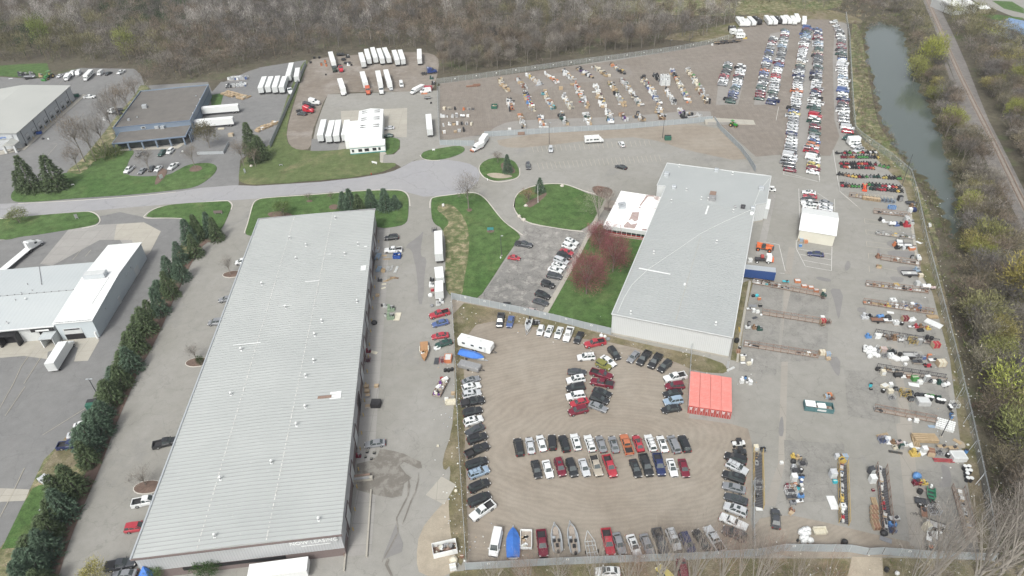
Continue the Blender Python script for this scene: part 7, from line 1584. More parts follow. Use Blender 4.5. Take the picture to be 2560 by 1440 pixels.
things('Y','''
692 160 drum T 1.4|$ alone on the asphalt
698 205 box k .9|$ below the lone turquoise drum
905 165 hot_tub c .9 .4|$ pale ring like one left of the white bins
880 240 tyre_stack W 1.1|$ below the pale ring like tub
990 160 appliance W 1.1|$ above a cream carton
985 250 box c 1.7|$ below the white appliance
1065 215 liquid_tote k 1.0|$ black topped one left of a black drum
1138 240 drum k 1.3|$ left of the yellow frames
1200 300 cage Y 2.0 -.3|$ tall yellow frame beside black drums
1290 280 liquid_tote k 1.1|$ upper black one right of the yellow frame
1290 370 liquid_tote k 1.2|$ lower black one right of the yellow frame
1010 340 cage q 1.2|$ low pale one left of the yellow frame
1380 300 bag k 1.3|$ left of the green and black mowers
1430 290 riding_mower d 1.2|$ between a black bundle and green mowers
1535 300 riding_mower G 1.1|$ above the three lidded drums
1595 310 riding_mower G 1.1|$ right of another green mower
1475 410 hot_tub q 1.5 -.1|$ large shallow one below the black drums
1700 325 riding_mower e 1.1|$ above the right three lidded drums
1350 65 box G 2.0|$ bright green bin under the dark rack
1345 135 panel W 1.2 -.3|$ crumpled white sheet under the dark rack
1430 115 box W 1.6|$ right of the crumpled white sheet
1525 80 cabinet W 1.2|$ large upright one under the dark rack
1585 95 liquid_tote k .9|$ right of the large white cabinet
1640 100 box W 1.3|$ between a black tote and green goods
1730 115 machine e 1.1|$ left of a white round tank
1810 160 tank W 1.2 .3|$ round one at the end of the dark rack row
1275 665 bag w 1.0|$ left of two white ones below the rusty rack
1375 685 box W 1.4 -.3|$ below the middle of the rusty rack
1615 760 panel l .8 -.1|$ lying left of the white jugs
850 540 bag k 1.0|$ at the left end of the rusty rack with jugs
870 985 cage b 1.5|$ blue grey frame left of a white door
870 890 pipe_bundle h 1 .2|$ above the blue grey frame
965 970 panel W 1.3 1.3|$ white window frame lying flat
1040 1010 machine u 1|$ right of the white window frame
1110 1020 cart p 1.2|$ in the small machine group
1150 1090 cabinet e .9|$ lower right in the small machine group
1205 1040 machine w .9|$ right end of the small machine group
1055 1090 cable_reel c 1|$ below the small machine group
1070 1150 pipe_bundle k 1 -.3|$ below the small machine group on the asphalt
1500 960 lumber_stack h 2.2 -.1|$ large pale timber frame stack
1365 1000 lumber_stack h 1.3 1.3|$ left of the large pale timber frame stack
1400 1100 panel W 1.9 -1.1|$ long white slab below the timber
1350 1180 machine Y 1.5|$ yellow one under the long white slab
1490 1140 appliance W 1.4|$ right of the long white slab
1590 1180 crate x 1.5 1.2|$ red brown lattice below the timber
1720 1170 cage q 1.5|$ grey window like frame left of a tyre
1845 1205 tyre_stack w 1.1|$ left of the white open tub
1995 1235 hot_tub W 1.6 -.05|$ large white open one at the right
1790 1275 pipe_bundle r 1.5 -.15|$ red ladder like one lying on the asphalt
1755 1090 table h 1.3|$ left of two wooden desks
1920 1110 table h 1.3|$ right of two wooden desks
2000 985 panel h .9 -1.0|$ plank by the sand patch
2125 1150 drum B 1.3|$ at the right fence by the sand patch
70 310 crate O 1.1|$ orange topped one behind the teal skip
40 330 crate l 1.1|$ left behind the teal skip
100 350 cage x 1.2|$ right behind the teal skip
1900 590 drum B 1.3|$ upper blue one above the white jugs
1905 630 drum B 1.3|$ lower blue one above the white jugs
1870 480 white_lid_drum k 1.3|$ left by the metal bench frames
1890 510 white_lid_drum k 1.3|$ right by the metal bench frames
1945 460 cage W 1.6|$ pale bench frame beside lidded drums
2155 1040 box W .6|$ small one in the weeds by the right fence''')
for i,(x,y)in enumerate(((1510,345),(1550,355),(1600,365),(1695,395),(1740,405),(1780,410))):item('white_lid_drum','k',tuple(GP('Y',x,y)),0,'$ %s of six in a row by the green mowers'%ORD[i],'six lidded drums by the green mowers',1.35)
k=0
for r_ in range(5):
 for c_ in range(8):
  p=GP('Y',1700+c_*35-r_*6,660+c_*10+r_*28);k+=1
  item('white_lid_drum','W',(p.x,p.y,0),0,'white jug, %s across in the %s line of the jug block'%(ORD[c_],ORD[r_]),'white jug block by the right fence',.8)
things('V','''
605 450 machine s 1.4|$ light grey one left of the blue kayaks
690 430 machine k .8|$ small black based one left of the blue slide
830 455 tank B 1.2 .15|$ long blue one in the loose row
950 465 bag k 2.0|$ black one right of the blue tank
800 500 trailer_frame x 1.3 -.1|$ low dark rail under the blue tank
950 520 table W 1.5 -.1|$ white topped one in the loose row
1070 550 liquid_tote W 1.3|$ white wrapped one in the loose row
1160 550 tyre_stack W 1.1|$ round pale one in the loose row
1205 490 crate m 1.5|$ open maroon box in the loose row
1310 500 sofa w 1.3 .3|$ white and green one in the loose row
1300 605 table W 1|$ low white one in the loose row
1380 590 machine r 1|$ red and brown one in the loose row
1440 650 sofa k 1|$ lowest black one in the loose row
1450 590 machine u 1|$ right of the red machine in the loose row
1560 620 machine Y .9|$ red and yellow one in the loose row
1540 600 box r 1|$ behind the yellow machine in the loose row
1620 445 lumber_stack h 1.2 -.1|$ wooden bench by the right fence
1640 540 panel W 2.2 -.9|$ long white boat like slab at the right fence
995 370 panel W .9 -.3|$ small white slab under the longest rack
660 740 machine B 1.1|$ blue and yellow one on the asphalt
795 745 box W 2.0 -.1|$ long low white box under the crowded rack
970 775 cage u 1.5|$ coiled brown heap under the crowded rack
1060 770 machine u 1.3|$ right of the coiled brown heap
1140 805 tank q 1|$ long pale one under the crowded rack
1320 830 cage Y 1.8 -.2|$ yellow triangular frame under the crowded rack
1415 850 cabinet q 1.2|$ upright pale one right of the yellow frame
1535 765 drum k 1.6|$ tall black one above the crowded rack
1605 770 tyre_stack k 1.1|$ right of the tall black drum
1660 890 crate r 1.7|$ red brown bin under the crowded rack
610 945 tank W 1.3 1.2|$ leftmost in the white bundle heap
680 925 bag W 1.8|$ top in the white bundle heap
670 985 bag W 1.8|$ middle in the white bundle heap
740 950 bag W 1.6|$ right in the white bundle heap
680 1040 bag W 1.5|$ lower left in the white bundle heap
750 1010 bag W 1.6|$ lower middle in the white bundle heap
800 1030 bag W 1.4|$ lowest right in the white bundle heap
800 945 cage W 1.5 .8|$ white tilted lattice right of the bundle heap
880 955 crate p 1.4|$ pink edged crate right of the bundle heap
960 960 cage e 1.3|$ green frame right of the bundle heap
905 1030 cage q 1.3|$ grey frame below the green frame
1035 980 machine k 1.1|$ black one above the second white group
990 1050 liquid_tote W 1.4|$ left of the second white group
1045 1065 bag W 1.7|$ middle of the second white group
1090 1085 bag W 1.7|$ right of the second white group
1175 1085 bag W 1.8|$ left of the third white group
1220 1080 bag W 1.7|$ right of the third white group
1215 1155 box W 1|$ below the third white group
1130 1010 tyre_stack k 1.1|$ between the second and third white groups
1300 1035 trailer_frame q 1.4 -.1|$ long pale trestle right of the white groups
1400 1050 cage q 1.6|$ grey frame right of the pale trestle
1490 1065 box b 1.3|$ dark blue one right of the frames
1560 1065 cabinet O 1.0|$ orange upright one near the right fence
1385 1140 table d 1.5 -.1|$ dark legged trestle below the pale trestle
1625 1115 table W 1.4|$ white one near the right fence
1540 1175 riding_mower r 1.3|$ below the orange cabinet
1740 1165 crate c 1.8|$ tall cream stack near the right fence
875 1300 appliance c 1.3|$ below the left end of the long dark rack
790 1230 tyre_stack k 1|$ at the left end of the long dark rack
1095 1335 tank k 1.3 -.05|$ long black one under the long dark rack
1190 1330 panel W 1.1 -.05|$ narrow white one under the long dark rack
1260 1345 box x 1.3|$ brown one under the long dark rack
1020 240 liquid_tote W 1.7|$ large white one behind the longest rack
1190 265 machine q 1.2|$ grey one behind the longest rack
1220 280 box b 1.1|$ blue one behind the longest rack
1310 280 appliance W 1.2|$ white one left of the blue crates
1360 290 crate B 1.2|$ left of three blue ones behind the longest rack
1385 300 crate B 1.2|$ middle of three blue ones behind the longest rack
1410 310 crate B 1.2|$ right of three blue ones behind the longest rack''')
things('S','''
985 135 liquid_tote B 1.4|$ left of the blue wrapped pair
1035 140 liquid_tote B 1.4|$ right of the blue wrapped pair
1000 210 bag W 1.2|$ on the rack below the blue wrapped pair
1295 60 trailer_frame d 1.2|$ dark one at the kerb end near the pond
1285 180 appliance W 1.4|$ white one beside a dark vehicle at the fence
1340 170 bag n 2.2|$ dark covered heap at the right fence
1320 120 machine u 1.4|$ brown one above the dark covered heap
850 310 machine k 1.1|$ leftmost in the loose row by the striped bay
885 325 bag w 1.3|$ second in the loose row by the striped bay
960 340 pipe_bundle w 1.3 -.1|$ long pale one in the loose row by the striped bay
1010 385 tank w 1.4 -.1|$ low pale one in the loose row by the striped bay
1085 385 machine b 1.2|$ blue one in the loose row by the striped bay
1155 370 sofa k 1.1 1.2|$ black one in the loose row by the striped bay
1230 330 appliance q 1.8|$ large grey one by the red machine
1235 395 machine r 1.6|$ red one at the kerb
1295 360 machine q 1.4|$ right of the red machine at the kerb
1130 670 trailer_frame W 1.5 1.2|$ tall white framed one below the dark patch
1065 690 machine O 1.2|$ orange brown one left of the white framed trailer
1095 730 machine k 1.1|$ black wheeled one below the white framed trailer
1220 705 trailer_frame W 1.4 -.1|$ long white tray right of the framed trailer
1190 740 appliance s 1.0|$ grey one under the long white tray
1310 740 hot_tub O 1.0|$ orange rimmed one at the right of the white tray
815 865 machine x 1.2|$ rusty one at the left end of the tan rack
1095 910 bag w 1.4|$ white one in the middle of the tan rack
1410 900 tank W 1.4 1.3|$ white capsule at the kerb end
1310 880 cabinet k .8|$ black one left of the white capsule
800 1015 crate u .9 1.2|$ left one of two brown trestles on the asphalt
835 1020 crate v .9 1.2|$ right one of two brown trestles on the asphalt
1275 1130 trailer_frame q 1.6 -.1|$ grey flat one with a white sheet near the kerb
1265 1125 box W 1.4|$ white sheet on the grey flat trailer
1380 1070 machine l 1.2|$ blue grey one near the kerb end
1435 1110 bag k 1.3|$ dark one near the kerb end
1440 1155 crate c 1.2|$ tan one below the dark bundle
1070 1310 crate Y 1.3|$ tan yellow one on the long crowded rack
1390 1290 appliance q 1.5|$ pale hooded one on the long crowded rack
1510 1335 tank W 1.6 -.1|$ long white capsule at the pink end
1620 1340 tank p 1.0|$ pink tank at the end of the long crowded rack
1420 640 panel W .9 -1|$ white box like sheet beyond the kerb
1580 400 tank W 1.0 1.2|$ narrow white capsule beyond the right fence''')
things('Q','''
1005 905 crate l 1.2|$ blue grey crate at the shed corner
1070 930 crate O 1.1|$ orange brown crate at the shed corner
1000 975 box B 1.2|$ blue bin at the shed corner
300 1185 box W 1.8|$ white one on the ground by the grey building''')
things('c','''
320 350 lumber_stack s 1.4 1.4|$ topmost silver sheet stack against the long warehouse
335 430 lumber_stack l 1.4 1.4|$ blue silver sheet stack against the long warehouse
345 590 lumber_stack l 1.2 1.4|$ lower silver sheet stack against the long warehouse
450 580 pipe_bundle q 1.0 1.4|$ first of four silver channels on the yard
470 585 pipe_bundle q 1.0 1.4|$ second of four silver channels on the yard
510 575 pipe_bundle q 1.1 1.4|$ third of four silver channels on the yard
570 590 pipe_bundle W 1.2 1.4|$ fourth of four silver channels on the yard
405 620 cable_reel h 1.3|$ wooden one beside the silver channels
415 408 panel h .8|$ upper flattened carton under the white pickup
450 455 pipe_bundle h .9|$ strewn strips under the white pickup
360 735 machine d 1|$ dark one in the strewn scrap
430 735 panel h .7 .3|$ in the strewn scrap
500 710 pipe_bundle h 1.1 .6|$ long strewn one in the scrap
545 695 pipe_bundle u 1 -.3|$ right in the strewn scrap
410 775 panel c .7|$ small pale one below the scrap
405 825 panel c .7 .5|$ lowest small pale one below the scrap
330 925 pallet_stack h 1|$ by the fifth dock door
385 1060 drum k 1|$ beside the green equipment
430 1070 machine q 1|$ grey one beside the green equipment
505 1110 machine i 1.6|$ upper of two on the warehouse yard
500 1215 machine i 1.6|$ lower of two on the warehouse yard
430 1185 drum W 1.1|$ left of the green equipment
585 1195 panel c 1.8 1.5|$ large cardboard sheet right of the green equipment
290 1285 bag k 1.8|$ black heap between bollards
1060 95 cage k 1.5|$ black frame on the long white trailer head
1110 1040 machine q 1.1|$ scrap metal right of the burnt patch
1030 1060 bag g 1.2|$ scrap metal left of the burnt patch
1150 1010 machine W 1.1|$ white scrap under the old box truck
1010 930 bag W 1.6|$ white scrap left of the old box truck
1035 860 box r 1.3|$ red one left of the old box truck
1025 800 machine w 1.2|$ upper scrap left of the old box truck
1030 730 machine k 1.0|$ topmost scrap left of the old box truck''')
things('t11','''
885 1205 panel c 1.0 -.4|$ tan one leaning by the warehouse wall
845 1200 machine m 1|$ dark red heap by the warehouse wall
840 1270 cage m 1.3|$ red frames by the warehouse wall
1360 1180 sofa W 1.1 .4|$ white one below the dark green car
1355 1270 panel d 1.3 1.5|$ dark cover left of the orange lift
1400 1275 cage r 1.5|$ red lattice between the dark cover and orange lift
1442 1260 hot_tub O 1.4 1.5|$ orange one by the chain link fence
1420 1345 tyre_stack k 1|$ left tyres below the orange tub
1445 1345 tyre_stack k 1|$ middle tyres below the orange tub
1470 1338 tyre_stack k 1|$ right tyres below the orange tub
1425 1440 box h 1|$ small tan one by the chain link fence''')
things('t12','''
830 25 pallet_stack h 1.1|$ uppermost of three by the long warehouse
835 60 pallet_stack h 1.1|$ second of three by the long warehouse
840 95 pallet_stack l 1|$ blue grey one of three by the long warehouse
905 20 pallet_stack h 1|$ right of the three by the long warehouse
838 175 pallet_stack q 1|$ pale flat one left of the black dumpster
835 515 box k .9|$ top left of four black mats
888 522 box k .9|$ top right of four black mats
823 552 box k .7|$ bottom left of four black mats
866 566 box k .8|$ bottom right of four black mats
770 545 machine m .9|$ red one by the warehouse door
1430 125 box W 1.4|$ white one by the chain link fence
1460 150 sofa c 1.6|$ tan heap by the chain link fence
1478 75 pallet_stack h .9|$ lattice by the chain link fence
1478 1385 box W 1.8 .2|$ white and purple one at the bottom corner
1485 1330 bag c 1.8|$ cream heap below the rubbish skip
1545 1300 box x 1|$ brown one at the fence corner
1500 805 bag c .9|$ in the weeds left of the chain link fence
1365 468 box c .7|$ small tan one on the empty yard''')
things('g','''
240 380 tyre_stack k 1.5|$ leftmost black pile in the trucking yard corner
300 305 tyre_stack k 1.5|$ second black pile in the trucking yard corner
385 300 tyre_stack k 1.5|$ third black pile in the trucking yard corner
420 420 drum O 2.0|$ left orange tank in the trucking yard
480 370 drum O 2.0|$ upper orange tank in the trucking yard
500 430 drum O 2.0|$ right orange tank in the trucking yard
700 250 trailer_frame k 1.6 1.9|$ left black chassis frame at the far edge
760 250 trailer_frame k 1.6 1.9|$ middle black chassis frame at the far edge
780 330 trailer_frame k 1.5 1.7|$ lower black chassis frame at the far edge
850 290 machine k 1.6|$ black heap right of the chassis frames
840 390 trailer_frame k 1.4|$ black axle heap beside the red cab
860 420 machine W 1.2|$ white heap below the black axles
910 420 tyre_stack k 1.2|$ right of the white heap
490 575 tyre_stack k 1.0|$ low coil on the trucking yard dirt
2150 965 trailer_frame q 1.2 .1|$ by the chain link corner
2210 1040 tyre_stack k 1.0|$ by the chain link fence under the trailer
2220 640 machine e 1.5|$ dark scrap at the wood corner
2250 730 machine k 1.5|$ black scrap at the wood corner
2100 880 panel O 1.6|$ orange striped one beside the white van''')
things('t00','''
1735 1020 pallet_stack c 2.0|$ tall cream one beside the planted bed
1660 970 lumber_stack c 1.2|$ beside the docked trailers
80 590 panel W 1.0 .6|$ white one at the far left lot edge
160 570 machine d 2|$ left in the far left scrap heap
200 575 machine k 2|$ middle in the far left scrap heap
245 570 machine g 2|$ right in the far left scrap heap
220 590 trailer_frame s 2.4|$ long grey bin of the far left scrap heap
310 575 machine h 1.5|$ beside the green loader tractor
200 1095 drum k 1.6|$ black one at the dock wall
325 1045 bag k 1.2|$ dark one on the driveway by the skip
365 1045 bag w .9|$ pale one on the driveway by the skip
790 900 machine q 1.2|$ pale scrap behind the bare trees
885 835 trailer_frame d 1.8|$ long dark frame behind the white cab
1370 1140 box W 1|$ white one at the car park corner''')
things('t20','''
1500 340 box W 1.4|$ white one at the far fence corner
1550 330 trailer_frame h 1.8|$ first tan bed along the far fence
1590 325 trailer_frame u 1.8|$ second brown bed along the far fence
1620 322 trailer_frame h 1.8|$ third tan bed along the far fence
1650 318 trailer_frame g 1.6|$ fourth grey bed along the far fence
1685 315 trailer_frame h 1.6|$ last tan bed along the far fence
1745 290 machine Y 1.8|$ yellow digger part below the campers''')
things('f','''
640 480 pipe_bundle x 2.4 .1|$ rusty one at the far fence
700 465 lumber_stack x 1.6 .1|$ rusty one beside the far fence pipes
1770 570 crate h 1.5|$ left crate above the third goods row
2015 530 crate h 1.7|$ lone crate right of the third goods row
1215 1170 box W 2|$ white one on the slat fence line''')
things('M','''
1095 500 machine k 1.2|$ outboard motors beside the small boat
1130 490 machine g 1|$ right of the outboard motors
2010 670 bag W 1.2|$ white one behind the red pickup
2060 680 bag W 1|$ second white one behind the red pickup
2105 720 bag g 1.3|$ grey heap behind the red pickup''')
things('t32','''
965 1425 bag W 1|$ white one outside the gate
885 1400 tyre_stack k 1|$ outside the bottom gate''')
mb=MB();rr=random.Random(5)
for ln,n,wd in(([(1142,880),(1150,1150),(1165,1400)],160,2.5),([(1140,770),(1300,800),(1520,850)],60,3),([(2290,460),(2350,700),(2420,1000),(2480,1380)],180,3),([(2330,480),(2420,900),(2540,1380)],110,6),([(1180,1440),(2500,1430)],110,5),([(2150,350),(2280,450)],30,2),([(1560,845),(1820,920)],30,4)):
 P_=[G(*q)for q in ln]
 for _ in range(n):
  j=rr.randrange(len(P_)-1);p=P_[j].lerp(P_[j+1],rr.random());s_=rr.uniform(.1,.32);mb.box((p.x+rr.gauss(0,wd),p.y+rr.gauss(0,wd),.12),(s_,s_*rr.uniform(.4,1),.1),rr.choice(['line_white','white_paint','tent_cream','galv','wood']),rr.uniform(0,3))
tag(mb.build('litter'),'small pale scraps of litter scattered along the fences','litter',kind='stuff')
def to_px(p):
 v=Vector((p[0],p[1],p[2]-HC));d=v.dot(_f);return(1280+FPX*v.dot(CR)/d,720-FPX*v.dot(CU)/d)
def solve_h(base,ty):
 p=G(*base);best,bd=8,1e9
 for i in range(8,300):
  y=to_px((p.x,p.y,i/10))[1]
  if abs(y-ty)<bd:bd,best=abs(y-ty),i/10
 return p,best
def tri_mesh(name,V_,mat_,tint=None):
 n=len(V_)//3;me=bpy.data.meshes.new(name);me.vertices.add(3*n);me.vertices.foreach_set('co',V_.astype(np.float32).ravel());me.loops.add(3*n);me.loops.foreach_set('vertex_index',np.arange(3*n,dtype=np.int32))
 me.polygons.add(n);me.polygons.foreach_set('loop_start',np.arange(0,3*n,3,dtype=np.int32));me.polygons.foreach_set('loop_total',np.full(n,3,dtype=np.int32));me.materials.append(MAT[mat_]);me.update(calc_edges=True);me.validate()
 a=me.attributes.new('tint','FLOAT_COLOR','POINT');t=np.ones((3*n,4),np.float32)
 if tint is not None:t[:,:3]=np.repeat(tint,3,axis=0)
 a.data.foreach_set('color',t.ravel());return me
def slivers(rng,P_,D_,L,W_):
 """thin triangles at points P_ along directions D_"""
 n=len(P_);r=rng.normal(size=(n,3));s=np.cross(D_,r);s/=np.linalg.norm(s,axis=1,keepdims=True)+1e-9
 s=s*(W_*rng.uniform(.6,1.4,n))[:,None];T_=P_+D_*(L*rng.uniform(.5,1.3,n))[:,None]
 return np.stack([P_-s/2,P_+s/2,T_],1).reshape(-1,3)
def bare_tree(seed,H=12.,R=4.,n=900,tl=1.1,tw=.05,spread=1.,trunkr=.16,m='bark',base=.28,minz=.0,clumps=34):
 rng=np.random.default_rng(seed);rr=random.Random(seed);mb=MB();tips=[]
 mb.tube((0,0,0),(0,0,H*base*1.3),trunkr,trunkr*.8,m,5,False)
 for i in range(9):
  a=i*2.4+rr.uniform(-.4,.4);z0=H*(base+rr.uniform(0,.3));rad=R*rr.uniform(.35,.75)*spread;z1=H*rr.uniform(.6,.92)
  p0=Vector((0,0,z0));p1=Vector((math.cos(a)*rad*.45,math.sin(a)*rad*.45,z0+(z1-z0)*.5));p2=Vector((math.cos(a)*rad,math.sin(a)*rad,z1))
  mb.tube(p0,p1,trunkr*.55,trunkr*.4,m,4,False);mb.tube(p1,p2,trunkr*.4,trunkr*.12,m,3,False);tips.append(p2)
  for q in range(3):
   b0=p1 .lerp(p2,rr.uniform(0,.6));b1=b0+Vector((rr.uniform(-1,1),rr.uniform(-1,1),rr.uniform(.2,1.1)))*R*.38;mb.tube(b0,b1,trunkr*.22,trunkr*.07,m,3,False);tips.append(b1)
 mb.tube((0,0,H*base*1.3),(rr.uniform(-.3,.3),rr.uniform(-.3,.3),H*.9),trunkr*.75,trunkr*.15,m,4,False)
 C_=rng.normal(size=(clumps,3));C_/=np.linalg.norm(C_,axis=1,keepdims=True);C_*=rng.uniform(.5,.95,(clumps,1));zc=H*(base+1)/2+H*.02;hz=H*(1-base)/2
 C_=C_*np.array([R,R,hz])+np.array([0,0,zc]);C_=np.vstack([C_,np.array([tuple(t)for t in tips])]);k=rng.integers(0,len(C_),n)
 P_=C_[k]+rng.normal(size=(n,3))*np.array([R,R,hz])*.17;D_=(P_-np.array([0,0,H*.35]));D_/=np.linalg.norm(D_,axis=1,keepdims=True);D_=D_+rng.normal(size=(n,3))*.5+np.array([0,0,.25]);D_/=np.linalg.norm(D_,axis=1,keepdims=True)
 ct=rng.uniform(.55,1.4,len(C_));tint=(ct[k]*rng.uniform(.8,1.15,n))[:,None]*np.ones((1,3))
 return mb,slivers(rng,P_,D_,tl,tw),tint
def conifer(seed,H=8.,R=3.,n=4200,dense=1.):
 rng=np.random.default_rng(seed);mb=MB();mb.tube((0,0,0),(0,0,H*.95),.16,.03,'bark',5,False)
 lv=15;V_=[];Tn=[]
 for i in range(lv):
  f_=i/lv;z_=H*(.04+.94*f_);r=R*(1-f_)**.85*rng.uniform(.9,1.08)+.12;nb=max(5,int(13*(1-f_)+4));a0=rng.uniform(0,6.28)
  for j in range(nb):
   a=a0+6.283*j/nb+rng.uniform(-.15,.15);rj=r*rng.uniform(.78,1.12);q=int(n/lv/nb*(1.6-f_*1.1))+3;t=rng.uniform(.25,1,q)**.7
   P_=np.stack([np.cos(a)*rj*t,np.sin(a)*rj*t,z_-.10*rj*t+rng.normal(0,.06,q)],1)+rng.normal(0,.09,(q,3));sd=rng.choice([-1,1],q)*rng.uniform(.2,1.0,q);aa=a+sd
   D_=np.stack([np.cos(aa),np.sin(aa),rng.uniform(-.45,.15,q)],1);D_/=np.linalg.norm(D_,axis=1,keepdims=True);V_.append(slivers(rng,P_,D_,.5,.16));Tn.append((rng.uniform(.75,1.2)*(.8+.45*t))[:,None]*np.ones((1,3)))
 return mb,np.concatenate(V_),np.concatenate(Tn)
def shrub(seed,H=2.2,R=1.8,n=420,tl=.7,tw=.07):
 rng=np.random.default_rng(seed);mb=MB()
 for i in range(6):a=i*1.05;mb.tube((0,0,0),(math.cos(a)*R*.5,math.sin(a)*R*.5,H*.75),.05,.015,'bark',3,False)
 P_=rng.normal(size=(n,3));P_/=np.linalg.norm(P_,axis=1,keepdims=True);P_*=rng.uniform(.4,1,(n,1));P_[:,2]=np.abs(P_[:,2]);P_=P_*np.array([R,R,H]);D_=P_+np.array([0,0,H*.5]);D_/=np.linalg.norm(D_,axis=1,keepdims=True);D_+=rng.normal(size=(n,3))*.5
 return mb,slivers(rng,P_,D_,tl,tw),rng.uniform(.7,1.25,(n,1))*np.ones((1,3))
TP={}
def proto(kind,v):
 if(kind,v)in TP:return TP[(kind,v)]
 if kind=='bare':a=bare_tree(100+v,n=1300,tl=1.0,tw=.055)
 elif kind=='wood':a=bare_tree(200+v,H=13,R=4.2,n=1100,tl=1.3,tw=.11,m='bark',clumps=26)
 elif kind=='pale':a=bare_tree(300+v,H=17,R=3.6,n=520,tl=1.6,tw=.07,m='bark_pale',trunkr=.22,base=.3)
 elif kind=='tall':a=bare_tree(400+v,H=15,R=5.5,n=1500,tl=1.3,tw=.036,m='bark_pale',trunkr=.24,base=.15,clumps=60)
 elif kind=='red':a=bare_tree(500+v,H=9,R=5.0,n=8500,tl=.55,tw=.068,base=.12,trunkr=.2,clumps=110)
 elif kind=='leafy':a=bare_tree(600+v,H=11,R=4.5,n=2400,tl=.7,tw=.17,base=.15,clumps=40)
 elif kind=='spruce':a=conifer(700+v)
 elif kind=='shrub':a=shrub(800+v)
 mb,V_,t=a;TP[(kind,v)]=(mb.mesh(kind+'_trunk'),tri_mesh(kind+'_crown',V_,'needles' if kind=='spruce' else 'twigs',t));return TP[(kind,v)]
DIM={'bare':(12,4),'wood':(13,4.2),'pale':(17,3.6),'tall':(15,5.5),'red':(9,5),'leafy':(11,4.5),'spruce':(8,3),'shrub':(2.2,1.8)}
NV={'bare':4,'wood':6,'pale':3,'tall':3,'red':3,'leafy':3,'spruce':5,'shrub':4}
tn=random.Random(77)
def plant(kind,p,h,r,col,label,group=None,name=None,cat=None):
 tm,cm=proto(kind,tn.randrange(NV[kind]));H0,R0=DIM[kind];e=empty(name or{'spruce':'spruce_tree','shrub':'shrub'}.get(kind,'bare_tree' if kind!='leafy' else 'budding_tree'),(p[0],p[1],0),tn.uniform(0,6.28),label,cat or('shrub' if kind=='shrub' else 'tree'),group)
 e.scale=(r/R0,r/R0,h/H0);a=bpy.data.objects.new('trunk' if kind!='shrub' else 'stems',tm);b_=bpy.data.objects.new('crown' if kind!='shrub' else 'foliage',cm)
 for o in(a,b_):COL.objects.link(o);o.parent=e
 b_.color=c4(col);return e
GY,BR,OL,EV,YG,RB,GN=(.19,.175,.155),(.175,.145,.112),(.175,.165,.098),(.04,.065,.032),(.25,.27,.08),(.225,.088,.095),(.12,.15,.06)
BS,GS=(.076,.114,.078),(.078,.106,.056)
HG=[(530,590,500),(500,598,505),(545,600,530),(478,608,540),(492,640,568),(455,655,598),(458,700,625),(428,690,640),(430,742,665),(402,735,702),(405,785,710),(378,790,745),(372,832,765),(352,825,805),(352,880,815),(330,868,842),(335,925,858),(312,912,888),(310,965,905),(290,950,932),(285,1005,950),(272,990,965),(262,1045,1000),(262,1085,1020),(236,1070,1035),(238,1125,1062),(212,1110,1080),(225,1160,1100),(190,1230,1165),(155,1250,1190),(168,1290,1225),(142,1300,1250),(138,1345,1285),(118,1330,1300),(125,1385,1325),(85,1380,1340),(105,1430,1370),(72,1415,1385),(75,1470,1395),(115,1480,1430)]
for i,(x,y,ty)in enumerate(HG):
 p,h=solve_h((x,y),ty);h=min(max(h,5.5),9.5)*(tn.uniform(.92,1.1));blue=tn.random()<.55
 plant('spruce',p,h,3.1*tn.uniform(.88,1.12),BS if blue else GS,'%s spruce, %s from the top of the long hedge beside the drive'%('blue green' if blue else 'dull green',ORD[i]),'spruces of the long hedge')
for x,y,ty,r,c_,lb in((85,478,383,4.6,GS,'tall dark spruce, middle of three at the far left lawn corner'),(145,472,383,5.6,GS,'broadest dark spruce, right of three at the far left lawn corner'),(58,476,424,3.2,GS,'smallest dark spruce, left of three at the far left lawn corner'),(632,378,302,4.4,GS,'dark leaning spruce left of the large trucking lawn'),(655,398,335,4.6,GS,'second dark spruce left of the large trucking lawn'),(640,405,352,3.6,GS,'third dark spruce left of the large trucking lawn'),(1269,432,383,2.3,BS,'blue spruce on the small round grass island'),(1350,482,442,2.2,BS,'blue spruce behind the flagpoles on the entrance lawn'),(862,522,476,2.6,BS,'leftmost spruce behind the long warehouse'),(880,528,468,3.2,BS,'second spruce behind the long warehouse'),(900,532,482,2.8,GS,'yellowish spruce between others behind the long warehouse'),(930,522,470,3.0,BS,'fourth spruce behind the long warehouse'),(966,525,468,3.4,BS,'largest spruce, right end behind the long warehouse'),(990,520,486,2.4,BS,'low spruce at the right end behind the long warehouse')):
 p,h=solve_h((x,y),ty);plant('spruce',p,h,r,c_,lb)
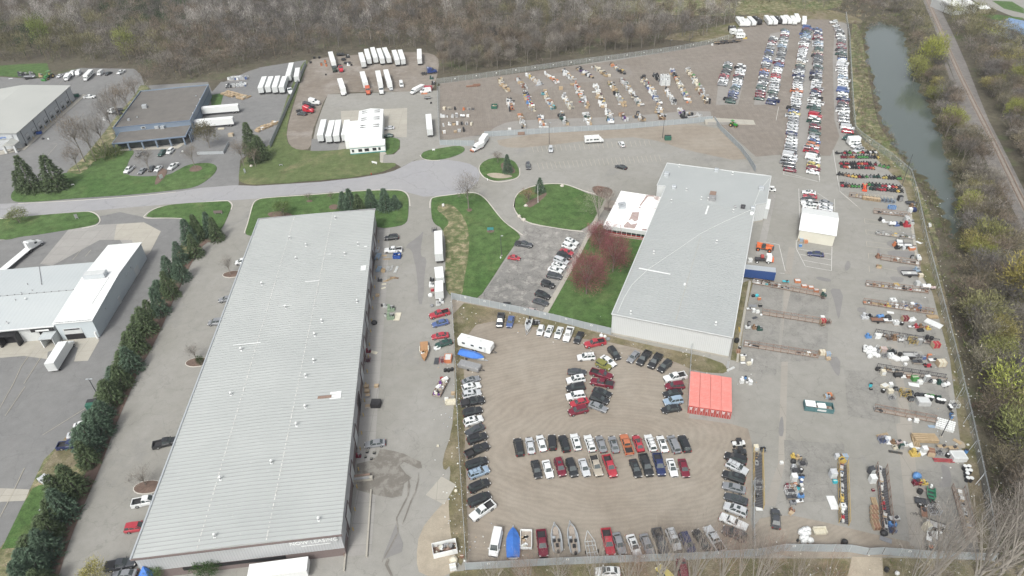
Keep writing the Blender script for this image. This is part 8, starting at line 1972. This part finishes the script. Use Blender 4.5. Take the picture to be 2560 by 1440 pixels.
for x,y,ty,r,kd,c_,lb in((1172,524,440,5.2,'bare',GY,'bare tree on the lawn tip beside the turning circle'),(1495,555,478,5.5,'tall',(.26,.23,.2),'pale bare tree beside the white office roof'),(1520,530,470,3.5,'bare',GY,'thin bare tree between the path and the white office roof'),(213,405,290,6,'bare',BR,'tall bare tree in the strip left of the blue building'),(240,403,300,5.5,'bare',GY,'bare tree second in the strip left of the blue building'),(200,430,365,4,'bare',BR,'vase shaped bare tree near the three dark spruces'),(290,345,240,5.5,'bare',GY,'bare tree beside the left wall of the blue building'),(308,315,215,5.5,'bare',BR,'upper bare tree beside the left wall of the blue building'),(325,282,208,5.5,'bare',BR,'bare tree at the far corner of the blue building'),(345,255,190,5,'bare',BR,'highest bare tree of the strip by the blue building'),(265,375,285,5,'bare',GY,'bare tree above the bushes left of the blue building'),(375,227,165,4.5,'bare',BR,'slim bare tree behind the blue building'),(376,432,370,4.2,'bare',GY,'bare tree in the car park of the blue building'),(488,420,365,3.6,'bare',BR,'small bare tree in the ring of mulch by the driveway'),(525,370,305,5,'leafy',(.13,.12,.075),'round budding tree in the fenced bed'),(465,322,290,3,'bare',BR,'small bare tree at the corner of the blue building'),(610,415,350,4,'bare',BR,'brownish bare bush by the driveway beside dark spruces'),(640,418,372,3,'bare',BR,'low brown bare bush on the trucking lawn edge'),(577,688,640,2.2,'bare',GY,'small bare tree on the uppermost island by the long warehouse'),(492,900,862,2.4,'bare',GY,'small bare tree on the middle island by the long warehouse'),(365,1213,1175,3,'bare',GY,'small bare tree on the lowest island by the long warehouse'),(50,558,525,4,'leafy',(.15,.17,.07),'greenish budding tree on the left roadside lawn'),(710,540,506,3.6,'leafy',(.10,.14,.05),'round greenish bush behind the long warehouse'),(772,502,484,1.8,'bare',BR,'sapling in a mulch ring behind the long warehouse'),(828,500,480,1.6,'bare',BR,'second sapling in a mulch ring behind the long warehouse'),(1245,408,380,2.6,'bare',BR,'grey brown bush beside the blue spruce on the round island'),(1322,512,470,3.2,'bare',(.24,.13,.09),'rusty brown bush on the entrance mulch bed'),(1497,482,468,2.2,'bare',(.24,.13,.1),'reddish brown bush by the office corner'),(1498,622,560,4.4,'red',RB,'red budding tree, farthest of three in the courtyard lawn'),(1532,680,594,5.2,'red',RB,'red budding tree, right one of three in the courtyard lawn'),(1466,735,636,5.8,'red',RB,'broadest red budding tree, nearest of three in the courtyard lawn'),(505,915,892,1.2,'leafy',(.03,.06,.02),'dark green bush on the middle island'),(522,1440,1412,2.8,'leafy',(.04,.08,.025),'dense green tree by the near wall of the long warehouse'),(395,1455,1425,1.8,'leafy',(.12,.18,.07),'pale green bush by the near wall of the long warehouse'),(250,1460,1415,2.6,'leafy',(.30,.28,.10),'yellowish bush at the bottom edge by the drive'),(950,377,358,1.0,'spruce',GS,'small dark shrub at the corner of the white shop'),(262,398,362,5,'shrub',GN,'wide green bush beside the blue building'),(290,388,366,4,'shrub',GN,'second wide green bush beside the blue building')):
 p,h=solve_h((x,y),ty);plant(kd,p,max(h,1),r,c_,lb)
for i,(x,y,ty,r)in enumerate(((2300,1500,1255,6),(2390,1530,1200,7),(2470,1480,1190,7),(2545,1440,1120,6.5),(2610,1500,1180,7),(2240,1540,1300,5),(2530,1350,1150,5),(2590,1300,1080,5),(2440,1440,1270,5),(2500,1400,1240,5))):
 p,h=solve_h((x,y),ty);plant('tall',p,h,r,(.25,.23,.205),'large pale bare tree, %s of the group at the bottom right corner'%ORD[i],'large bare trees at the bottom right')
for i,(x,y,ty,r)in enumerate(((1320,1520,1375,3.2),(1395,1500,1370,3),(1480,1550,1350,3.2),(1560,1520,1350,3),(1640,1510,1310,3.6),(1715,1530,1290,3.8),(1790,1500,1300,3.4),(1870,1520,1340,3.6),(1960,1540,1370,3),(2040,1530,1380,3),(1240,1520,1390,3),(1300,1460,1400,2.5),(1590,1470,1370,2.6),(1840,1470,1310,3),(1680,1480,1330,3),(1900,1500,1340,3))):
 p,h=solve_h((x,y),ty);plant('tall',p,h,r,(.27,.235,.205)if i%3 else(.28,.19,.15),'thin twiggy tree, %s of those outside the bottom slat fence'%ORD[i],'twiggy trees outside the bottom fence')
for x,y,ty,r,c_,lb in((2515,1010,930,6.5,(.27,.30,.08),'bright yellow green willow at the right edge'),(2545,770,650,7,(.25,.22,.07),'orange yellow budding tree at the right edge'),(2315,185,85,6.5,(.26,.28,.07),'bright yellow green willow beside the railway'),(2282,205,140,5,(.23,.24,.08),'yellow green willow between pond and railway'),(2480,920,850,5,(.20,.21,.08),'olive budding tree in the belt right of the fence'),(2440,830,740,6,(.18,.18,.09),'dull green budding tree in the belt right of the fence'),(2530,1130,1040,6,(.20,.22,.09),'green budding tree below the bright willow'),(325,150,70,6,(.20,.22,.08),'yellow green tree at the wood edge behind the far left lot'),(118,130,40,6,(.18,.22,.07),'green tree at the wood edge above the far left lot')):
 p,h=solve_h((x,y),ty);plant('leafy',p,h,r,c_,lb)
def inside(x,y,P_):
 c=False;j=len(P_)-1
 for i in range(len(P_)):
  if(P_[i][1]>y)!=(P_[j][1]>y)and x<(P_[j][0]-P_[i][0])*(y-P_[i][1])/(P_[j][1]-P_[i][1])+P_[i][0]:c=not c
  j=i
 return c
REG=[('far',pts('-500,150 0,158 60,154 112,148 125,160 200,156 300,160 345,166 360,198 430,203 520,198 560,182 640,160 700,146 760,142 800,134 880,128 960,124 1060,124 1092,138 1100,182 1110,192 1200,180 1330,162 1450,144 1560,130 1700,108 1785,92 1822,62 1845,38 1820,30 1780,36 1640,36 1560,24 1470,0 1470,-95 -800,-95'),7.2),('strip',pts('1480,-60 2250,-60 2255,20 2225,42 2160,42 2120,36 1900,10 1700,5 1560,10 1480,0'),9.),('pond',pts('2225,30 2285,15 2302,60 2325,130 2350,190 2375,262 2402,330 2445,420 2482,500 2510,580 2585,760 2700,1000 2880,1380 2600,1400 2530,1290 2500,1200 2470,1080 2440,940 2410,800 2392,660 2402,590 2398,480 2372,385 2335,262 2296,190 2280,112 2258,64'),5.4),('right',pts('2345,12 2375,25 2420,30 2460,52 2480,68 2500,85 2560,110 2760,120 3000,200 3100,700 2720,760 2640,620 2600,500 2552,400 2490,280 2436,180 2396,100'),6.0)]
WK=random.Random(11);TR=[]
for rn,P_,sp in REG:
 W_=[G(*q)for q in P_];x0,x1,y0,y1=min(q.x for q in W_),max(q.x for q in W_),min(q.y for q in W_),max(q.y for q in W_)
 y=y0
 while y<y1:
  x=x0
  while x<x1:
   q=(x+WK.uniform(-.45,.45)*sp,y+WK.uniform(-.45,.45)*sp);u_,v_=to_px((q[0],q[1],0))
   if-450<u_<3050 and inside(u_,v_,P_):
    d=math.hypot(q[0],q[1]);k_=math.sin(q[0]*.021+1.3)+math.sin(q[1]*.027+q[0]*.013)+WK.uniform(-1,1);h=WK.uniform(9,15)if rn=='far' else WK.uniform(6,11)
    if rn=='far' and v_<100 and WK.random()<(.35 if 100<u_<650 and v_>20 else.16)and not 255<u_<480:kind,c_,h='pale',(.30,.285,.265),WK.uniform(15,20)
    elif rn=='far' and abs(u_-370)<110 and v_<95 and WK.random()<.35:kind,c_='leafy',EV
    elif rn=='far' and u_<130 and 60<v_<150 and WK.random()<.25:kind,c_='leafy',EV
    elif rn in('pond','right')and WK.random()<.14:kind,c_='leafy',WK.choice([YG,(.2,.21,.07),(.22,.2,.08)])
    elif k_>1.1:kind,c_='wood',OL
    elif k_<-.9:kind,c_='wood',(.155,.145,.135)
    elif k_<.1:kind,c_='wood',BR
    else:kind,c_='wood',GY
    if rn!='far' and WK.random()<.35:c_=tuple(.5*a+.5*b_ for a,b_ in zip(c_,OL))
    g_=WK.uniform(.62,1.28);TR.append((d,rn,u_,v_,q,h,WK.uniform(3.4,5.2)if kind!='pale' else 3.6,kind,tuple(t*g_ for t in c_)))
   x+=sp
  y+=sp
TR.sort(key=lambda t:t[0]);IND=[t for t in TR if t[3]<1440 and-40<t[2]<2600][:235];ids=set(id(t)for t in IND);REST=[t for t in TR if id(t)not in ids]
WH_={'far':'far wood edge','strip':'field at the top','pond':'tree belt by the pond','right':'wood beyond the railway'}
cnt={}
for t in IND:
 d,rn,u_,v_,q,h,r,kind,c_=t;sub=int(cnt.get(rn,0));cnt[rn]=sub+1;o_=ORD[sub%70];far_=('near part','middle part','far part','farthest part')[min(sub//70,3)]
 w_={'pale':'pale tall bare tree','leafy':'dark evergreen tree' if c_[0]<.08 else 'yellow green budding tree'}.get(kind,'olive bare tree' if c_[1]>c_[0]*.93 else 'brown grey bare tree')
 plant(kind,q,h,r,c_,'%s, %s nearest, %s of the %s'%(w_,o_,far_,WH_[rn]),'trees of the '+WH_[rn])
def merged(trees,name,per,wmul):
 Vs,Ts,rng=[],[],np.random.default_rng(3);base={}
 for kd in('wood','pale','leafy'):
  for v in range(NV[kd]):
   me=proto(kd,v)[1];n=len(me.vertices);co=np.empty(n*3,np.float32);me.vertices.foreach_get('co',co);tt=np.empty(n*4,np.float32);me.attributes['tint'].data.foreach_get('color',tt);base[(kd,v)]=(co.reshape(-1,3,3),tt.reshape(-1,3,4)[:,0,:3])
 for(d,rn,u_,v_,q,h,r,kind,c_)in trees:
  co,tt=base[(kind,int(rng.integers(NV[kind])))];H0,R0=DIM[kind];nn=min(per,len(co));k=rng.choice(len(co),nn,replace=False);c0=co[k].copy();mid=c0[:,2:3].copy()*.5+(c0[:,0:1]+c0[:,1:2])*.25;c0[:,:2]=(c0[:,:2]-c0[:,:2].mean(1,keepdims=True))*wmul+c0[:,:2].mean(1,keepdims=True)
  a=rng.uniform(0,6.28);ca,sa=math.cos(a),math.sin(a);X,Y,Z_=c0[...,0]*r/R0,c0[...,1]*r/R0,c0[...,2]*h/H0
  P_=np.stack([X*ca-Y*sa+q[0],X*sa+Y*ca+q[1],Z_],-1);T_=tt[k]*np.array(c_)
  tw=np.array([[[q[0]-.2,q[1],0],[q[0]+.2,q[1],0],[q[0]+.1,q[1]+.1,h*.8]],[[q[0],q[1]-.16,0],[q[0],q[1]+.16,0],[q[0]+.1,q[1]+.1,h*.8]]]);Vs+=[P_.reshape(-1,3),tw.reshape(-1,3)];Ts+=[T_,np.array([c_,c_])*.9]
 me=tri_mesh(name,np.concatenate(Vs),'twigs',np.concatenate(Ts));o=bpy.data.objects.new(name,me);COL.objects.link(o);return o
tag(merged(REST,'woodland',330,1.7),'bare brown woodland filling the land beyond the yards','woodland',kind='stuff')
rng=np.random.default_rng(9);Vs,Ts=[],[]
def brush(P_,dens,h,r,cols,n=26,w_=.16):
 W_=[G(*q)for q in P_];x0,x1,y0,y1=min(q.x for q in W_),max(q.x for q in W_),min(q.y for q in W_),max(q.y for q in W_);N_=int((x1-x0)*(y1-y0)*dens)
 X=rng.uniform(x0,x1,N_);Y=rng.uniform(y0,y1,N_)
 for x,y in zip(X,Y):
  u_,v_=to_px((x,y,0))
  if not(-60<u_<2720 and v_>-60 and inside(u_,v_,P_)):continue
  hh=h*rng.uniform(.5,1.3);rr_=r*rng.uniform(.6,1.3);p=rng.normal(size=(n,3));p/=np.linalg.norm(p,axis=1,keepdims=True);p[:,2]=np.abs(p[:,2])*.9;D_=p+rng.normal(size=(n,3))*.45+[0,0,.3]
  Vs.append(slivers(rng,p*np.array([rr_,rr_,hh])*rng.uniform(.5,1,(n,1))+[x,y,0],D_,.8,w_));c_=np.array(cols[rng.integers(len(cols))]);Ts.append(c_*rng.uniform(.65,1.25,(n,1)))
BRN=[(.18,.16,.13),(.155,.13,.108),(.18,.17,.115),(.13,.135,.075)]
brush(REG[0][1],.035,3,2,BRN,22,.22);brush(REG[2][1],.10,2.2,1.4,BRN+[(.17,.2,.07)]);brush(REG[3][1],.07,2.4,1.6,BRN)
brush(pts('2132,60 2160,55 2166,100 2172,160 2192,230 2196,275 2225,335 2260,385 2300,428 2330,470 2352,520 2375,590 2390,640 2410,760 2445,900 2500,1180 2540,1400 2500,1440 2486,1390 2440,1060 2395,860 2345,690 2305,520 2290,450 2225,385 2150,325 2135,200'),.22,1.7,1.1,BRN+[(.17,.12,.10),(.13,.16,.06)],24,.12)
brush(pts('2270,70 2285,110 2298,190 2330,240 2372,380 2398,480 2405,560 2396,600 2388,560 2390,490 2366,385 2322,262 2290,205 2270,130'),.35,2.0,1.3,BRN,24,.14);brush(pts('2160,50 2230,45 2262,66 2240,72 2200,60 2165,75'),.3,2.2,1.4,BRN,24,.14)
brush(pts('1490,20 1840,38 1900,45 2060,35 2130,42 2230,55 2230,20 2000,-20 1500,-20'),.04,1.5,1.5,[(.30,.26,.18),(.24,.21,.13),(.16,.17,.08)],22,.2)
brush(pts('1130,1440 1400,1424 1700,1414 2120,1398 2120,1560 1120,1560'),.35,.8,.7,BRN+[(.28,.18,.13),(.12,.15,.05)],16,.06);brush(pts('2210,1402 2480,1412 2600,1440 2600,1560 2210,1560'),.3,.9,.8,BRN+[(.10,.14,.04)],16,.07)
brush(pts('0,1385 60,1370 110,1400 130,1440 0,1450'),.3,.7,.7,BRN,14,.06)
me=tri_mesh('undergrowth',np.concatenate(Vs),'twigs',np.concatenate(Ts));o=bpy.data.objects.new('undergrowth',me);COL.objects.link(o);tag(o,'low brown brush and saplings under the trees and on the pond banks','undergrowth',kind='stuff')
print('trees',len(TR),len(IND),'tris',len(me.polygons))
mb=MB();mb.box((0,300,60),(3400,1500,123),'haze_air')
tag(mb.build('haze'),'thin pale haze filling the air over the whole site','haze',kind='stuff')
for key,o in list(PROTO.items()):
 if isinstance(o,bpy.types.Object):kill(o)
